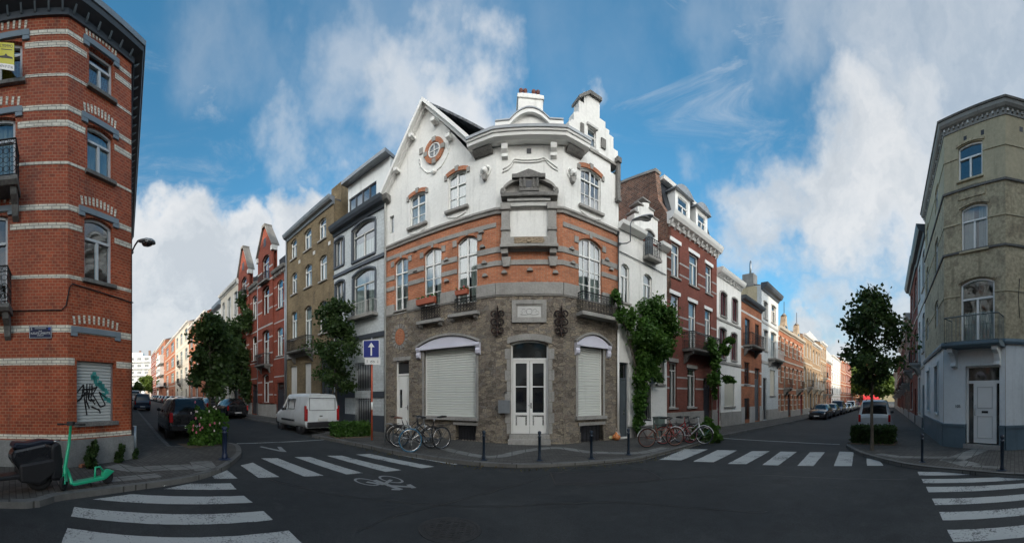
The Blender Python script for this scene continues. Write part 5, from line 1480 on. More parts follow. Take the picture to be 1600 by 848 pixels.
def auto_house(f, zc, wall, label, nf=3, nb=2, trim=M['cream'], frame=M['white_old'], cornice=M['white_old'], corn=1.0, balc=(), bands=True, arch=.12, roof=M['asphalt_roof'], rise=1.2, near=False,
               group=None, doorbay=-1, ground=None, frac=.5, name='terraced_house', depth=8.5, wh=.62, surround=None, pane=None, detail=True, rails=M['iron'], slab=None, dent=False):
    g = f.g(f.L / 2) + PAV; hh = (zc - g - .3) / nf; bw_ = f.L / nb; ops = []
    for i in range(nf):
        for j in range(nb):
            u = bw_ * (j + .5); w = bw_ * frac / 2; z = g + hh * i + hh * .25
            if i == 0 and j == (doorbay % nb): ops.append(('door', u - .5, u + .5, g, g + min(2.6, hh * .85), dict(uz=True, m=random.choice([M['door_dark'], M['door_grey'], M['wine']])))); continue
            tall = (i, j) in balc
            o = dict(uz=True, rise=arch if i else arch * .6, nx=2, tr=.68 if near else (.68 if detail else 0), cur=random.choice([0, 1, 3]), jamb=surround, fw=.06)
            if not near: o['pane'] = random.choice([M['glass_dark'], M['glass_dark'], M['glass_blind']])
            ops.append(('win', u - w, u + w, z - (.5 if tall else 0), z + hh * wh, o))
    bd = []
    if bands:
        for i in range(1, nf): bd.append((g + hh * i - .02, g + hh * i + .12, .05))
        if bands == 'many':
            for i in range(nf):
                for q in (.42, .62, .8): bd.append((g + hh * (i + q), g + hh * (i + q) + .10, .014))
    R, H, _ = house(f, zc, wall, label, ops, cornice=cornice, corn_scale=corn, roof=roof, roof_rise=rise, plinth=M['bluestone'], plinth_h=.7, bands=bd, band_m=trim, frame=frame, sill_m=trim, near=near, group=group, name=name, depth=depth, dent=dent)
    for i, j in balc:
        u = bw_ * (j + .5); w = bw_ * frac / 2 + .25; z = g + hh * i + hh * .25 - .5
        balcony(f, max(.05, u - w), min(f.L - .05, u + w), z, R, slab or M['bluestone'], rails, .7, .85, 'bars')
    return R

def LFt(t1, t0, o=0.0): return Facet(pL(t1, o), pL(t0, o))
def RFt(t0, t1, o=0.0): return Facet(pR(t0, o), pR(t1, o))
f = LF(345, 374); auto_house(f, f.z(360, 450), M['cream'], 'cream house with a white cornice beyond the ivy covered red house', 3, 3, near=True, surround=M['white_old'])
f = LF(323, 345); R = auto_house(f, f.z(334, 487), M['white_old'], 'white house topped by a black box shaped roof storey', 3, 2, cornice=M['slate_trim'], roof=None)
MB().box(f.pt, .1, f.L - .1, -7, -.6, f.z(334, 487) - .2, f.z(334, 468)).build('roof_storey', M['slate_trim'], R)
f = LF(295, 323); R = auto_house(f, f.z(309, 500), M['brick_warm'], 'pale orange brick house with two brick chimney stacks, left street', 3, 3, cornice=M['white_old'], rise=2.0, roof=M['red_tile'])
for x in (300, 308): MB().box(f.pt, f.u(x) - .9, f.u(x) + .9, -4.2, -3.2, f.z(309, 500), f.z(x, 484)).build('chimney', M['brick_tan'], R)
f = LF(274, 295); auto_house(f, f.z(284, 514), M['cream'], 'tall cream house with iron balconies, halfway up the left street', 4, 3, balc=((1, 1), (2, 1)))
f = LF(258, 274); auto_house(f, f.z(266, 534), M['brick_warm'], 'orange brick house with a bracketed balcony further up the left street', 4, 2, balc=((1, 0),))
f = LF(243, 258); R = auto_house(f, f.z(250, 541), M['brick_warm'], 'brick house with white bay windows on three floors, far up the left street', 4, 2, balc=())
gg = f.g(0)
for i in range(3):
    zz = gg + 3.6 + i * 3.1; b_ = MB().box(f.pt, f.L * .5, f.L * .9, 0, 1.1, zz, zz + 2.2).build('bay_window', M['white_old'], R)
    MB().box(f.pt, f.L * .5 + .3, f.L * .9 - .3, 1.1, 1.12, zz + .7, zz + 1.9).build('pane', M['glass_dark'], b_)
f = LF(236, 243); R = auto_house(f, f.z(239, 553), M['brick_red2'], 'red brick house with broad white courses at the far end of the left row', 4, 3, bands='many', trim=M['white_gloss'])
for (t0, t1, hh, m_, lb) in ((tL(236) + .05, 135, 12, M['cream'], 'cream house last but one in the far left row'), (135.1, 152, 10.5, M['brick_tan'], 'tan brick house that ends the far left row')):
    f = LFt(t1, t0); auto_house(f, f.g(0) + hh, m_, lb, 4, 3, detail=False)
# white apartment block closing the view
def apartments():
    c = pL(176, 4.0); f = Facet(pL(180, 14.5), pL(170, -9.5))
    f = Facet(pL(178, 16), pL(172, -8)); zt = f.z(228, 556)
    R = thing('apartment_block', (f.P.x, f.P.y, f.g(0)), 'long white apartment block with balconies closing the far end of the left street', 'apartment block')
    g = f.g(0); n = 6; hh = (zt - g) / n; w = MB(); wallseg(w, f, 0, f.L, g - 1, zt, [], .2); shell(w, f, 10, g - 1, zt); w.poly([f.pt(0, 0, zt), f.pt(f.L, 0, zt), f.pt(f.L, -10, zt), f.pt(0, -10, zt)]); w.build('wall', M['white_gloss'], R)
    for i in range(n):
        for j in range(6):
            u = f.L * (j + .5) / 6; z = g + hh * i + .9
            wd_ = MB().box(f.pt, u - 1.3, u + 1.3, 0, .05, z, z + hh * .55).build('window', M['white_old'], R)
            MB().box(f.pt, u - 1.15, u + 1.15, .05, .07, z + .12, z + hh * .55 - .12).build('pane', M['glass_dark'], wd_)
            if i: MB().box(f.pt, u - 1.7, u + 1.7, .02, 1.3, z - .6, z - .45).box(f.pt, u - 1.7, u + 1.7, 1.2, 1.3, z - .45, z + .35).build('balcony', M['white_gloss'], R)
    MB().box(f.pt, 6, 16, -8, -1.5, zt, zt + 2.2).build('penthouse', M['white_gloss'], R)
    for u in (8, 13.5, 19): MB().box(f.pt, u, u + 1.2, -5, -4, zt, zt + 3.6).build('chimney', M['brick_brown'], R)
apartments()

# ---- right street, from the corner house outwards
def low_white():
    f = RF(966, 1042); zc = f.z(985, 362)
    R, H, _ = house(f, zc, M['white'], 'low white house overgrown with wisteria, next to the corner house', [
        ('win', 970.5, 983.5, 412, 473, dict(rise=.14, nx=2, tr=.68, cur=1)), ('win', 1005, 1019, 428, 480, dict(rise=.14, nx=2, tr=.68, cur=1)),
        ('door', 965.5, 982, 566, 676, dict(m=M['door_grey'])), ('grille', 1004, 1017, 600, 655, {}), ('shut', 1026, 1038, 560, 600, dict(m=M['blind']))],
        cornice=None, roof=None, plinth=M['bluestone'], plinth_h=.5)
    MB().prism_u(f.pt, [(.02, zc), (-4.0, zc + 2.4), (-8.5, zc), (-8.5, zc - .1), (.02, zc - .1)], .01, f.L - .05).build('roof', M['red_tile'], R)
    # stepped white attic with an arched door and iron balcony
    st = [(991, 390), (991, 333), (996, 333), (996, 322), (1004, 322), (1004, 316), (1014, 317), (1014, 326), (1021, 331), (1021, 341), (1027.5, 345), (1027.5, 400)]
    P = [(f.u(x), f.z(x, y)) for x, y in st]
    P = [(u, max(z, zc - .3)) for u, z in P]
    MB().prism(f.pt, P, .01, -.45).build('attic_gable', M['white'], R)
    for (a, b), (c, d) in zip(P, P[1:]):
        if abs(c - a) > .12 and b > zc: MB().box(f.pt, min(a, c) - .04, max(a, c) + .04, -.5, .06, max(b, d), max(b, d) + .06).build('coping', M['bluestone'], R)
    u0, u1 = f.u(1007), f.u(1020); z0, z1 = f.z(1013, 404), f.z(1013, 362)
    dk = MB(); dk.prism(f.pt, [(u0, z0), (u1, z0)] + list(reversed(arc(u0, u1, z1 - .12, .12, 8))), .012, .03); dr = dk.build('balcony_door', M['door_grey'], R)
    h_ = MB(); arch_strip(h_, f, u0, u1, z1 - .12, .14, .08, 0, .10, ext=.06); h_.build('window_hood', M['bluestone'], R)
    s_ = MB().box(f.pt, u0 - .12, u1 + .2, .01, .4, z0 - .14, z0 - .02).build('balcony', M['bluestone'], R)
    railing(f, u0 - .08, u1 + .16, z0 - .02, z0 + .75, .36, s_, M['iron'], 'scroll')
    for a, b in ((f.u(966), u0 - .15), (f.u(1027.5), f.L)):
        if b > a: MB().sweep([f.pt(a, 0, 0), f.pt(b, 0, 0)], [(-.02, -.1), (.12, -.1), (.30, .02), (.34, .16), (-.02, .16)], zc).build('cornice', M['white_gloss'], R)
    MB().tube([f.pt(f.u(967), .04, f.z(967, 393)), f.pt(f.u(1040), .04, f.z(1040, 430))], .018, 5).build('cable', M['iron'], R)
    # gas meter box and low fence
    return R, f, H
random.seed(31)
RW, fW, HW = low_white()

f = RF(1042, 1120); zc = f.z(1080, 364)
ww = dict(nx=2, tr=.7, cur=1, lintel=M['white_gloss'], fw=.06); w0 = dict(ww, cur=2)
R, H, _ = house(f, zc, M['brick_deep'], 'tall dark red brick house with a slate mansard and white dormers', [
    ('win', 1048.5, 1062, 380, 433, ww), ('win', 1077, 1091, 398, 447, ww), ('win', 1102.5, 1112.5, 415, 459, w0),
    ('win', 1047.5, 1061, 461, 519, ww), ('win', 1076, 1088, 473, 548, ww), ('win', 1101.5, 1111, 485, 533, w0),
    ('win', 1046, 1057.5, 566, 637, dict(w0, lintel=M['bluestone'], frame=M['white_old'], tr=.82)), ('win', 1074, 1087, 576, 636, dict(w0, lintel=M['bluestone'], frame=M['white_old'], tr=.82)),
    ('door', 1099, 1111, 590, 668, dict(m=M['door_dark']))],
    cornice=M['white_gloss'], corn_scale=1.5, roof=None, plinth=M['bluestone'], plinth_h=1.05, bands=[(f.z(1080, y + 2.4), f.z(1080, y), .012) for y in (420, 437, 500, 515, 590, 606)], band_m=M['bluestone_pale'], dent=True)
hb = H[4][1]; balcony(f, f.u(1066), f.u(1112), hb[2], R, M['dark_stone'], M['iron'], .7, .85)
# mansard, its brick gable wall towards the corner, dormers
zt = zc + 2.3
MB().prism_u(f.pt, [(-.15, zc + .1), (-.85, zt), (-8, zt + .6), (-9, zc), (-.15, zc)], .35, f.L - .02).build('mansard_roof', M['mansard'], R)
MB().prism_u(f.pt, [(.0, zc + .1), (-.55, zc + 1.0), (-.75, zt + .15), (-4.5, zt + 1.0), (-9, zt + .2), (-9, zc - 4), (0.0, zc - 4)], -.012, .34).build('party_wall', M['brick_brown'], R)
MB().prism_u(f.pt, [(-.70, zt + .16), (-4.5, zt + 1.02), (-9, zt + .22), (-9, zt + .32), (-4.5, zt + 1.14), (-.66, zt + .28)], -.05, .38).build('wall_coping', M['bluestone'], R)
for l, r_ in ((1058, 1081), (1090, 1108)):
    u0, u1 = f.u(l), f.u(r_); z0_, z1_ = zc + .15, zc + 1.75
    d_ = MB().box(f.pt, u0, u0 + .22, -1.2, -.12, z0_, z1_).box(f.pt, u1 - .22, u1, -1.2, -.12, z0_, z1_).box(f.pt, u0 + .22, u1 - .22, -1.2, -.12, z1_ - .2, z1_).build('dormer', M['white_gloss'], R)
    window(Facet(f.pt(0, -.12, 0), f.pt(f.L, -.12, 0)), (u0 + .22, u1 - .22, z0_, z1_ - .2, 0), d_, M['white_gloss'], .1, .05, 2, .7)
    P = [(u0 - .15, z1_)] + arc(u0 - .05, u1 + .05, z1_ + .12, .28, 8) + [(u1 + .15, z1_)]
    MB().prism(f.pt, P, -1.4, .08).build('dormer_hood', M['zinc'], d_)
MB().sweep([f.pt(.36, -.62, 0), f.pt(f.L, -.62, 0)], [(-.2, 0), (.12, 0), (.18, .16), (-.2, .16)], zt - .08).build('ridge_moulding', M['white_gloss'], R)

WN = M['wine']
f = RF(1120, 1158); zc = f.z(1138, 434)
vw = dict(rise=.12, nx=2, tr=0, frame=WN, jamb=M['bluestone'], hood=M['bluestone'], cur=0)
R, H, _ = house(f, zc, M['white'], 'narrow white house with wine red window frames and a shuttered ground floor window', [
    ('win', 1125.5, 1135, 457, 494, vw), ('win', 1144, 1152, 467, 503, vw), ('win', 1124, 1134, 513, 560, vw), ('win', 1142.5, 1151, 521, 563, vw),
    ('door', 1117.5, 1126, 582, 665, dict(m=WN)), ('shut', 1132, 1148, 587, 635, dict(m=M['blind']))], cornice=M['white_gloss'], corn_scale=1.3, plinth=M['bluestone'], plinth_h=.9, dent=True,
    bands=[(f.z(1138, 570), f.z(1138, 566), .06), (f.z(1138, 506), f.z(1138, 503), .05)], band_m=M['bluestone'])
f = RF(1158, 1190); zc = f.z(1174, 474)
R, H, _ = house(f, zc, M['brick_warm'], 'narrow orange brick house with a black iron balcony and white bands', [
    ('win', 1164, 1172, 498, 541, dict(nx=2, tr=.75, frame=M['door_dark'])), ('win', 1180, 1186, 507, 540, dict(nx=2, tr=0, frame=M['door_dark'])),
    ('win', 1163, 1171, 566, 600, dict(nx=1, tr=.7, frame=M['door_dark'])), ('door', 1179, 1187, 575, 660, dict(m=M['door_grey'])), ('grille', 1163, 1171, 622, 655, {})], cornice=M['slate_trim'], corn_scale=1.1, plinth=M['bluestone_pale'], plinth_h=1.2,
    bands=[(f.z(1174, y + 3), f.z(1174, y), .014) for y in (492, 545, 579, 601)], band_m=M['white_old'])
hb = H[0][1]; balcony(f, f.u(1161), f.u(1181), hb[2], R, M['dark_stone'], M['iron'], .75, .85)
f = RF(1190, 1216); zc = f.z(1202, 455)
gw = dict(rise=.1, nx=2, tr=.7, frame=M['white_old'], jamb=M['white_old'], hood=M['bluestone'], cur=0)
R, H, _ = house(f, zc, M['grey_painted'], 'tall pale grey house with a dark cornice and four metal flues', [
    ('win', 1193, 1199, 472, 498, gw), ('win', 1205, 1212, 478, 505, gw), ('win', 1193, 1199, 516, 548, gw), ('win', 1204, 1212, 520, 562, gw),
    ('door', 1192, 1198, 590, 655, {}), ('shut', 1203, 1211, 578, 618, dict(m=M['blind']))], cornice=M['slate_trim'], corn_scale=1.6, plinth=M['bluestone'], plinth_h=.9,
    bands=[(f.z(1202, 510), f.z(1202, 507), .05), (f.z(1202, 570), f.z(1202, 566), .05)], band_m=M['bluestone_pale'])
hb = H[3][1]; balcony(f, f.u(1200), f.L - .1, hb[2], R, M['bluestone'], M['white_old'], .7, .8, 'bars')
sw = MB().prism_u(f.pt, [(-.4, zc - .1), (-4.5, zc + 1.5), (-9, zc + .3), (-9, zc - 4.5), (-.4, zc - 4.5)], -.012, .3).build('side_wall', M['beige_clean'], R)
cs = MB().box(f.pt, -.05, .75, -1.7, -.7, zc, zc + 1.05).build('chimney', M['concrete'], R)
for i in range(4): MB().tube([f.pt(.08 + .18 * i, -1.0 - .1 * i, zc + 1.0), f.pt(.08 + .18 * i, -1.0 - .1 * i, zc + 2.1)], .07, 8).build('flue', M['galv'], cs)
MB().box(f.pt, 2.6, 3.3, -2.2, -1.2, zc, zc + 1.0).build('chimney', M['concrete'], R)

PIN = 1
def pinnacled(f, zc, label, group=None, gbay=1):
    """orange brick house with white courses, a stone pinnacle gable and a red tiled roof"""
    R = auto_house(f, zc, M['brick_warm'], label, 3, 3, trim=M['cream'], frame=M['cream'], cornice=M['cream'], balc=((1, gbay),), bands='many', arch=.2, roof=M['red_tile'], rise=2.4)
    u = f.L * (gbay + .5) / 3; w = f.L / 6
    g_ = MB().prism(f.pt, [(u - w, zc), (u + w, zc), (u + w * .75, zc + .5), (u + w * .45, zc + .8), (u + w * .25, zc + 1.5), (u - w * .25, zc + 1.5), (u - w * .45, zc + .8), (u - w * .75, zc + .5)], .12, -.4).build('pinnacle_gable', M['tan_stone'], R)
    MB().tube([f.pt(u, -.1, zc + 1.5), f.pt(u, -.1, zc + 1.75)], [.3, .1], 8).build('finial', M['dark_stone'], g_)
    MB().tube([f.pt(u, -.1, zc + 1.75), f.pt(u, -.1, zc + 2.9)], .03, 5).build('spike', M['iron'], g_)
    MB().box(f.pt, u - .3, u + .3, .12, .15, zc + .1, zc + .5).build('gable_window', M['glass_dark'], g_)
    MB().box(f.pt, .1, .8, -4.8, -4.0, zc + 1, zc + 2.9).build('chimney', M['brick_red2'], R)
    return R
f = RFt(tR(1216), tR(1236)); pinnacled(f, f.z(1226, 517), 'orange brick house with a spiked stone gable, directly beyond the tall grey house')
f = RFt(tR(1236), tR(1255)); pinnacled(f, f.z(1246, 529), 'sunlit orange brick house with a spiked stone gable, above the first parked cars')
f = RFt(tR(1255), tR(1269)); auto_house(f, f.z(1262, 527), M['brick_tan'], 'sunlit tan stone house with tall arched windows, beyond the spiked gables', 3, 3, balc=((1, 1),), arch=.3)
f = RFt(tR(1269), tR(1282)); auto_house(f, f.z(1276, 541), M['brick_tan'], 'second sunlit tan house with stone balconies, behind the row of parked cars', 3, 3, balc=((1, 0), (1, 2)), arch=.3, slab=M['cream'], rails=M['white_old'])
f = RFt(tR(1282), tR(1291)); auto_house(f, f.z(1287, 538), M['brick_tan'], 'taller tan house with a bracketed cornice near the white gable wall', 4, 3, balc=((1, 1), (2, 1)), dent=True)
f = RFt(tR(1291), tR(1299)); auto_house(f, f.z(1295, 566), M['brick_warm'], 'lower orange brick house beside the bare white gable wall', 3, 3, balc=((1, 1),))
f = RFt(tR(1299), tR(1313)); zc = f.z(1306, 560)
R = auto_house(f, zc, M['white_gloss'], 'white house with small square windows in its bare side wall, far up the right street', 4, 4, cornice=M['white_old'], arch=0)
MB().prism_u(f.pt, [(0, zc - .1), (-4, zc + 4.5), (-9, zc), (-9, zc - 6), (0, zc - 6)], -.012, .3).build('side_wall', M['white_gloss'], R)
for t0, t1, hh, m_, lb in ((tR(1313), 71, 11, M['brick_warm'], 'orange brick house just beyond the white one, far up the right street'), (71.1, 84, 11.5, M['brick_red2'], 'red brick house near the far end of the right street row')):
    f = RFt(t0 + .05, t1); auto_house(f, f.g(0) + hh, m_, lb, 4, 3, detail=False)
# building across the far end with the red awning
f = Facet(pR(92, 0.2), pR(100, 8.6)); f = Facet(pR(93, -.5), pR(95, 7.6)); zc = f.z(1318, 566)
R = auto_house(f, zc, M['brick_warm'], 'orange brick corner building with a red awning closing the right street', 3, 3, cornice=M['white_old'], bands='many', balc=(), doorbay=0)
gA = f.g(0)
MB().prism_u(f.pt, [(.0, gA + 3.6), (1.6, gA + 2.5), (1.6, gA + 2.1), (.0, gA + 2.4)], f.L * .35, f.L * .98).build('awning', M['awning'] if 'awning' in M else M.setdefault('awning', mat('red awning', (0.55, 0.03, 0.04), .7)), R)

# ---- left corner building (glazed red brick, white courses)
A_L, B_L = gp(106, 730, PAV).to_2d(), gp(206, 716, PAV).to_2d()
G1 = Facet(A_L + Vector((-.16, -.987)).normalized() * 8.5, A_L); G2 = Facet(A_L, B_L); G3 = Facet(B_L, B_L + EL * 9.5)
def left_building():
    R = thing('corner_apartment_house', (A_L.x, A_L.y, gz(A_L.x)), 'tall glazed red brick corner building with white brick courses and a graffitied shutter', 'apartment house')
    Zc = lambda y: G2.z(158, y)
    zA = lambda y: G2.z(107, y)
    H2 = {}
    def hl(k, f, l, r_, t, b, rise=0): u0, u1, a, c = f.r(l, r_, t, b); H2[k] = (f, (u0, u1, a, c, rise))
    hl('a', G2, 139, 177, 84, 146); hl('b', G2, 136.5, 176, 200, 276, .08); hl('c', G2, 132, 176, 342, 441, .10); hl('g', G2, 120, 179, 565, 659)
    for k, l, r_, t, b in (('A', -32, 35, 62, 129), ('B', -42, 24, 178, 300), ('C', -52, 12, 330, 484)): hl(k, G1, l, r_, t, b, .08)
    u1_ = H2['A'][1][1]
    wdt = 1.05
    for k in 'ABC': f, h = H2[k]; H2[k] = (f, (h[1] - wdt, h[1], G1.z(15, {'A': 129, 'B': 300, 'C': 484}[k]), G1.z(15, {'A': 63, 'B': 180, 'C': 332}[k]), .08))
    for j, dx in enumerate((2.6, 5.2)):
        for k in 'ABC': f, h = H2[k]; H2[k + str(j)] = (f, (h[0] - dx, h[1] - dx, *h[2:]))
    fa, ha = H2['C']; H2['G0'] = (G1, (ha[0] - 3, ha[1] - 2.2, Zc(640), Zc(560), 0)); H2['G1'] = (G1, (ha[0] - .7, ha[1] - .3, Zc(655), Zc(560), 0)); del H2['G1']
    hs = lambda f: [h for ff, h in H2.values() if ff is f]
    zt = zA(20); zp = zA(688)
    h3 = []
    for i in range(3):
        for j in range(3): f, h = H2['abc'[i]]; h3.append((1.2 + j * 2.9, 2.2 + j * 2.9, h[2], h[3], .08))
    w = MB()
    for f, hh in ((G1, hs(G1)), (G2, hs(G2)), (G3, h3)): wallseg(w, f, 0, f.L, zp, zt, hh, .2)
    bi = [G1.P - G1.n * 8, G3.Q - G3.n * 8]
    P = [G1.P, bi[0], bi[1], G3.Q]
    for p, q in zip(P, P[1:]): w.poly([(p.x, p.y, -1), (q.x, q.y, -1), (q.x, q.y, zt), (p.x, p.y, zt)])
    w.poly([(*G1.P, zt), (*G1.Q, zt), (*G2.Q, zt), (*G3.Q, zt), (*bi[1], zt), (*bi[0], zt)])
    w.build('brick_wall', M['brick_red'], R)
    MB().sweep([G1.P, G1.Q, G2.Q, G3.Q], [(-.1, -1.0), (.05, -1.0), (.05, zp), (-.1, zp)], 0).build('plinth', M['concrete'], R)
    def courses(y0, y1, m=M['white_brick']):
        z0_, z1_ = zA(y1), zA(y0)
        for f in (G1, G2, G3):
            hh = hs(f) if f is not G3 else h3
            cuts = sorted((h[0] - .06, h[1] + .06) for h in hh if h[2] < z1_ and h[3] > z0_); a = 0.0
            for c0, c1 in cuts + [(f.L, f.L)]:
                if c0 > a + .02: MB().box(f.pt, a - .006, c0 if c0 < f.L else f.L + .004, -.02, .008, z0_, z1_).build('white_course', m, R)
                a = max(a, c1)
    for y0, y1 in ((46, 54), (64.5, 74), (115, 119.5), (164, 172.5), (188, 198), (252.5, 257), (319, 328), (348, 357), (429, 434.5), (508, 519), (559, 570), (679, 686)): courses(y0, y1)
    # white soldier arches and steel lintels
    for k in ('a', 'b', 'c', 'g', 'A', 'B', 'C'):
        f, h = H2[k]; zl = h[3] + .02 if k != 'g' else Zc(524)
        wl = .13
        u0, u1 = h[0] - .16, h[1] + .16
        MB().box(f.pt, u0, u1, -.02, .05, zl, zl + wl).box(f.pt, u0, h[0], -.02, .045, zl - .09, zl).box(f.pt, h[1], u1, -.02, .045, zl - .09, zl).build('steel_lintel', M['grey_lintel'], R, bevel=.005)
        n = 10
        for i in range(n):
            t = i / (n - 1); u = h[0] - .06 + (h[1] - h[0] + .12) * t; lift = .06 * (1 - (2 * t - 1) ** 2); tl = (t - .5) * .05
            MB().prism(f.pt, [(u - .024, zl + wl + .05 + lift), (u + .024, zl + wl + .05 + lift), (u + .028 + tl, zl + wl + .24 + lift), (u - .028 + tl, zl + wl + .24 + lift)], -.01, .012).build('white_voussoir', M['white_brick'], R)
    fr = M['pvc'] = mat('grey pvc frame', (0.55, 0.58, 0.60), .4, .03)
    window(*H2['a'], R, fr, .15, .055, 2, .68, curtain=0); window(*H2['b'], R, fr, .15, .055, 2, .68, curtain=1); window(*H2['c'], R, fr, .15, .06, 2, .66, curtain=0)
    for k in 'ABC': window(*H2[k], R, fr, .15, .06, 2, .7, curtain=1 if k == 'B' else 0)
    for k in H2:
        if len(k) == 2: window(*H2[k], R, fr, .15, .06, 2, .7, near=False)
    for h in h3: window(G3, h, R, fr, .15, .06, 2, .7, near=False)
    for k in 'abcgA': f, h = H2[k]; sill(f, h[0], h[1], h[2], R, M['dark_stone'], .09, .08 if k != 'g' else .09, .07)
    # ground floor shutter with spray paint
    f, h = H2['g']; sh = shutter(f, h, R, M['galv_shutter'], .12, .075)
    U = lambda x: f.u(x); Z = lambda y: Zc(y)
    def ink(strokes, m, r, nm, DO=-.0935):
        b_ = MB()
        for S in strokes:
            P_ = [Vector((U(x), Z(y), 0)) for x, y in S]; Q = []
            for i in range(len(P_) - 1):
                for j in range(5): Q.append(P_[i].lerp(P_[i + 1], j / 5))
            Q.append(P_[-1])
            for a, b in zip(Q, Q[1:]):
                d = (b - a); n_ = Vector((-d.y, d.x, 0)).normalized() * r * random.uniform(.7, 1.2)
                b_.poly([f.pt((a + n_).x, DO, (a + n_).y), f.pt((b + n_).x, DO, (b + n_).y), f.pt((b - n_).x, DO, (b - n_).y), f.pt((a - n_).x, DO, (a - n_).y)])
        b_.build(nm, m, sh, recalc=False)
    blk = mat('black spray paint', (.01, .01, .012), .5); tq = mat('turquoise spray paint', (.05, .30, .28), .6, .1)
    cloud = []
    for k in range(26):
        t = k / 25; x = 147 + 27 * t + random.uniform(-3, 3); y = 587 + 40 * t ** 1.5 + random.uniform(-4, 4); cloud.append([(x - 3, y), (x + 3, y + random.uniform(-2, 2))])
    ink(cloud, tq, .042, 'turquoise_spray', -.0945)
    ink([[(122, 615), (134, 601), (131, 622), (123, 627)], [(134, 601), (135, 622), (139, 648)], [(139, 600), (138, 626), (143, 638)], [(144, 599), (142, 624), (146, 627)], [(147, 600), (147, 612), (145, 622), (152, 632)],
         [(131, 609), (150, 607), (155, 604), (148, 616), (160, 636), (168, 633), (158, 612)], [(158, 612), (170, 622)], [(146, 635), (159, 641), (160, 646)], [(126, 626), (140, 610), (142, 625), (152, 626)], [(130, 618), (150, 614)]], blk, .019, 'black_tag')
    # cables
    zz = Zc(466)
    b_ = MB(); b_.tube([G1.pt(G1.L - 1.3, .03, G1.z(8, 487)), G1.pt(G1.L - .15, .03, zA(485)), G1.pt(G1.L - .04, .03, zA(478)), G2.pt(.02, .04, zA(450)), G2.pt(.1, .03, zA(443)), G2.pt(G2.L - .1, .03, zA(452)), G2.pt(G2.L + .02, .03, zA(452))], .014, 6)
    b_.build('cable', M['iron'], R)
    b_ = MB().tube([G2.pt(G2.L - .03, .035, -0.2), G2.pt(G2.L - .03, .035, zA(30))], .012, 5).build('cable', M['iron'], R)
    # cornice
    MB().sweep([G1.P, G1.Q, G2.Q, G3.Q], [(-.1, -.10), (.05, -.10), (.07, .03), (.28, .10), (.31, .20), (-.1, .20)], zt).build('cornice', M['slate_trim'], R)
    MB().sweep([G1.P, G1.Q, G2.Q, G3.Q], [(.16, .205), (.34, .205), (.36, .32), (.16, .32)], zt).build('gutter', M['zinc'], R)
    for f in (G1, G2, G3):
        n = int(f.L / .3)
        for i in range(n): u = .12 + i * (f.L - .24) / max(1, n - 1); MB().prism_u(f.pt, [(.05, zt - .0), (.20, zt + .05), (.14, zt + .0), (.08, zt - .04), (.05, zt - .04)], u - .022, u + .022).build('cornice_bracket', M['grey_lintel'], R)
    # balconies on the left edge
    for k, m_ in (('B', 1), ('C', 1)):
        f, h = H2[k]
        b_ = MB().prism_u(f.pt, [(0, h[2]), (.55, h[2]), (.55, h[2] - .08), (.48, h[2] - .15), (0, h[2] - .15)], h[0] - .15, h[1] + .12).build('balcony', M['dark_stone'], R)
        railing(f, h[0] - .1, h[1] + .08, h[2], h[2] + .8, .5, b_, M['iron'], 'scroll', step=.13)
        for u in (h[0] - .1, h[1] - .06): MB().prism_u(f.pt, [(0, h[2] - .15), (.42, h[2] - .15), (.36, h[2] - .28), (.18, h[2] - .4), (.12, h[2] - .62), (0, h[2] - .7)], u, u + .14).build('bracket', M['dark_stone'], b_, bevel=.01)
    # downpipe by the ground
    MB().tube([G3.pt(.25, .08, -.1), G3.pt(.25, .08, 1.0)], .06, 8).build('downpipe', M['galv'], R)
    # street name plate
    u0, u1, a, c = G1.r(45.5, 81, 508, 531)
    c_ = G1.z(63, 510); a = G1.z(63, 529)
    fp = G1
    blue = mat('dark blue enamel', (.012, .018, .06), .3)
    sp = thing('street_name_plate', fp.pt((u0 + u1) / 2, .02, a), 'dark blue enamel street name plate with white lettering on the red brick wall', 'street sign')
    MB().box(fp.pt, u0, u1, .009, .03, a, c_).build('plate', blue, sp, bevel=.004)
    b_ = MB(); t_ = .008
    for q in ((u0 + .01, u1 - .01, a + .01, a + .01 + t_), (u0 + .01, u1 - .01, c_ - .01 - t_, c_ - .01), (u0 + .01, u0 + .01 + t_, a + .01, c_ - .01), (u1 - .01 - t_, u1 - .01, a + .01, c_ - .01)): b_.box(fp.pt, q[0], q[1], .03, .033, q[2], q[3])
    b_.build('border', M['white_gloss'], sp)
    um, H_ = (u0 + u1) / 2, c_ - a
    text_mesh('RUE', H_ * .15, fp, um, a + H_ * .60, .031, sp, M['white_gloss'], .001)
    text_mesh('AUGUSTE LAMBIOTTE', H_ * .24, fp, um, a + H_ * .42, .031, sp, M['white_gloss'], .001, maxw=(u1 - u0) * .86)
    text_mesh('STRAAT', H_ * .15, fp, um, a + H_ * .24, .031, sp, M['white_gloss'], .001)
    MB().box(fp.pt, u0 + (u1 - u0) * .25, u0 + (u1 - u0) * .75, .03, .032, c_ - H_ * .2, c_ - H_ * .15).build('small_lettering', M['white_old'], sp)
    text_mesh('S', H_ * .3, fp, u0 + (u1 - u0) * .11, c_ - H_ * .22, .031, sp, M['white_gloss'], .001, name='emblem')
    MB().box(fp.pt, u1 - (u1 - u0) * .15, u1 - (u1 - u0) * .05, .03, .032, c_ - H_ * .3, c_ - H_ * .1).build('blue_emblem', mat('bright blue enamel', (.03, .08, .4), .4), sp)
    # estate agent's board fixed in the top window
    f, h = H2['A']
    bd = thing('sale_board', f.pt(h[1] - .3, .1, h[2]), 'tilted yellow and white for sale board in the top left window', 'sale board')
    T0, T1 = f.u(-1), f.u(25.5)
    class Tilt(Facet): pass
    fb = Facet(f.pt(T0, .05, 0), f.pt(T1, .30, 0))
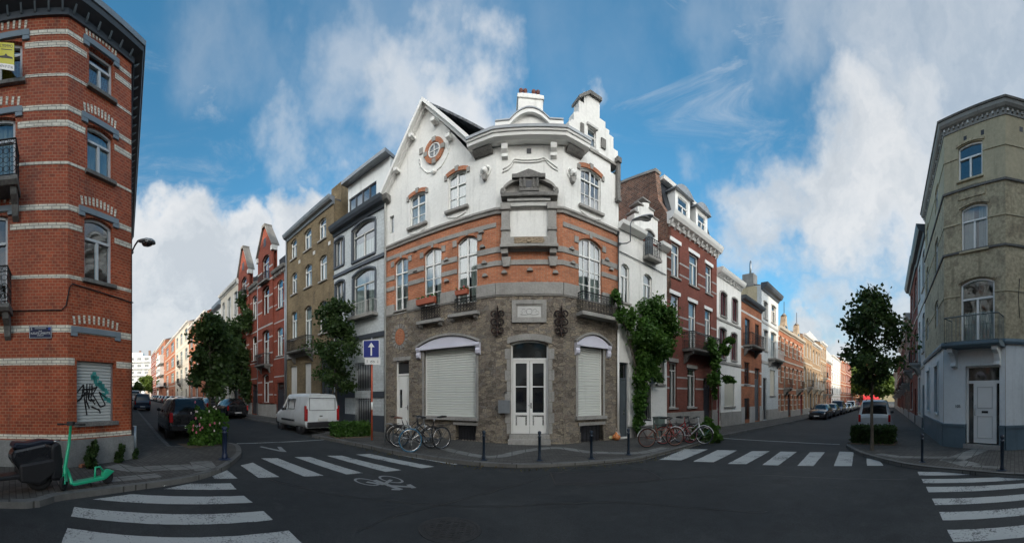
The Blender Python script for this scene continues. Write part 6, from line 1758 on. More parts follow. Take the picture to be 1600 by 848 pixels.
    W = fb.L; zl_, zr_ = f.z(0, 70), f.z(25, 91); sl = (zr_ - zl_) / W
    hL = f.z(0, 70) - f.z(0, 111)
    pt0 = fb.pt
    fb.pt = lambda u, o, z: pt0(u, o, z + sl * u)
    yl = mat('yellow board', (.62, .58, .02), .5, .02); zt_ = zl_
    MB().box(fb.pt, 0, W, 0, .015, zt_ - hL * .78, zt_).build('yellow_panel', yl, bd)
    MB().box(fb.pt, 0, W, 0, .015, zt_ - hL, zt_ - hL * .782).build('white_panel', M['white_gloss'], bd)
    text_mesh('LYRIMMO', hL * .17, fb, W * .52, zt_ - hL * .13, .017, bd, M['iron'], .001, maxw=W * .8)
    MB().box(fb.pt, W * .18, W * .88, .016, .019, zt_ - hL * .27, zt_ - hL * .245).build('small_lettering', M['iron'], bd)
    MB().prism(fb.pt, [(W * .08, zt_ - hL * .58), (W * .92, zt_ - hL * .58), (W * .92, zt_ - hL * .52), (W * .6, zt_ - hL * .48), (W * .5, zt_ - hL * .40), (W * .4, zt_ - hL * .48), (W * .08, zt_ - hL * .52)], .016, .019).build('house_emblem', M['iron'], bd)
    text_mesh('0474 07 07 06', hL * .14, fb, W * .5, zt_ - hL * .89, .017, bd, blue, .001, maxw=W * .86)
    return R
M['galv_shutter'] = mat('pale grey roller shutter', (0.50, 0.53, 0.52), 0.45, 0.05, 1.0, streak=0.1)
random.seed(5)
left_building()
# row beyond it on the left side of the left street
for i, (t0, t1, hh, m_, lb) in enumerate(((13.2, 20.5, 11.2, M['brick_brown'], 'brown brick house edge on behind the glazed red corner building'), (20.6, 29, 12.4, M['white_old'], 'white house seen edge on, second behind the glazed red corner building'),
        (29.1, 40, 9.0, M['brick_red2'], 'red brick house seen edge on, third along the left pavement'), (40.1, 70, 8.2, M['cream'], 'long cream block seen edge on along the left pavement'), (70.1, 110, 8, M['brick_warm'], 'long orange brick block seen edge on far along the left pavement'))):
    f = Facet(pL(t0, 10.55), pL(t1, 10.55)); auto_house(f, f.g(0) + hh, m_, lb, 3, max(2, int((t1 - t0) / 3.2)), detail=False)

# ---- right corner building (olive render above white paint)
B_R, A_R = at(1475, 11.8).to_2d(), gp(1571, 703, PAV).to_2d()
QL = 5.8; Q3 = Facet(B_R + ER * QL, B_R); Q2 = Facet(B_R, A_R); Q1 = Facet(A_R, A_R + Vector((sin(radians(163)), cos(radians(163)))) * 8)
def right_building():
    R = thing('corner_apartment_house', (A_R.x, A_R.y, gz(A_R.x)), 'olive grey rendered corner building with a white painted ground floor and a small railed balcony', 'apartment house')
    Z = lambda y, x=1522: Q2.z(x, y)
    H2 = {}
    def hl(k, f, l, r_, t, b, rise=0): u0, u1, a, c = f.r(l, r_, t, b); H2[k] = (f, (u0, u1, a, c, rise))
    hl('a', Q2, 1497, 1535, 222, 279, .08); hl('b', Q2, 1502, 1543, 318, 391, .12); hl('c', Q2, 1501, 1554, 434, 539, .16); hl('d', Q2, 1509, 1562, 571, 694)
    hs2 = [h for f, h in H2.values()]
    zt, zb = Q2.z(1566, 168), Z(539)
    h3 = []
    for j in range(3):
        for k in 'abc': f, h = H2[k]; h3.append((Q3.L - 2.2 - j * 3.0, Q3.L - 1.4 - j * 3.0, h[2] + (1.0 if k == 'c' else 0) + .15, h[3] - .1, .08))
    g3 = [(Q3.L - 2.1, Q3.L - 1.2, Z(648), Z(563), 0), (Q3.L - 4.6, Q3.L - 3.7, Z(648), Z(563), 0), (Q3.L - 7.6, Q3.L - 6.7, Z(648), Z(563), 0)]; g3 = [h for h in g3 if h[0] > .3]; h3 = [h for h in h3 if h[0] > .3]
    h1 = [(1.6, 2.7, h[2], h[3], .1) for h in hs2[:3]] + [(4.6, 5.7, h[2], h[3], .1) for h in hs2[:3]]
    zband2 = Z(293); w = MB()
    for f, hh in ((Q3, h3), (Q2, hs2), (Q1, h1)): wallseg(w, f, 0, f.L, zb, zband2, hh, .2)
    w.build('stained_wall', M['beige'], R)
    w = MB()
    for f, hh in ((Q3, h3), (Q2, hs2), (Q1, h1)): wallseg(w, f, 0, f.L, zband2, zt, hh, .2)
    bi = [Q3.P - Q3.n * 8, Q1.Q - Q1.n * 8]; P = [Q3.P, bi[0], bi[1], Q1.Q]
    for p, q in zip(P, P[1:]): w.poly([(p.x, p.y, -1), (q.x, q.y, -1), (q.x, q.y, zt), (p.x, p.y, zt)])
    w.poly([(*Q3.P, zt), (*Q2.P, zt), (*Q1.P, zt), (*Q1.Q, zt), (*bi[1], zt), (*bi[0], zt)])
    w.build('upper_wall', M['beige_clean'], R)
    w = MB()
    for f, hh in ((Q3, g3), (Q2, hs2), (Q1, [])): wallseg(w, f, 0, f.L, -1, zb, hh, .2, .02)
    w.build('painted_wall', M['white_cool'], R)
    path = [Q3.P, Q3.Q, Q2.Q, Q1.Q]
    MB().sweep(path, [(-.05, 0), (.10, 0), (.13, .08), (.10, .18), (-.05, .18)], zb - .03).build('string_course', M['blue_grey'], R)
    for y in (293, 392): MB().sweep(path, [(-.05, 0), (.05, 0), (.06, .07), (-.05, .07)], Z(y)).build('string_course', M['dark_stone'], R)
    for y, hh in ((240, 'a'), (345, 'b'), (460, 'c')):
        for f, hs in ((Q3, h3), (Q2, hs2), (Q1, h1)):
            for a_, b_ in solid_runs(f, hs, Z(y)): MB().box(f.pt, a_, b_, -.05, .025, Z(y), Z(y) + .05).build('thin_course', M['beige_clean'], R)
    z0p = Z(667)
    for f, hs in ((Q3, []), (Q2, hs2), (Q1, [])):
        for a_, b_ in solid_runs(f, [h for h in hs if h[2] < .8], .5):
            MB().box(f.pt, a_, b_, -.1, .07, -1, z0p).build('plinth', M['blue_grey'], R); MB().box(f.pt, a_, b_, -.1, .10, z0p, z0p + .09).build('plinth_cap', M['blue_grey'], R)
    # windows
    window(*H2['a'], R, M['white_gloss'], .12, .06, 2, .62); window(*H2['b'], R, M['white_gloss'], .12, .06, 2, .66, curtain=2); window(*H2['c'], R, M['white_gloss'], .12, .07, 2, .70, curtain=3)
    for k in 'ab': f, h = H2[k]; sill(f, h[0], h[1], h[2], R, M['beige_clean'], .07, .06, .05)
    for k in 'abc':
        f, h = H2[k]; w = MB(); arch_strip(w, f, h[0], h[1], h[3] - h[4] + .02, h[4], .09, -.02, .04, ext=.08); w.build('window_hood', M['beige'], R)
    for h in h3: window(Q3, h, R, M['white_old'], .12, .06, 2, .7, near=False)
    for h in h1: window(Q1, h, R, M['white_old'], .12, .06, 2, .7, near=False)
    for h in g3:
        shutter(Q3, h, R, M['white_cool2'], .08); w = MB(); w.box(Q3.pt, h[0] - .1, h[0], 0, .06, h[2], h[3]); w.box(Q3.pt, h[1], h[1] + .1, 0, .06, h[2], h[3]); w.box(Q3.pt, h[0] - .13, h[1] + .13, 0, .1, h[3], h[3] + .15); w.box(Q3.pt, h[0] - .13, h[1] + .13, 0, .1, h[2] - .1, h[2]); w.build('window_surround', M['white_cool'], R)
    # recessed panel between floors
    u0, u1, a, c = Q2.r(1497, 1540, 288, 308); w = MB()
    for q in ((u0, u1, a, a + .03), (u0, u1, c - .03, c), (u0, u0 + .03, a, c), (u1 - .03, u1, a, c)): w.box(Q2.pt, q[0], q[1], -.02, .025, q[2], q[3])
    w.build('panel_moulding', M['beige'], R)
    # balcony
    f, h = H2['c']; zb_ = h[2]
    b_ = MB().prism_u(f.pt, [(0, zb_ + .02), (.62, zb_ + .02), (.62, zb_ - .06), (.55, zb_ - .13), (0, zb_ - .13)], f.u(1484), f.u(1571)).build('balcony', M['blue_grey'], R)
    railing(f, f.u(1487), f.u(1568), zb_ + .02, zb_ + .92, .56, b_, mat('pale grey green iron', (.16, .19, .19), .5), 'bars', step=.15, r=.012)
    for x0, x1 in ((1489, 1497), (1556, 1565)):
        MB().prism_u(f.pt, [(.02, zb_ - .13), (.5, zb_ - .13), (.46, zb_ - .26), (.26, zb_ - .36), (.18, zb_ - .6), (.22, zb_ - .72), (.02, zb_ - .78)], f.u(x0), f.u(x1)).build('bracket', M['white_cool'], b_, bevel=.012)
    # door with dark side lights
    f, h = H2['d']; u0, u1 = h[0], h[1]
    tr = Z(597); zs = Z(601)
    dw = MB(); dw.box(f.pt, u0, u1, -.2, -.14, tr - .04, tr + .06); dw.box(f.pt, u0, u0 + .05, -.2, -.12, h[2], h[3]); dw.box(f.pt, u1 - .05, u1, -.2, -.12, h[2], h[3]); dw.box(f.pt, u0, u1, -.2, -.12, h[3] - .05, h[3]); dw.build('door_frame', M['white_gloss'], R)
    MB().box(f.pt, u0 + .05, u1 - .05, -.19, -.17, tr + .06, h[3] - .05).build('transom_pane', M['glass_near'], R)
    sA, sB = f.u(1519), f.u(1555)
    for a_, b2 in ((u0 + .05, sA), (sB, u1 - .05)): MB().box(f.pt, a_, b2, -.19, -.17, h[2], tr - .04).build('side_light', M['glass_near'], R)
    dd = MB().box(f.pt, sA, sB, -.2, -.13, h[2] + .02, tr - .04)
    dr = dd.build('door', M['white_gloss'], R)
    w = MB()
    for a_, b2, c_, d_ in ((sA + .14, sB - .14, h[2] + 1.25, tr - .16), (sA + .14, sB - .14, h[2] + .2, h[2] + .98)):
        for q in ((a_, b2, c_, c_ + .025), (a_, b2, d_ - .025, d_), (a_, a_ + .025, c_, d_), (b2 - .025, b2, c_, d_)): w.box(f.pt, q[0], q[1], -.131, -.115, q[2], q[3])
    w.build('moulding', M['white_old'], dr)
    MB().box(f.pt, (sA + sB) / 2 - .12, (sA + sB) / 2 + .12, -.131, -.12, h[2] + 1.08, h[2] + 1.16).build('letter_slot', M['iron'], dr)
    MB().tube([f.pt(sA + .07, -.13, h[2] + 1.0), f.pt(sA + .07, -.07, h[2] + 1.0), f.pt(sA + .07, -.07, h[2] + 1.35), f.pt(sA + .07, -.13, h[2] + 1.35)], .014, 6).build('handle', M['chrome'], dr)
    MB().box(f.pt, u0 - .05, u1 + .05, -.2, .12, h[2] - .3, h[2]).build('doorstep', M['bluestone'], R)
    text_mesh('105', .15, f, f.u(1497), Z(635), .03, R, M['iron'], .006, name='house_number')
    # cornice
    MB().sweep(path, [(-.1, -.26), (.03, -.26), (.05, -.10), (.14, -.06), (.20, .0), (.23, .10), (-.1, .10)], zt).build('cornice', M['bluestone_pale'], R)
    MB().sweep(path, [(-.1, .104), (.26, .104), (.28, .16), (-.1, .22)], zt).build('gutter', M['dark_stone'], R)
    for f in (Q3, Q2, Q1):
        n = int(f.L / .17)
        for i in range(n): u = .06 + i * (f.L - .12) / max(1, n - 1); MB().box(f.pt, u - .035, u + .035, .04, .10, zt - .19, zt - .1).build('dentil', M['white_old'] if i % 5 == 0 else M['bluestone'], R)
    for f, u in ((Q2, .8), (Q2, Q2.L - .9), (Q1, .5)): MB().box(f.pt, u, u + .12, -.02, .006, zt - .72, zt - .55).build('vent', M['door_dark'], R)
    # lamp bracket and cable on the right face
    MB().tube([Q1.pt(.5, .03, Z(440)), Q1.pt(.45, .04, Z(470)), Q1.pt(.5, .03, Z(500))], .012, 5).build('cable', M['iron'], R)
    return R
M['white_cool2'] = mat('pale blue grey shutter', (0.42, 0.46, 0.48), 0.5, 0.04)
random.seed(6)
right_building()
OR_ = (B_R - C2).dot(NR) + .05
def RS(t1, t0): return Facet(pR(t1, OR_), pR(t0, OR_))
t_start = 0
tB = (B_R - C2).dot(ER) + QL
rs = [(tB + .05, tB + 4.5, 'w', 11.3, M['white_old'], 'white house seen edge on beside the olive corner building'), (tB + 4.6, tB + 11.5, 'r', 11.6, M['brick_red2'], 'red brick house seen edge on, second beyond the olive corner building'),
      (tB + 11.6, tB + 20, 'b', 9.6, M['brick_brown'], 'brown brick house seen edge on behind the street tree'), (tB + 20.1, tB + 30, 'c', 9.0, M['brick_deep'], 'dark red brick house seen edge on, fourth on the right pavement'),
      (tB + 30.1, tB + 45, 'd', 8.4, M['brick_red2'], 'long red brick house seen edge on further along the right pavement'), (tB + 45.1, tB + 66, 'e', 8.0, M['cream'], 'long cream house seen edge on far along the right pavement')]
for t0, t1, k, hh, m_, lb in rs:
    f = RS(t1, t0); nb = max(2, int((t1 - t0) / 2.6)); auto_house(f, f.g(f.L) + hh, m_, lb, 3, nb, balc=tuple((1, j) for j in range(0, nb, 2)), near=False, cornice=M['slate_trim'] if k in 'wr' else M['white_old'], corn=1.6)

# ---- unseen blocks added behind the camera to keep the crossing in the shade
def shade_block(f, zt, m_, label, n=7):
    R = thing('apartment_block', (f.P.x, f.P.y, f.g(0)), label, 'apartment block')  # added shade caster out of view, sized by the shadow it throws
    w = MB(); hs = []
    for i in range(n):
        for j in range(int(f.L / 3)):
            u = 1.5 + j * 3; z = .9 + i * (zt - .5) / n; hs.append((u - .6, u + .6, z, z + 1.6, 0))
    wallseg(w, f, 0, f.L, -2, zt, hs, .2); shell(w, f, 8, -2, zt); w.poly([f.pt(0, 0, zt), f.pt(f.L, 0, zt), f.pt(f.L, -8, zt), f.pt(0, -8, zt)])
    w.build('wall', m_, R)
    w = MB()
    for h in hs: w.box(f.pt, h[0], h[1], -.2, -.15, h[2], h[3])
    tag(w.build('pane', M['glass_dark'], R), kind='stuff')
shade_block(Facet((14.4, -24), (-10.5, -26)), 29.5, M['brick_tan'], 'tan brick block added unseen behind the viewpoint to shade the crossing', 7)
shade_block(Facet((-10.6, -27), (-42, -24)), 29.0, M['brick_brown'], 'brown brick block added unseen behind the viewpoint on the left for shade', 7)
# ------------------------------------------------------------------ trees and plants
def leaf(mb, c, s, rnd, droop=0.3):
    n = Vector((rnd.gauss(0, 1), rnd.gauss(0, 1), rnd.gauss(0.3, 1))).normalized()
    a = n.orthogonal().normalized(); b = n.cross(a); t = rnd.uniform(0, 6.28)
    d = (a * cos(t) + b * sin(t)); d.z -= droop; d.normalize(); w = n.cross(d).normalized()
    L = s * rnd.uniform(.7, 1.3); W = L * .42
    i = len(mb.v)
    mb.v += [c, c + d * L * .45 + w * W, c + d * L, c + d * L * .45 - w * W]
    mb.f.append([i, i + 1, i + 2, i + 3]); mb.sm.append(False)
def tree(name, loc, top, bottom, width, label, seed, leaves=7000, ls=.15, trunk_r=.06, mat_=None, cat='tree', group=None, branches=26, gaps=.35, shape=1.0, tm=None):
    rnd = random.Random(seed)
    R = thing(name, loc, label, cat, group)
    base = Vector(loc); hgt = top - loc[2]; cb = bottom - loc[2]
    tr = MB(); tip = base + Vector((rnd.uniform(-.1, .1) * width * .3, rnd.uniform(-.1, .1), hgt * .93))
    N = 9; path = [base.lerp(tip, k / N) + Vector((rnd.uniform(-1, 1), rnd.uniform(-1, 1), 0)) * .02 * hgt * .3 * (k > 0) for k in range(N + 1)]
    path[0].z -= .15
    tr.tube(path, [trunk_r * (1.25 if k == 0 else 1) * (1 - .85 * k / N) + .006 for k in range(N + 1)], 8)
    tips = []
    for k in range(branches):
        t = (k + .5) / branches; z = cb * .92 + (hgt * .9 - cb) * t
        st = base + (tip - base) * (z / (hgt * .93)); a = k * 2.4 + rnd.uniform(-.5, .5)
        prof = sin(pi * min(1, (t * .86 + .12)) ** .8) ** .8
        ln = width / 2 * (prof * .95 + .08) * rnd.uniform(.5, 1.12) * shape
        dz = ln * rnd.uniform(.15, .7)
        end = st + Vector((cos(a) * ln, sin(a) * ln, dz)); mid = st.lerp(end, .5) + Vector((0, 0, ln * .1))
        r = trunk_r * .38 * (1 - t * .6) + .004
        tr.tube([st, mid, end], [r, r * .6, r * .2], 5); tips.append((st, mid, end, ln))
        for j in range(2):
            q = mid.lerp(end, rnd.uniform(0, .7)); e = q + Vector((rnd.uniform(-1, 1), rnd.uniform(-1, 1), rnd.uniform(-.3, .8))).normalized() * ln * .4
            tr.tube([q, e], [r * .35, r * .12], 4, False); tips.append((q, q.lerp(e, .5), e, ln * .45))
    tr.build('trunk', tm or M['trunk'], R, recalc=False)
    cl = []
    for st, mid, end, ln in tips:
        n = 3 if ln > width * .2 else 2
        for k in range(n):
            p = mid.lerp(end, (k + .6) / n) if k else mid
            if rnd.random() > gaps * .5: cl.append((p, width * rnd.uniform(.04, .105)))
    lv = MB(); per = max(1, leaves // max(1, len(cl)))
    for p, s in cl:
        for _ in range(int(per * rnd.uniform(.5, 1.5))):
            v = Vector((rnd.gauss(0, 1), rnd.gauss(0, 1), rnd.gauss(0, .8))); v = v * (s * min(1, 2.1 / max(.01, v.length)))
            leaf(lv, p + v, ls, rnd, .5)
    lv.build('crown', mat_ or M['leaf_tree'], R, recalc=False)
    return R
def leaf_mass(name, blobs, label, cat, m, n, ls, seed, stems=(), stem_r=.03, parent=None, group=None, loc=None, part='foliage'):
    """blobs: (centre, radii)"""
    rnd = random.Random(seed); tot = sum(max(r.x * r.z, r.x * r.y) if isinstance(r, Vector) else r * r for _, r in blobs)
    loc = loc or blobs[0][0]; R = parent or thing(name, loc, label, cat, group)
    lv = MB()
    for c, r in blobs:
        r = r if isinstance(r, Vector) else Vector((r, r, r)); k = int(n * max(r.x * r.z, r.x * r.y) / tot)
        sub = [Vector((rnd.gauss(0, 1), rnd.gauss(0, 1), rnd.gauss(0, 1))).normalized() * rnd.uniform(.3, 1.0) for _ in range(max(4, k // 45))]
        for i in range(k):
            q = sub[i % len(sub)] + Vector((rnd.gauss(0, .16), rnd.gauss(0, .16), rnd.gauss(0, .16)))
            leaf(lv, Vector(c) + Vector((q.x * r.x, q.y * r.y, q.z * r.z)), ls, rnd, .6)
    lv.build(part, m, R, recalc=False)
    if stems:
        s = MB()
        for st in stems: s.tube(st, [stem_r * (1 - .6 * k / (len(st) - 1)) for k in range(len(st))], 6)
        s.build('stem', M['trunk'], R, recalc=False)
    return R
# street trees
b = gp(1362, 703.5, PAV); d_ = hypot(b.x, b.y)
tree('street_tree', tuple(b), EYE + d_ * (HZ - 430) / F, EYE + d_ * (HZ - 598) / F, d_ * 112 / F, 'slender maple tree in front of the silver minivan at the right corner', 7, 6000, .13, .06, branches=42, gaps=1.25)
b = gp(327, 693, PAV); d_ = hypot(b.x, b.y) 
tree('street_tree', tuple(b), EYE + d_ * (HZ - 470) / F, EYE + d_ * (HZ - 612) / F, d_ * 84 / F, 'dark leafy street tree standing among the pink flowers by the dark parked suv', 8, 6000, .12, .05, branches=24, gaps=.9)
fp_ = lineL.hit(549)[0]; b = Vector((*lineL.pt(fp_, 1.0, 0).to_2d(), 0)); b.z = gz(b.x) + PAV; d_ = hypot(b.x, b.y)
tree('street_tree', tuple(b), EYE + d_ * (HZ - 452) / F, EYE + d_ * (HZ - 608) / F, d_ * 88 / F, 'bushy dark tree in front of the grey painted house behind the one way sign', 9, 6800, .14, .05, branches=24, gaps=.8)
b = gp(340, 668, PAV) if 0 else at(338, 17.5); b.z = gz(b.x); d_ = 17.5
tree('street_tree', (b.x, b.y, b.z), EYE + d_ * (HZ - 478) / F, EYE + d_ * (HZ - 600) / F, d_ * 62 / F, 'second dark tree, further back and right of the one among the pink flowers', 10, 6000, .17, .06)
# far trees
far = [(1344, 92, 574, 60, 'pale green round tree at the end of the right street, left of the minivan'), (1379, 90, 586, 44, 'pale green tree at the end of the right street, above the minivan'), (1362, 108, 596, 70, 'distant green tree between the two round trees of the right street')]
for i, (px, d_, py, w, lb) in enumerate(far):
    b = at(px, d_); b.z = gz(b.x)
    tree('round_tree', (b.x, b.y, b.z), EYE + d_ * (HZ - py) / F, EYE + d_ * (HZ - 618) / F, d_ * w / F, lb, 40 + i, 5000, .8, .25, M['leaf_light'], group='trees at the end of the right street', gaps=.1)
for i, (px, d_, py, w, lb) in enumerate([(233, 120, 586, 26, 'yellow green tree in front of the white apartment block'), (215, 105, 596, 14, 'dark green tree left of the yellow green one, far up the left street')]):
    b = at(px, d_); b.z = gz(b.x)
    tree('round_tree', (b.x, b.y, b.z), EYE + d_ * (HZ - py) / F, EYE + d_ * (HZ - 612) / F, d_ * w / F, lb, 50 + i, 3500, .7, .25, M['leaf_light'] if i == 0 else M['leaf_tree'], group='trees at the end of the left street', gaps=.1)
# ivy on the dark red gabled house
f = LF(374, 405)
def fb_(f, px, py, rpx, rpy, o=.25, ro=.35):
    d = f.hit(px)[1]; cosf = max(.25, abs(sin(((px - 800) / F) - atan2(f.e.x, f.e.y))))
    c = f.pt(f.u(px), o, f.z(px, py)); rx = rpx * d / F
    return (c, Vector((rx, rx, rpy * d / F)))
ivy = [fb_(f, 384, 468, 9, 16, .3), fb_(f, 392, 500, 12, 20, .4), fb_(f, 378, 520, 17, 22, .7), fb_(f, 386, 556, 19, 24, .8), fb_(f, 376, 586, 15, 26, .8), fb_(f, 391, 600, 10, 26, .5), fb_(f, 362, 545, 10, 20, 1.0)]
leaf_mass('ivy', ivy, 'dark green ivy hanging over the front of the darker red gabled house', 'ivy', M['leaf_tree'], 14000, .2, 61, [[f.pt(f.u(384), .2, f.g(0) + PAV), f.pt(f.u(382), .25, 3), f.pt(f.u(386), .2, 6)]], .07, loc=f.pt(f.u(384), .3, f.g(0)))
# wisteria on the low white house
wb = [fb_(FR, 951, 468, 9, 13, .35), fb_(FR, 958, 495, 9, 14, .4), fb_(fW, 975, 500, 10, 18, .3), fb_(fW, 1010, 490, 27, 20, .5), fb_(fW, 1028, 500, 13, 18, .4), fb_(fW, 998, 525, 28, 26, .5), fb_(fW, 1018, 535, 24, 22, .45), fb_(fW, 1030, 512, 20, 24, .45), fb_(fW, 1028, 552, 14, 16, .35), fb_(fW, 1012, 552, 15, 14, .4),
      fb_(fW, 994, 560, 13, 22, .4), fb_(fW, 992, 590, 11, 22, .4), fb_(fW, 1020, 590, 9, 10, .3), fb_(fW, 989, 625, 10, 24, .4), fb_(fW, 991, 655, 9, 18, .3), fb_(fW, 1006, 570, 14, 20, .4)]
g0 = fW.g(0) + PAV
leaf_mass('wisteria', wb, 'bright green wisteria climbing from the pavement over the low white house and the corner balcony', 'climbing plant', M['leaf_ivy'], 27000, .115, 62,
          [[fW.pt(fW.u(990), .15, g0), fW.pt(fW.u(992), .2, g0 + 1.4), fW.pt(fW.u(988), .2, g0 + 2.8), fW.pt(fW.u(1005), .25, g0 + 4.2)], [fW.pt(fW.u(988), .2, g0 + 3), fW.pt(fW.u(972), .3, g0 + 4.4), FR.pt(FR.L - .2, .35, g0 + 4.9)]], .05, loc=fW.pt(fW.u(990), .15, g0))
f = RF(1042, 1120)
vb = [fb_(f, 1094, 540, 10, 12, .8), fb_(f, 1103, 562, 9, 18, .7), fb_(f, 1100, 590, 8, 16, .6), fb_(f, 1110, 545, 8, 9, .9), fb_(f, 1117, 533, 8, 6, 1.0), fb_(f, 1117, 592, 9, 4, .9), fb_(f, 1124, 596, 5, 3, 1.0), fb_(f, 1106, 610, 5, 10, .5)]
leaf_mass('climbing_vine', vb, 'yellowish green vine hanging from the balcony of the tall dark red brick house', 'climbing plant', M['leaf_ivy'], 4200, .16, 63,
          [[f.pt(f.u(1104), .3, f.g(8) + PAV), f.pt(f.u(1105), .35, 1.8), f.pt(f.u(1102), .5, 3.4), f.pt(f.u(1094), .7, 4.6)], [f.pt(f.u(1102), .5, 3.4), f.pt(f.u(1117), .9, f.z(1117, 592)), f.pt(f.u(1126), 1.0, f.z(1126, 597))], [f.pt(f.u(1100), .6, 4.0), f.pt(f.u(1118), 1.0, f.z(1118, 533))]], .035, loc=f.pt(f.u(1104), .3, f.g(8) + PAV))
# bushes
def hedge(p0, p1, w, h, label, m, seed, n=5200, kerbed=True):
    p0, p1 = Vector(p0[:2]), Vector(p1[:2]); e = (p1 - p0).normalized(); nrm = Vector((-e.y, e.x)); c = (p0 + p1) / 2
    R = thing('planter_hedge', (c.x, c.y, gz(c.x) + PAV), label, 'hedge'); rnd = random.Random(seed); L = (p1 - p0).length; lv = MB()
    for i in range(n):
        u, v, z = rnd.uniform(0, L), rnd.uniform(0, w), rnd.uniform(.05, h)
        k = rnd.randrange(4)
        if k == 0: v = rnd.gauss(0, .03)
        elif k == 1: z = h + rnd.gauss(0, .035)
        elif k == 2: u = rnd.choice((0, L)) + rnd.gauss(0, .03)
        p = p0 + e * u + nrm * v; leaf(lv, Vector((p.x, p.y, gz(p.x) + PAV + z)), .075, rnd, -.1)
    lv.build('foliage', m, R, recalc=False)
    q = [p0 - e * .12 - nrm * .12, p1 + e * .12 - nrm * .12, p1 + e * .12 + nrm * (w + .12), p0 - e * .12 + nrm * (w + .12)]
    MB().slab(q, PAV - .1, PAV + .03).build('soil', M['soil'], R)
    tw = MB()
    for i in range(30):
        p = p0 + e * rnd.uniform(.1, L - .1) + nrm * rnd.uniform(.1, w - .1); tw.tube([(p.x, p.y, gz(p.x) + PAV), (p.x + rnd.uniform(-.1, .1), p.y, gz(p.x) + PAV + h * .8)], .008, 4, False)
    tw.build('twigs', M['trunk'], R, recalc=False)
hedge(gp(527, 684.5, PAV), gp(580, 682, PAV), .75, .52, 'low bright green hedge in a planting bed behind the white van', M['leaf_bush'], 71, 5600)
hedge(gp(1330, 693, PAV), gp(1394, 695, PAV), .9, .62, 'dark clipped hedge at the foot of the slender maple, behind the silver minivan', M['leaf_tree'], 72, 6500)
# hollyhocks round the left street tree
c = gp(322, 694, PAV); d_ = hypot(c.x, c.y); P = lambda px, py, dd=0.0: Vector((*at(px, d_ + dd).to_2d(), EYE + (d_ + dd) * (HZ - py) / F))
K = d_ / F
fb2 = [(P(px, py, random.uniform(-.3, .4)), Vector((r * K, r * K, r * K * 1.25))) for px, py, r in ((318, 684, 20), (338, 672, 15), (305, 668, 12), (322, 655, 14), (340, 650, 12), (312, 645, 9), (350, 662, 10), (300, 684, 10), (330, 640, 8), (345, 680, 12))]
R = leaf_mass('hollyhock_bush', fb2, 'tall flowering bush with pink and white blossoms round the tree beside the dark suv', 'flower bush', M['leaf_ivy'], 4200, .10, 73, loc=tuple(c))
for nm, m_, n_, s_ in (('pink_blossom', M['flower'], 10, .032), ('white_blossom', M['flower_white'], 9, .026)):
    w = MB(); rnd = random.Random(len(nm))
    for k in range(n_):
        px, py = rnd.uniform(298, 352), rnd.uniform(632, 680)
        if k < 3 and m_ == M['flower']: px, py = ((305, 628), (312, 663), (316, 668))[k]
        q = P(px, py, -.5)
        for j in range(6):
            a = j * 1.047; w.blob(q + Vector((cos(a), 0, sin(a))) * s_ * .9, (s_ * .6, s_ * .3, s_ * .6), 6, 4)
    w.build(nm, m_, R, recalc=False)
w = MB(); rnd = random.Random(3)
for k in range(14):
    px = rnd.uniform(300, 345); q = P(px, 697, -.1); q.z = gz(q.x) + PAV; w.tube([q, P(px + rnd.uniform(-6, 8), rnd.uniform(640, 670), -.2)], .012, 5, False)
w.build('stem', M['leaf_bush'], R, recalc=False)
q = [gp(296, 701, PAV), gp(352, 694, PAV), pL(5.9, 7.5), pL(5.9, 8.9)]
sheet('planting_bed', [[(p[0], p[1]) for p in q]], M['soil'], PAV + .008)
# weeds and bushes on the right
f = RF(1042, 1120)
def ground_bush(pxs, label, m, n, ls, seed, name='bush', cat='bush'):
    bl = []
    for px, py, r in pxs:
        a = gp(px, 688 if py < 690 else py, PAV); 
        d = hypot(a.x, a.y); bl.append((Vector((a.x, a.y, EYE + d * (HZ - py) / F)), Vector((r * d / F, r * d / F, r * d / F * .9))))
    a = gp(pxs[0][0], 690, PAV); return leaf_mass(name, bl, label, cat, m, n, ls, seed, loc=tuple(a))
ground_bush([(1088, 672, 9), (1104, 664, 10), (1117, 668, 9), (1113, 678, 9), (1098, 680, 10), (1084, 683, 7), (1108, 655, 6), (1122, 680, 7)], 'loose green bush growing beside the parked bicycles on the right', M['leaf_ivy'], 3200, .10, 81)
ground_bush([(1087, 687, 6), (1100, 688, 7), (1113, 687, 7), (1124, 685, 6), (1094, 684, 6)], 'low bright grass tuft along the kerb in front of the loose bush', M['leaf_bush'], 2600, .09, 82, 'grass_tuft', 'grass tuft')
def weed(px, py, r, label, seed, n=900):
    a = gp(px, py, PAV); d = hypot(a.x, a.y); k = d / F
    bl = [(a + Vector((.05, 0, r * k * .5)), Vector((r * k * .7, r * k * .3, r * k * .55))), (a + Vector((0, .1, r * k * 1.05)), Vector((r * k * .35, r * k * .2, r * k * .5)))]
    leaf_mass('weed_tuft', bl, label, 'weed', M['leaf_tree'], n, .07, seed, loc=tuple(a), group='weeds at the foot of the red brick corner building')
weed(141, 729, 27, 'tall weed against the concrete plinth under the graffitied shutter', 91, 1700); weed(184, 721, 17, 'smaller weed at the right end of the concrete plinth', 92, 900); weed(209, 716, 9, 'little weed round the corner by the grey downpipe', 93, 300)
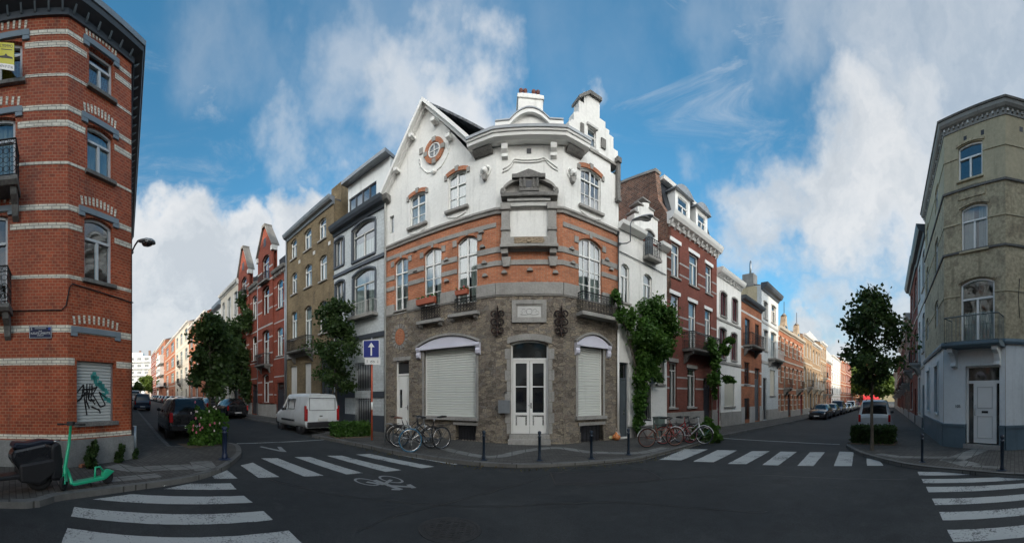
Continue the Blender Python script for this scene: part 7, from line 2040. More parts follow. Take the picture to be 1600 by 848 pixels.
# ------------------------------------------------------------------ vehicles
def paint(name, c, rough=.28, metal=0.0, coat=.6):
    m, g, b = new_mat(name); tc = g.add('ShaderNodeTexCoord').outputs['Object']; n = g.noise(tc, 2.5, 4, .6)
    g.set(b, 'Base Color', g.mix(1.0, rgb(*c), g.mrange(n.outputs[0], .3, .7, .9, 1.08, False), 'MULTIPLY'))
    g.set(b, 'Roughness', g.mrange(n.outputs[0], .3, .7, rough, rough + .14, False)); b.inputs['Metallic'].default_value = metal; b.inputs['Coat Weight'].default_value = coat; return m
M['van_white'] = paint('white van paint', (.66, .69, .70)); M['silver'] = paint('silver car paint', (.50, .52, .53), .3, .3); M['car_black'] = paint('black car paint', (.012, .013, .016), .2)
M['car_grey'] = paint('dark grey car paint', (.04, .044, .05), .25, .3); M['car_blue'] = paint('dark blue car paint', (.02, .035, .07), .25, .2); M['car_red'] = paint('dark red car paint', (.10, .015, .018), .25)
M['car_glass'] = mat('car glass', (.010, .012, .013), .09, .1, 2, spec=.5)
M['tail'] = mat('red lamp glass', (.35, .01, .012), .15, .1, 8, coat=.8); M['tail_clear'] = mat('clear lamp glass', (.5, .5, .5), .1, .1, 8, coat=.8); M['plate'] = mat('number plate', (.55, .56, .55), .4, .03)
def cr(P, t):
    k = min(int(t), len(P) - 2); u = t - k; p0, p1, p2, p3 = P[max(k - 1, 0)], P[k], P[k + 1], P[min(k + 2, len(P) - 1)]
    return [0.5 * ((2 * b) + (c - a) * u + (2 * a - 5 * b + 4 * c - d) * u * u + (3 * b - a - 3 * c + d) * u ** 3) for a, b, c, d in zip(p0, p1, p2, p3)]
def make_car(name, label, cat, S, body, glass_ivs, side_ivs, wheels=(.8, 3.4), wr=.31, van=False, group=None, scale=1.0, spare_lights=True, rear='hatch'):
    """S: stations from the tail to the nose (y, half width, z bottom, z belt, z top, half width of roof)"""
    R = thing(name, (0, 0, 0), label, cat, group); sub = 4; rows = []
    ts = [k / sub for k in range((len(S) - 1) * sub + 1)]
    def ring(s):
        y, w, zb, be, zt, tw = s; be = min(be, zt - .02); k = min(1.0, (zt - be) / .3)
        g = lambda a, b, t: a + (b - a) * t
        p3, p4 = (w * .985, be), (g(w * .9, tw, k), zt - .07 * k - .01)
        H_ = [(w * .86, zb), (w * .97, zb + .07), (w, zb + (be - zb) * .35), (w * 1.0, zb + (be - zb) * .7), p3, (g(p3[0], p4[0], .1), g(p3[1], p4[1], .1)), (g(p3[0], p4[0], .5) + .012, g(p3[1], p4[1], .5)), (g(p3[0], p4[0], .9), g(p3[1], p4[1], .9)), p4, (p4[0] * .92, zt - .012), (p4[0] * .6, zt + .012), (0, zt + .02)]
        H_ = [(x, y, z) for x, z in H_]; return H_ + [(-x, yy, z) for x, yy, z in reversed(H_[:-1])]
    for t in ts: rows.append(ring(cr(S, t)))
    n = len(rows[0]); half = 11; B, G = MB(), MB()
    for mb in (B, G): mb.v = [Vector(p) for r in rows for p in r]
    def is_glass(i, j):
        t = (i + .5) / sub; jj = j if j < half else 2 * half - 1 - j
        for a, b in side_ivs:
            if a <= t <= b and 5 <= jj <= 6: return True
        for a, b in glass_ivs:
            if a <= t <= b and 8 < jj <= 10: return True
        return False
    for i in range(len(rows) - 1):
        for j in range(n - 1):
            q = [i * n + j, i * n + j + 1, (i + 1) * n + j + 1, (i + 1) * n + j]; mb = G if is_glass(i, j) else B; mb.f.append(q); mb.sm.append(True)
        B.f.append([i * n + n - 1, i * n, (i + 1) * n, (i + 1) * n + n - 1]); B.sm.append(False)
    B.f.append(list(range(n))); B.sm.append(False); B.f.append([(len(rows) - 1) * n + k for k in reversed(range(n))]); B.sm.append(False)
    bo = B.build('body', body, R); G.build('side_glass', M['car_glass'], R)
    L0, L1 = S[0][0], S[-1][0]; w0 = S[1][1]; T = L3
    for y in wheels:
        for s in (-1, 1):
            x = s * (w0 - .10); ax = (1, 0, 0)
            MB().tube([(s * (w0 - .30), y, wr), (s * (w0 + .004), y, wr)], wr + .05, 20).build('wheel_arch', M['black_plastic'], bo)
            wh = MB().ring((x, y, wr), ax, wr - .075, .085, 24, 8, squash=1.15).build('wheel', M['rubber'], R)
            rm = MB(); xo = s * (w0 - .005); rm.ring((x, y, wr), ax, wr - .14, .02, 20, 6, squash=2.5)
            for k in range(5 if not van else 8):
                a = 2 * pi * k / (5 if not van else 8); rm.tube([(xo, y, wr), (xo - s * .01, y + cos(a) * (wr - .13), wr + sin(a) * (wr - .13))], .022, 5)
            rm.tube([(s * (w0 - .14), y, wr), (xo + s * .004, y, wr)], .055, 10); rm.tube([(s * (w0 - .12), y, wr), (s * (w0 - .05), y, wr)], wr - .13, 16); rm.build('rim', M['zinc'], wh)
    zb, be = S[1][2], S[1][3]
    MB().box(T, -w0 * .93, w0 * .93, L0 - .07, L0 + .12, zb + .02, zb + .26).build('rear_bumper', M['black_plastic'] if van else body, R, bevel=.04)
    MB().box(T, -w0 * .93, w0 * .93, L1 - .12, L1 + .04, zb + .0, zb + .24).build('front_bumper', M['black_plastic'], R, bevel=.04)
    for s in (-1, 1):
        hl, yb = (be + .52, .0) if van else (be + .05, .0)
        x1_, x0_ = s * (w0 * .975), s * (w0 * (.90 if van else .82))
        MB().box(T, min(x0_, x1_), max(x0_, x1_), L0 - .03, L0 + .12, be - (.30 if not van else .38), be + (.08 if not van else .16)).build('tail_light', M['tail'], R, bevel=.02)
        MB().box(T, min(x0_, x1_) , max(x0_, x1_), L1 - .22, L1 + .012, S[-2][3] - .22, S[-2][3] - .05).build('headlight', M['tail_clear'], R, bevel=.03)
        ym = [cr(S, b)[0] for a, b in side_ivs][-1] - .25
        MB().blob((s * (w0 + .10), ym, S[3][3] + .10), (.10, .06, .08), 8, 6).build('mirror', M['black_plastic'], R)
        for a, b in side_ivs:
            y_ = (cr(S, a)[0] * .8 + cr(S, b)[0] * .2); MB().box(T, *(sorted((s * (w0 - .01), s * (w0 + .018)))), y_ - .09, y_ + .09, S[3][3] - .13, S[3][3] - .09).build('door_handle', M['black_plastic'], R, bevel=.008)
    MB().box(T, -.26, .26, L0 - .085, L0 - .03, zb + (.30 if van else .12), zb + (.41 if van else .23)).build('number_plate', M['plate'], R)
    MB().box(T, -.26, .26, L1 + .03, L1 + .05, zb + .06, zb + .17).build('number_plate', M['plate'], R)
    MB().box(T, -w0 * .5, w0 * .5, L1 - .02, L1 + .02, zb + .30, zb + .42).build('grille', M['black_plastic'], R, bevel=.01)
    return R
def place(o, t_fn, t, o_, hd, z=0.0):
    q = t_fn(t, o_); o.location = (q.x, q.y, gz(q.x) + z); o.rotation_euler = (0, 0, -hd); o.rotation_euler[1] = SL * cos(hd) ; return o
# white panel van
SV = [(.0, .80, .34, .95, 1.00, .70), (.03, .87, .32, 1.0, 1.70, .70), (.12, .905, .31, 1.02, 1.81, .72), (1.2, .915, .30, 1.0, 1.84, .73), (2.3, .915, .30, .98, 1.83, .72), (2.75, .91, .30, .97, 1.74, .70), (3.45, .90, .30, .96, 1.10, .74), (3.9, .86, .27, .84, .92, .72), (4.18, .72, .32, .66, .72, .6)]
van = make_car('panel_van', 'white panel van with an unglazed tailgate parked behind the low green hedge', 'van', SV, M['van_white'], [(5.05, 5.95)], [(4.25, 5.3)], (.78, 3.42), .32, True)
kd = {c.name.split('.')[0]: c for c in kids(van)}
bo = kd['body']
w = MB()
for a, b in ((-.70, .70),):
    for q in ((a, b, 1.08, 1.10), (a, b, 1.62, 1.64), (a, a + .02, 1.08, 1.64), (b - .02, b, 1.08, 1.64)): w.box(L3, q[0], q[1], -.012, .03, q[2], q[3])
w.build('door_seam', M['car_grey'], bo)
MB().box(L3, -.16, -.02, -.05, 0, .82, .86).box(L3, -.10, .10, .02, .10, 1.80, 1.84).build('door_handle', M['black_plastic'], van)
for s in (-1, 1):
    w = MB(); x = s * .905
    for q in ((1.35, 2.15, 1.12, 1.135), (1.35, 2.15, 1.58, 1.595), (1.35, 1.365, 1.12, 1.595), (2.14, 2.155, 1.12, 1.595)): w.box(L3, *sorted((x, x - s * .12)), q[0], q[1], q[2], q[3])
    w.box(L3, *sorted((s * .90, s * .935)), 1.25, 3.0, .55, .64); w.build('side_trim', M['car_grey'], bo)
    MB().box(L3, *sorted((s * .84, s * .925)), -.03, .12, .62, 1.30).build('tail_light', M['tail'], van, bevel=.03)
van.scale = (.95, .87, 1.0); place(van, pL, 7.0, 2.35, radians(-64))
# dark suv
SS = [(.0, .76, .40, .80, .84, .60), (.06, .86, .34, .98, 1.10, .62), (.45, .90, .30, 1.00, 1.54, .62), (.9, .91, .28, .99, 1.60, .64), (2.1, .91, .26, .97, 1.61, .66), (2.7, .91, .26, .96, 1.50, .66), (3.35, .90, .28, .94, 1.03, .72), (3.95, .86, .32, .86, .92, .7), (4.3, .72, .38, .66, .72, .6)]
suv = make_car('parked_suv', 'dark suv parked beside the pink flower bush, seen from behind', 'car', SS, M['car_black'], [(.9, 1.95), (5.1, 5.95)], [(2.2, 3.4), (3.65, 5.2)], (.85, 3.45), .35)
place(suv, pL, 7.3, 8.1, AZL)
# silver minivan at the right
SM = [(.0, .76, .34, .84, .88, .66), (.05, .85, .28, .98, 1.08, .66), (.22, .86, .26, 1.0, 1.70, .66), (.7, .87, .25, .99, 1.79, .68), (2.2, .87, .24, .97, 1.79, .68), (2.6, .87, .24, .96, 1.68, .66), (3.25, .86, .26, .94, 1.06, .7), (3.8, .82, .28, .82, .90, .66), (4.1, .68, .34, .64, .70, .55)]
mv = make_car('parked_minivan', 'silver minivan seen from behind, parked beyond the dark clipped hedge', 'van', SM, M['silver'], [(1.05, 1.95), (5.1, 5.95)], [(2.3, 3.5), (3.65, 5.1)], (.75, 3.4), .31)
place(mv, pR, 10.2, 9.15, AZR)
# hatchback proto for the rows
SH = [(.0, .74, .34, .78, .82, .58), (.06, .83, .28, .90, 1.00, .60), (.55, .87, .26, .92, 1.38, .56), (1.0, .875, .24, .91, 1.46, .58), (1.9, .875, .23, .90, 1.47, .60), (2.4, .875, .23, .89, 1.36, .60), (3.1, .86, .25, .87, .96, .68), (3.7, .82, .28, .78, .84, .66), (4.0, .68, .34, .60, .66, .55)]
hb_ = make_car('parked_car', 'black hatchback parked beyond the white van in front of the ivy covered house', 'car', SH, M['car_black'], [(1.0, 1.95), (5.1, 5.95)], [(2.1, 3.3), (3.6, 5.1)], (.75, 3.25), .30, group='cars parked along the left street')
place(hb_, pL, 17.0, 2.6, AZL)
mpv = make_car('parked_car', 'dark compact people carrier standing by the left kerb far up the left street', 'car', SM, M['car_blue'], [(1.05, 1.95), (5.1, 5.95)], [(2.3, 3.5), (3.65, 5.1)], (.75, 3.4), .31)
place(mpv, pL, 28.5, 8.7, AZL)
def car_copy(src, fn, t, o_, hd, label, group, swap=None):
    q = fn(t, o_); c = copy_tree(src, (q.x, q.y, gz(q.x)), -hd, label, group, swap); c.rotation_euler[1] = SL * cos(hd); return c
cols = [M['car_grey'], M['silver'], M['car_black'], M['van_white'], M['car_blue'], M['car_grey'], M['car_red'], M['silver'], M['car_black'], M['car_grey'], M['van_white'], M['car_blue']]
names = ['dark grey', 'silver', 'black', 'white', 'dark blue', 'dark grey', 'dark red', 'silver', 'black', 'dark grey', 'white', 'dark blue']
ordn = ['second', 'third', 'fourth', 'fifth', 'sixth', 'seventh', 'eighth', 'ninth', 'tenth', 'eleventh', 'twelfth', 'thirteenth']
random.seed(77)
for i in range(11):
    car_copy(hb_, pL, 23 + i * 5.6 + random.uniform(-.3, .3), 2.5 + random.uniform(-.08, .08), AZL, f'{names[i]} car, {ordn[i]} in the row along the left street after the black hatchback', 'cars parked along the left street', {M['car_black']: cols[i]})
car_copy(suv, pL, 20, 8.6, AZL, 'dark car parked ahead of the dark suv by the left kerb', 'cars parked along the left street') if 0 else None
car_copy(mpv, pL, 48, 8.8, AZL, 'white delivery van far up the left street near the yellow green tree', 'cars parked along the left street', {M['car_blue']: M['van_white']}).scale = (1.15, 1.15, 1.3)
for i, c_ in enumerate([2, 5, 4, 1, 7, 3, 0, 6]):
    src = mpv if i in (2, 5) else hb_
    car_copy(src, pR, 26.4 + i * 5.3, 3.45, AZR + pi, f'{names[c_]} car, {["first", "second", "third", "fourth", "fifth", "sixth", "seventh", "eighth"][i]} in the row parked along the right street', 'cars parked along the right street', {M['car_blue'] if src is mpv else M['car_black']: cols[c_]})

# ------------------------------------------------------------------ bicycles
def bicycle(rear, front, label, frame_m, tyre_m, steer=0.0, rim_m=None, fender=None, basket=False, red=False, sc=1.0, lean=0.0, tag_h=1.0):
    p0, p1 = gp(*rear, PAV), gp(*front, PAV); hd = atan2(p1.x - p0.x, p1.y - p0.y)
    R = thing('bicycle', (0, 0, 0), label, 'bicycle'); r = .335; wb = 1.06; rim_m = rim_m or M['chrome']
    hub0, hub1 = Vector((0, 0, r)), Vector((0, wb, r))
    def wheel(c, ang):
        ax = Vector((cos(ang), sin(ang), 0)); w = MB().ring(c, ax, r - .012, .019, 32, 6).build('wheel', tyre_m, R)
        rm = MB().ring(c, ax, r - .038, .010, 32, 5)
        f_ = ax.cross(Vector((0, 0, 1)))
        for k in range(14):
            a = 2 * pi * k / 14 + .1; d = f_ * cos(a) + Vector((0, 0, sin(a))); rm.tube([c + ax * (.02 if k % 2 else -.02), c + d * (r - .04)], .0022, 3, False)
        rm.tube([c - ax * .05, c + ax * .05], .018, 8); rm.build('rim', rim_m, w, recalc=False)
        if fender: MB().ring(c, ax, r + .028, .012, 16, 5, .2 if c is hub0 else .5, 2.6 if c is hub0 else 2.9, squash=2.2).build('fender', fender, w)
    wheel(hub0, 0); wheel(hub1, steer)
    bb = Vector((0, .44, .28)); st = Vector((0, .28, .80)); hd0, hd1 = Vector((0, .86, .66)), Vector((0, .82, .84)); F_ = MB()
    F_.tube([bb, st], .017, 8); F_.tube([hd0, hd1], .021, 8); F_.tube([bb, hd0], .020, 8); F_.tube([bb + (st - bb) * .62, Vector((0, .60, .60)), hd1 - Vector((0, 0, .05))], .016, 8)
    for s in (-.055, .055):
        F_.tube([bb + Vector((s * .4, 0, 0)), hub0 + Vector((s, 0, 0))], .010, 6); F_.tube([bb + (st - bb) * .8, hub0 + Vector((s, 0, 0))], .009, 6)
    F_.build('frame', frame_m, R, recalc=False)
    ax = Vector((cos(steer), sin(steer), 0)); fw = Vector((-ax.y, ax.x, 0)); fk = MB()
    for s in (-.05, .05): fk.tube([hd0 + ax * s * .8, hd0 + ax * s + Vector((0, 0, -.04)), hub1 + ax * s], .012, 6)
    fk.tube([hd1, hd1 + Vector((0, 0, .14))], .013, 6); fk.build('fork', frame_m, R)
    hc = hd1 + Vector((0, 0, .15)) + fw * .03; hbm = MB()
    hbm.tube([hc - ax * .28 - fw * .16, hc - ax * .24 - fw * .02, hc - ax * .08 + fw * .02, hc + ax * .08 + fw * .02, hc + ax * .24 - fw * .02, hc + ax * .28 - fw * .16], .012, 6)
    hb = hbm.build('handlebar', M['chrome'], R)
    for s in (-1, 1): MB().tube([hc + ax * s * .245 - fw * .04, hc + ax * s * .285 - fw * .18], .018, 7).build('grip', M['rubber'], hb)
    sp = MB().tube([st, st + Vector((0, -.03, .12))], .012, 6).build('seat_post', M['chrome'], R)
    MB().prism_u(lambda a, b, c: Vector((a, b, c)), [(.13, .93), (-.14, .945), (-.15, .99), (-.05, 1.0), (.13, .965)], -.075, .075).build('saddle', M['rubber'] if not red else M['saddle_brown'], R, bevel=.025)
    cg = MB(); cg.tube([bb + Vector((.05, -.08, 0)), bb + Vector((.05, .08, 0))], .002, 4); cg.ring(bb + Vector((.055, 0, 0)), (1, 0, 0), .085, .008, 18, 5); cg.tube([bb + Vector((.06, 0, .085)), hub0 + Vector((.06, 0, .04))], .006, 4); cg.tube([bb + Vector((.06, 0, -.085)), hub0 + Vector((.06, 0, -.04))], .006, 4)
    cg.tube([bb + Vector((-.07, 0, 0)), bb + Vector((-.09, -.10, -.13))], .009, 5); cg.tube([bb + Vector((.07, 0, 0)), bb + Vector((.09, .10, .13))], .009, 5)
    for s, q in ((-1, (-.13, -.10, -.13)), (1, (.13, .10, .13))): cg.box(lambda a, b, c, q=q: bb + Vector(q) + Vector((a, b, c)), -.045, .045, -.03, .03, -.01, .01)
    cg.build('chainset', M['chrome'] if fender else M['black_plastic'], R, recalc=False)
    rk = MB(); rk.tube([st + Vector((-.06, -.02, -.14)), Vector((-.06, -.26, .72)), hub0 + Vector((-.06, 0, 0))], .006, 5); rk.tube([st + Vector((.06, -.02, -.14)), Vector((.06, -.26, .72)), hub0 + Vector((.06, 0, 0))], .006, 5)
    rk.box(L3, -.06, .06, -.30, .16, .715, .73); rk.build('luggage_rack', M['black_plastic'], R)
    if basket:
        b_ = MB(); c = hc + fw * .20 - Vector((0, 0, .16)); 
        for k in range(5):
            z = -.10 + .05 * k; q = [c + ax * sx * .17 + fw * sy * .13 + Vector((0, 0, z)) for sx, sy in ((-1, -1), (1, -1), (1, 1), (-1, 1), (-1, -1))]; b_.tube(q, .005, 4)
        b_.box(lambda a, b, z: c + ax * a + fw * b + Vector((0, 0, z)), -.16, .16, -.12, .12, -.11, -.09); b_.build('basket', M['black_plastic'], R, recalc=False)
    R.location = p0; R.rotation_euler = (0, lean, -hd); R.scale = (sc,) * 3; return R
M['saddle_brown'] = mat('brown saddle leather', (.13, .05, .03), .5); M['bike_blue'] = mat('blue tyre', (.03, .12, .20), .7); M['bike_red'] = mat('red bicycle enamel', (.36, .03, .03), .3, coat=.5)
M['bike_dark'] = mat('black bicycle enamel', (.015, .017, .022), .3, coat=.5); M['bike_brown'] = mat('copper bicycle enamel', (.22, .08, .05), .35, coat=.4); M['bike_silver'] = mat('silver bicycle enamel', (.40, .42, .44), .3, metal=.5)
M['bike_white'] = mat('white bicycle enamel', (.65, .66, .66), .35)
bicycle((623, 698.5), (655, 699.5), 'silver city bicycle with a brown saddle leaning by the hoops, left group', M['bike_silver'], M['rubber'], .35, None, M['black_plastic'], red=True, sc=1.0, lean=.06)
bicycle((690, 701.5), (664, 704.0), 'black bicycle with a blue front tyre in front of the shuttered window', M['bike_dark'], M['rubber'], -.25, None, None, sc=1.06)
for c in bpy.data.objects:
    if c.name.startswith('wheel') and c.parent and c.parent.get('label', '').startswith('black bicycle with a blue') and min(v.co.y for v in c.data.vertices) > .5: c.data.materials[0] = M['bike_blue']
bicycle((1011, 699.0), (1053, 697.0), 'copper brown bicycle with pale mudguards, nearest of the right group', M['bike_brown'], M['rubber'], -.15, M['bike_brown'], M['bike_white'], sc=.98, lean=.05)
bicycle((1036, 694.0), (1068, 693.0), 'red bicycle in the middle of the right group, behind the copper one', M['bike_red'], M['rubber'], .2, M['bike_red'], None, sc=1.0, basket=True, lean=.04)
bicycle((1062, 691.0), (1084, 693.0), 'white bicycle with upswept handlebar, rightmost of the right group', M['bike_white'], M['rubber'], .3, M['chrome'], M['bike_white'], sc=1.0)
bicycle((617, 694.0), (648, 693.0), 'dark bicycle with a low rack standing behind the silver one, left group', M['bike_dark'], M['rubber'], -.3, None, M['black_plastic'], sc=.98, lean=-.05)
bicycle((1046, 690.5), (1078, 689.5), 'black bicycle half hidden behind the red one, right group', M['bike_dark'], M['rubber'], -.2, None, M['black_plastic'], sc=.98, lean=-.04)
# bicycle hoops
for i, (px, py, lb) in enumerate(((608, 696, 'galvanised bicycle hoop nearest the hedge and the one way sign'), (635.5, 700.5, 'galvanised bicycle hoop with the silver bicycle leaning on it'))):
    c = gp(px, py, PAV); hd = atan2(c.x, c.y) + .9; e = Vector((cos(.25), -sin(.25), 0)) * .17; w = MB()
    P_ = [c - e] + [c - e + Vector((0, 0, .58))] + [c + Vector((0, 0, .62)) + e * cos(a) + Vector((0, 0, .12 * sin(a))) for a in [pi - pi * k / 8 for k in range(9)]] + [c + e + Vector((0, 0, .58)), c + e]
    P_[0].z -= .05; P_[-1].z -= .05
    tag(w.tube(P_, .021, 8).build('bicycle_hoop', M['galv'], None, org=c), lb, 'bike rack', 'hoops for parking bicycles')
# ------------------------------------------------------------------ street furniture
def bollard(px, py, label, m=None, r=.038, h=.78):
    c = gp(px, py, PAV); T = frame_at(c); R = thing('bollard', tuple(c), label, 'bollard', 'iron bollards along the kerbs')
    MB().lathe(T, [(r * 1.25, -.05), (r * 1.25, .10), (r * 1.05, .12), (r, .16), (r, h - .17), (r * 1.3, h - .165), (r * 1.3, h - .14), (r * .8, h - .13), (r * .75, h - .11), (r * 1.15, h - .08), (r * 1.25, h - .04), (r * 1.0, h - .01), (r * .3, h)], 14).build('post', m or M['bollard'], R)
    MB().lathe(T, [(r * 2.6, .0), (r * 2.6, .014), (r * 1.2, .03)], 16, False).build('base_plate', m or M['bollard'], R)
bollard(756, 718.5, 'dark bollard between the bicycles and the corner entrance, leftmost of the four there'); bollard(843, 719.5, 'dark bollard directly in front of the corner entrance steps')
bollard(924, 716.5, 'dark bollard in front of the right cellar window of the corner house'); bollard(982, 710.5, 'dark bollard beside the copper bicycle and the rubbish bags')
bollard(351, 717.5, 'thick blue bollard at the tip of the left pavement', mat('blue bollard paint', (.012, .022, .055), .45), .062, .84)
bollard(1441, 722, 'dark bollard left of the one before the white door, right corner'); bollard(1566, 735, 'dark bollard in front of the white entrance door at the right corner', None, .045, .86)
# one way sign
c = gp(581, 687.5, PAV); T = frame_at(c, 0.0); az = -.44; d_ = hypot(c.x, c.y)
R = thing('one_way_sign', tuple(c), 'blue one way sign with a white arrow on an orange post', 'road sign')
org_ = mat('orange red post paint', (.50, .10, .045), .5, .1)
zt = EYE + d_ * (HZ - 530) / F
MB().tube([c + Vector((0, 0, -.1)), Vector((c.x, c.y, zt - .1))], .036, 10).build('post', org_, R); MB().tube([Vector((c.x, c.y, zt - .1)), Vector((c.x, c.y, zt + .06))], .03, 8).build('post_top', M['galv'], R)
for a, b in ((640, 628),): MB().tube([Vector((c.x, c.y, EYE + d_ * (HZ - a) / F)), Vector((c.x, c.y, EYE + d_ * (HZ - b) / F))], .038, 10).build('sticker', M['white_gloss'], R)
sf = Facet((c.x - .32, c.y - .12), (c.x + .32, c.y + .10)); sf = Facet(sf.P + sf.n * .05, sf.Q + sf.n * .05)
z0, z1 = EYE + d_ * (HZ - 559.5) / F, EYE + d_ * (HZ - 531.5) / F; u0, u1 = sf.u(567.5), sf.u(593)
def rrect(u0, u1, z0, z1, r, n=4):
    P = []
    for cx, cz, a0 in ((u1 - r, z1 - r, 0), (u0 + r, z1 - r, pi / 2), (u0 + r, z0 + r, pi), (u1 - r, z0 + r, 3 * pi / 2)): P += [(cx + r * cos(a0 + pi / 2 * k / n), cz + r * sin(a0 + pi / 2 * k / n)) for k in range(n + 1)]
    return P
sgn = MB().prism(sf.pt, rrect(u0, u1, z0, z1, .04), 0, .02).build('sign_plate', M['white_gloss'], R)
MB().prism(sf.pt, rrect(u0 + .022, u1 - .022, z0 + .022, z1 - .022, .03), .02, .024).build('blue_field', mat('sign blue', (.012, .025, .20), .4, .03), sgn)
um, H_ = (u0 + u1) / 2, z1 - z0
MB().prism(sf.pt, [(um - .028, z0 + H_ * .13), (um + .028, z0 + H_ * .13), (um + .028, z0 + H_ * .60), (um + .12, z0 + H_ * .60), (um, z0 + H_ * .86), (um - .12, z0 + H_ * .60), (um - .028, z0 + H_ * .60)], .024, .028).build('arrow', M['white_gloss'], sgn)
s2 = MB().prism(sf.pt, rrect(u0 + .06, u1 + .03, z0 - H_ * .36, z0 - .01, .02), 0, .02).build('supplementary_plate', M['white_gloss'], R)
w = MB(); zz = z0 - H_ * .20
for s in (-1, 1): w.ring(sf.pt(um + .045 + s * .045, .022, zz - .01), (*sf.n, 0), .032, .006, 12, 4)
w.tube([sf.pt(um, .024, zz), sf.pt(um + .03, .024, zz + .04), sf.pt(um + .07, .024, zz + .04), sf.pt(um + .09, .024, zz)], .005, 4)
for s in (-1, 1): x = um + .045 + s * .2; w.box(sf.pt, x - .006, x + .006, .02, .026, zz - .05, zz + .05); w.prism(sf.pt, [(x - .02, zz - s * .03), (x + .02, zz - s * .03), (x, zz + .03 * 0 - s * .06)], .02, .026)
w.build('bicycle_symbol', M['iron'], s2, recalc=False)
# street lamps on the walls
def lamp(name, P, head0, head1, label):
    R = thing(name, tuple(P[0]), label, 'street lamp'); MB().tube(P, .024, 8).build('arm', M['zinc'], R)
    d = (head1 - head0); L = d.length; d.normalize(); side = d.cross(Vector((0, 0, 1))).normalized(); up = side.cross(d); w = MB()
    prof = [(0, .03), (.08, .055), (.25, .085), (.55, .12), (.85, .11), (.97, .07), (1.0, .02)]; i = len(w.v); n = 12
    for t, r in prof:
        for j in range(n):
            a = 2 * pi * j / n; w.v.append(head0 + d * (L * t) + side * r * 1.25 * cos(a) + up * r * (.75 if sin(a) > 0 else .35) * sin(a))
    for k in range(len(prof) - 1):
        for j in range(n): m_ = (j + 1) % n; w.f.append([k * n + j, k * n + m_, (k + 1) * n + m_, (k + 1) * n + j]); w.sm.append(True)
    h_ = w.build('lamp_head', M['zinc'], R)
    mid = head0 + d * L * .6 - up * .045; MB().blob(mid, (max(.02, abs(d.x) * L * .28 + .06), abs(d.y) * L * .28 + .06, .05), 12, 6).build('lamp_glass', M['glass_blind'], h_)
    MB().blob(P[0], .06, 8, 6).build('wall_bracket', M['zinc'], R)
q = G3.pt(.9, .02, 0); d0 = hypot(q.x, q.y); z0 = EYE + 8.6 * (HZ - 384) / F
a0, a1 = at(204, 8.8), at(216, 8.5); h0, h1 = at(215, 8.5), at(242, 8.3)
for v, py in ((a0, 386), (a1, 378), (h0, 377), (h1, 379)): v.z = EYE + hypot(v.x, v.y) * (HZ - py) / F
a0 = G3.pt(.9, .02, a0.z)
lamp('wall_lamp', [a0, a0.lerp(a1, .5) + Vector((0, 0, .05)), h0], h0, h1, 'street lamp reaching out from the edge of the red brick corner building')
b0 = fW.pt(fW.u(968), .03, fW.z(968, 381)); dd = hypot(b0.x, b0.y); o1 = fW.pt(fW.u(972), .7, 0)
def pt_at(px, py, o): u = Facet(fW.P + fW.n * o, fW.Q + fW.n * o); t, d = u.hit(px); return u.pt(t, 0, EYE + d * (HZ - py) / F)
P_ = [b0, pt_at(979, 380, .5), pt_at(985, 377, .7), pt_at(985, 350, .7), pt_at(988, 344, .8)]
lamp('wall_lamp', P_, pt_at(987, 344.5, .8), pt_at(1021, 337, 1.5), 'large street lamp on a bent arm fixed to the low white house')
# kick scooter
fr_, re_ = gp(97, 767.5, PAV), gp(168, 755.5, PAV); hd = atan2(fr_.x - re_.x, fr_.y - re_.y); L = (fr_ - re_).length
R = thing('kick_scooter', (0, 0, 0), 'bright green electric kick scooter parked in front of the red brick corner building', 'scooter')
gm = mat('mint green scooter enamel', (.015, .42, .22), .35, .04, coat=.4); r = .125
wb = min(L, .9)
for y, st in ((0, 0), (wb, .6)):
    ax = (cos(st), sin(st), 0); w = MB().ring((0, y, r), ax, r - .035, .035, 22, 8).build('wheel', M['rubber'], R); MB().tube([Vector((0, y, r)) - Vector(ax) * .025, Vector((0, y, r)) + Vector(ax) * .025], r - .055, 14).build('hub', M['black_plastic'], w)
MB().prism_u(L3, [(.10, .10), (wb - .17, .075), (wb - .13, .10), (wb - .15, .125), (.12, .16)], -.075, .075).build('deck', gm, R, bevel=.012)
MB().box(L3, -.06, .06, .14, wb - .2, .15, .153).build('deck_mat', M['rubber'], R) if 0 else None
w = MB().tube([(0, wb - .16, .11), (0, wb - .10, .30), (0, wb - .04, .42)], [.035, .03, .03], 8)
w.tube([(0, wb - .05, .16), (0, wb - .03, .38), (0, wb - .115, .78), (0, wb - .155, 1.10)], [.03, .036, .03, .026], 10)
for s in (-.045, .045): w.tube([(s, wb, r), (s * .8, wb - .02, .30)], .016, 6)
w.build('stem', gm, R, recalc=False)
MB().prism_u(L3, [(-.14, .22), (-.02, .27), (.10, .24), (.12, .16), (.16, .10), (.06, .10)], -.05, .05).build('rear_fender', gm, R, bevel=.015)
MB().tube([(0, .10, .25), (0, .16, .33), (0, .26, .33), (0, .27, .14)], .02, 6).build('seat_lock', gm, R)
MB().tube([(.05, .34, .11), (.12, .30, .0)], .009, 5).tube([(-.02, .34, .11), (.05, .32, .0)], .009, 5).build('kickstand', M['galv'], R)
ax = Vector((cos(.6), sin(.6), 0)); hc = Vector((0, wb - .16, 1.12)); hbm = MB().tube([hc - ax * .25, hc - ax * .1, hc + ax * .1, hc + ax * .25], .013, 6); hbm.box(lambda a, b, c: hc + ax * a + Vector((-ax.y, ax.x, 0)) * b + Vector((0, 0, c)), -.06, .06, -.03, .05, -.02, .05)
hb = hbm.build('handlebar', M['black_plastic'], R)
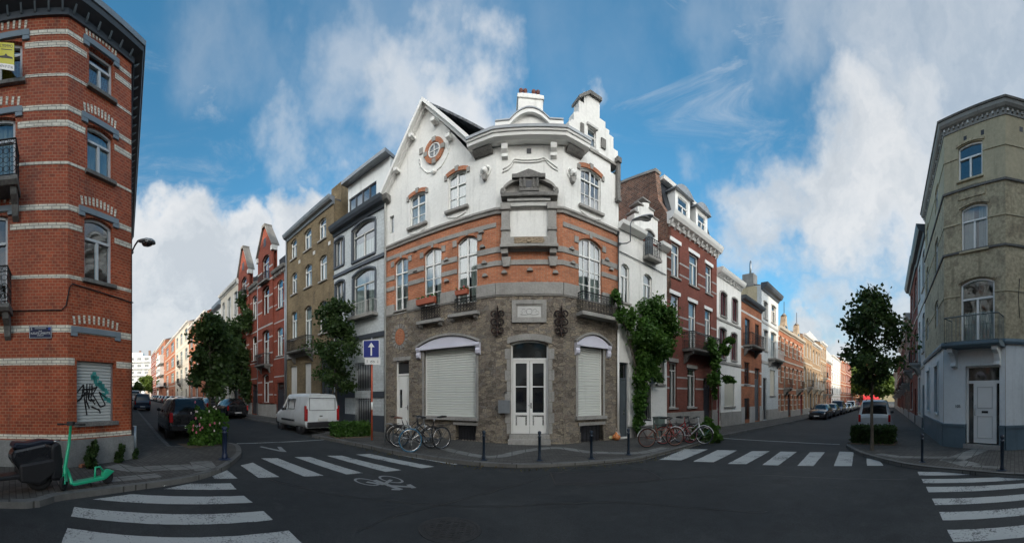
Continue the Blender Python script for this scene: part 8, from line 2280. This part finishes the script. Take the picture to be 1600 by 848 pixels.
for s in (-1, 1): MB().tube([hc + ax * s * .15, hc + ax * s * .27], .019, 8).build('grip', M['rubber'], hb); MB().tube([hc + ax * s * .14 + Vector((0, 0, -.005)), hc + ax * s * .22 + Vector((-ax.y, ax.x, 0)) * .07], .006, 5).build('brake_lever', M['black_plastic'], hb)
R.location = re_; R.rotation_euler = (0, .03, -hd)
# moped at the left edge, heading out of the picture
rw, fw_ = gp(62, 766, PAV), gp(-45, 776, PAV); hd = atan2(fw_.x - rw.x, fw_.y - rw.y)
R = thing('parked_moped', (0, 0, 0), 'black moped with a blue sheened seat parked at the left edge of the pavement', 'moped')
for y in (0, 1.28):
    w = MB().ring((0, y, .25), (1, 0, 0), .20, .055, 24, 8).build('wheel', M['rubber'], R); MB().tube([(-.04, y, .25), (.04, y, .25)], .15, 14).build('rim', M['black_plastic'], w)
MB().prism_u(L3, [(-.28, .62), (-.30, .76), (-.05, .82), (.5, .74), (.55, .60), (.42, .42), (.38, .26), (.10, .26), (-.10, .48)], -.14, .14).build('body', M['car_black'], R, bevel=.05)
MB().prism_u(L3, [(.36, .26), (.95, .24), (.97, .30), (.36, .34)], -.14, .14).build('footboard', M['black_plastic'], R, bevel=.02)
MB().prism_u(L3, [(.93, .26), (1.0, .26), (1.12, .62), (1.10, .92), (1.0, .92), (1.02, .60)], -.20, .20).build('leg_shield', M['car_black'], R, bevel=.04)
MB().prism_u(L3, [(-.22, .80), (-.22, .86), (0, .88), (.25, .84), (.48, .86), (.52, .77), (.40, .74)], -.13, .13).build('seat', mat('moped seat vinyl', (.015, .02, .035), .3, .1), R, bevel=.04)
MB().tube([(0, 1.02, .9), (0, 1.0, 1.02)], .03, 8).tube([(-.33, .92, 1.05), (-.1, 1.0, 1.04), (.1, 1.0, 1.04), (.33, .92, 1.05)], .014, 6).build('handlebar', M['black_plastic'], R)
for s in (-1, 1): MB().tube([(s * .2, .98, 1.05), (s * .28, .98, 1.25)], .006, 5).blob((s * .30, .98, 1.29), (.07, .02, .045), 8, 6).build('mirror', M['chrome'], R)
MB().blob((0, 1.12, .88), (.10, .06, .08), 10, 8).build('headlight', M['tail_clear'], R); MB().box(L3, -.07, .07, -.34, -.28, .62, .70).build('tail_light', M['tail'], R, bevel=.01)
MB().tube([(.17, .35, .22), (.18, -.25, .34)], [.035, .05], 10).build('exhaust', M['black_plastic'], R); MB().prism_u(L3, [(-.22, .30), (-.24, .56), (.42, .50), (.40, .20), (.05, .14)], -.17, .17).build('engine_cover', M['black_plastic'], R, bevel=.04); MB().box(L3, -.02, .02, -.36, -.30, .30, .60).box(L3, -.09, .09, -.40, -.38, .42, .54).build('mudguard', M['black_plastic'], R)
MB().tube([(-.06, -.24, .82), (-.06, -.36, .84), (.06, -.36, .84), (.06, -.24, .82)], .01, 6).tube([(0, 1.25, .48), (0, 1.28, .25)], .03, 6).build('rack', M['chrome'], R)
# black rain cover over the tail
w = MB(); prof = [(-.36, .16), (-.37, .55), (-.34, .80), (-.22, .83), (-.14, .74), (-.15, .18)]
MB().prism_u(L3, prof, -.17, .17).build('rain_cover', mat('black tarpaulin', (.012, .013, .016), .38, .2, 6, bump=.6, bscale=9), R, bevel=.05)
R.location = rw; R.rotation_euler = (0, 0, -hd)
# rubbish bags by the grey door
def bag(px, py, r, label, m, seed, squash=.8):
    c = gp(px, py, PAV); rnd = random.Random(seed); w = MB(); n, m_ = 18, 12; i = 0
    for k in range(m_ + 1):
        t = pi * k / m_
        for j in range(n):
            q = 2 * pi * j / n; d = Vector((sin(t) * cos(q), sin(t) * sin(q), cos(t))); s = 1 + .28 * mnoise.noise(d * 2.2 + Vector((seed, 0, 0))) + .08 * mnoise.noise(d * 7)
            w.v.append(Vector((c.x, c.y, c.z + r * squash * .9)) + Vector((d.x * r, d.y * r, d.z * r * squash)) * s)
    for k in range(m_):
        for j in range(n): l = (j + 1) % n; w.f.append([k * n + j, k * n + l, (k + 1) * n + l, (k + 1) * n + j]); w.sm.append(k % 3 > 0)
    for k in range(3): w.blob(Vector((c.x, c.y, c.z + r * squash * 1.9)) + Vector((rnd.uniform(-.05, .05), 0, .02 * k)), (.05, .03, .05), 6, 4)
    tag(w.build('rubbish_bag', m, None, org=c), label, 'rubbish bag', 'rubbish bags by the grey door')
bm = mat('orange bin bag', (.62, .22, .07), .4, .15, 8, bump=.7, bscale=14); bm2 = mat('pale plastic bag', (.62, .56, .30), .4, .25, 9, bump=.7, bscale=14, c2=(.25, .32, .12)); bm3 = mat('white plastic bag', (.68, .62, .55), .4, .1, 9, bump=.6)
bag(963, 687.5, .16, 'orange rubbish bag in the middle of the heap beside the grey door', bm, 3); bag(952.5, 687, .12, 'yellowish green rubbish bag left of the orange one', bm2, 5); bag(964, 686, .13, 'white bag resting behind the orange rubbish bag', bm3, 8, 1.5)
# utility cabinet by the white wall
c0, c1 = gp(1029, 687, PAV), gp(1043, 685, PAV); f = Facet(c0, c1); f = Facet(c0, f.pt(.42, 0, 0))
R = thing('utility_cabinet', tuple(c0), 'grey green utility cabinet behind the bicycles at the low white house', 'cabinet'); um_ = mat('grey green cabinet paint', (.13, .17, .15), .6, .1, streak=.3)
MB().box(f.pt, 0, f.L, -.3, 0, c0.z - .05, c0.z + .88).box(f.pt, -.02, f.L + .02, -.32, .02, c0.z + .88, c0.z + .93).build('housing', um_, R, bevel=.008); MB().box(f.pt, .03, f.L - .03, 0, .012, c0.z + .1, c0.z + .82).build('door', um_, R, bevel=.004)
# small litter: a pot of bricks by the wall and a crumpled paper on the road
c = gp(124, 728, PAV); R = thing('brick_rubble', tuple(c), 'few loose orange bricks with a pale stone beside the scooter stem', 'bricks'); rnd = random.Random(4); w = MB()
for k in range(4): x, y = rnd.uniform(-.12, .12), rnd.uniform(-.08, .08); T = frame_at((c.x + x, c.y + y, c.z), rnd.uniform(0, 3)); MB().box(T, -.09, .09, -.045, .045, .0 + .05 * (k % 2), .06 + .05 * (k % 2)).build('brick', M['brick_orange'] if k else M['bluestone_pale'], R, bevel=.006)
c = gp(249, 757.5); w = MB(); rnd = random.Random(9); P_ = [[Vector((c.x + .035 * i + rnd.uniform(-.01, .01), c.y + .03 * j + rnd.uniform(-.01, .01), gz(c.x) + .006 + rnd.uniform(0, .022))) for i in range(5)] for j in range(4)]
for j in range(3):
    for i in range(4): w.poly([P_[j][i], P_[j][i + 1], P_[j + 1][i + 1], P_[j + 1][i]])
tag(w.build('crumpled_paper', M['white_gloss'], None, org=c, recalc=False), 'crumpled white paper lying in the gutter by the left crossing', 'litter')
# fallen leaves and dry dirt in the gutters
rnd = random.Random(12); w = MB()
for k in range(420):
    i = rnd.randrange(len(k_main) - 10) + 5; a, b = k_main[i], k_main[i + 1]; p = a.lerp(b, rnd.random()); nrm = (b - a).normalized() if (b - a).length > 1e-6 else Vector((1, 0)); p = p + Vector((nrm.y, -nrm.x)) * rnd.uniform(.02, .35)
    if p.length > 30: continue
    leaf(w, Vector((p.x, p.y, gz(p.x) + .012)), .045, rnd, 0)
tag(w.build('fallen_leaves', M['leaf_dry'] if 'leaf_dry' in M else M.setdefault('leaf_dry', leaf_mat('dry leaves', (.12, .08, .03), (.08, .09, .03))), recalc=False), kind='stuff')

for o in bpy.data.objects:
    if '_o' in o: del o['_o']
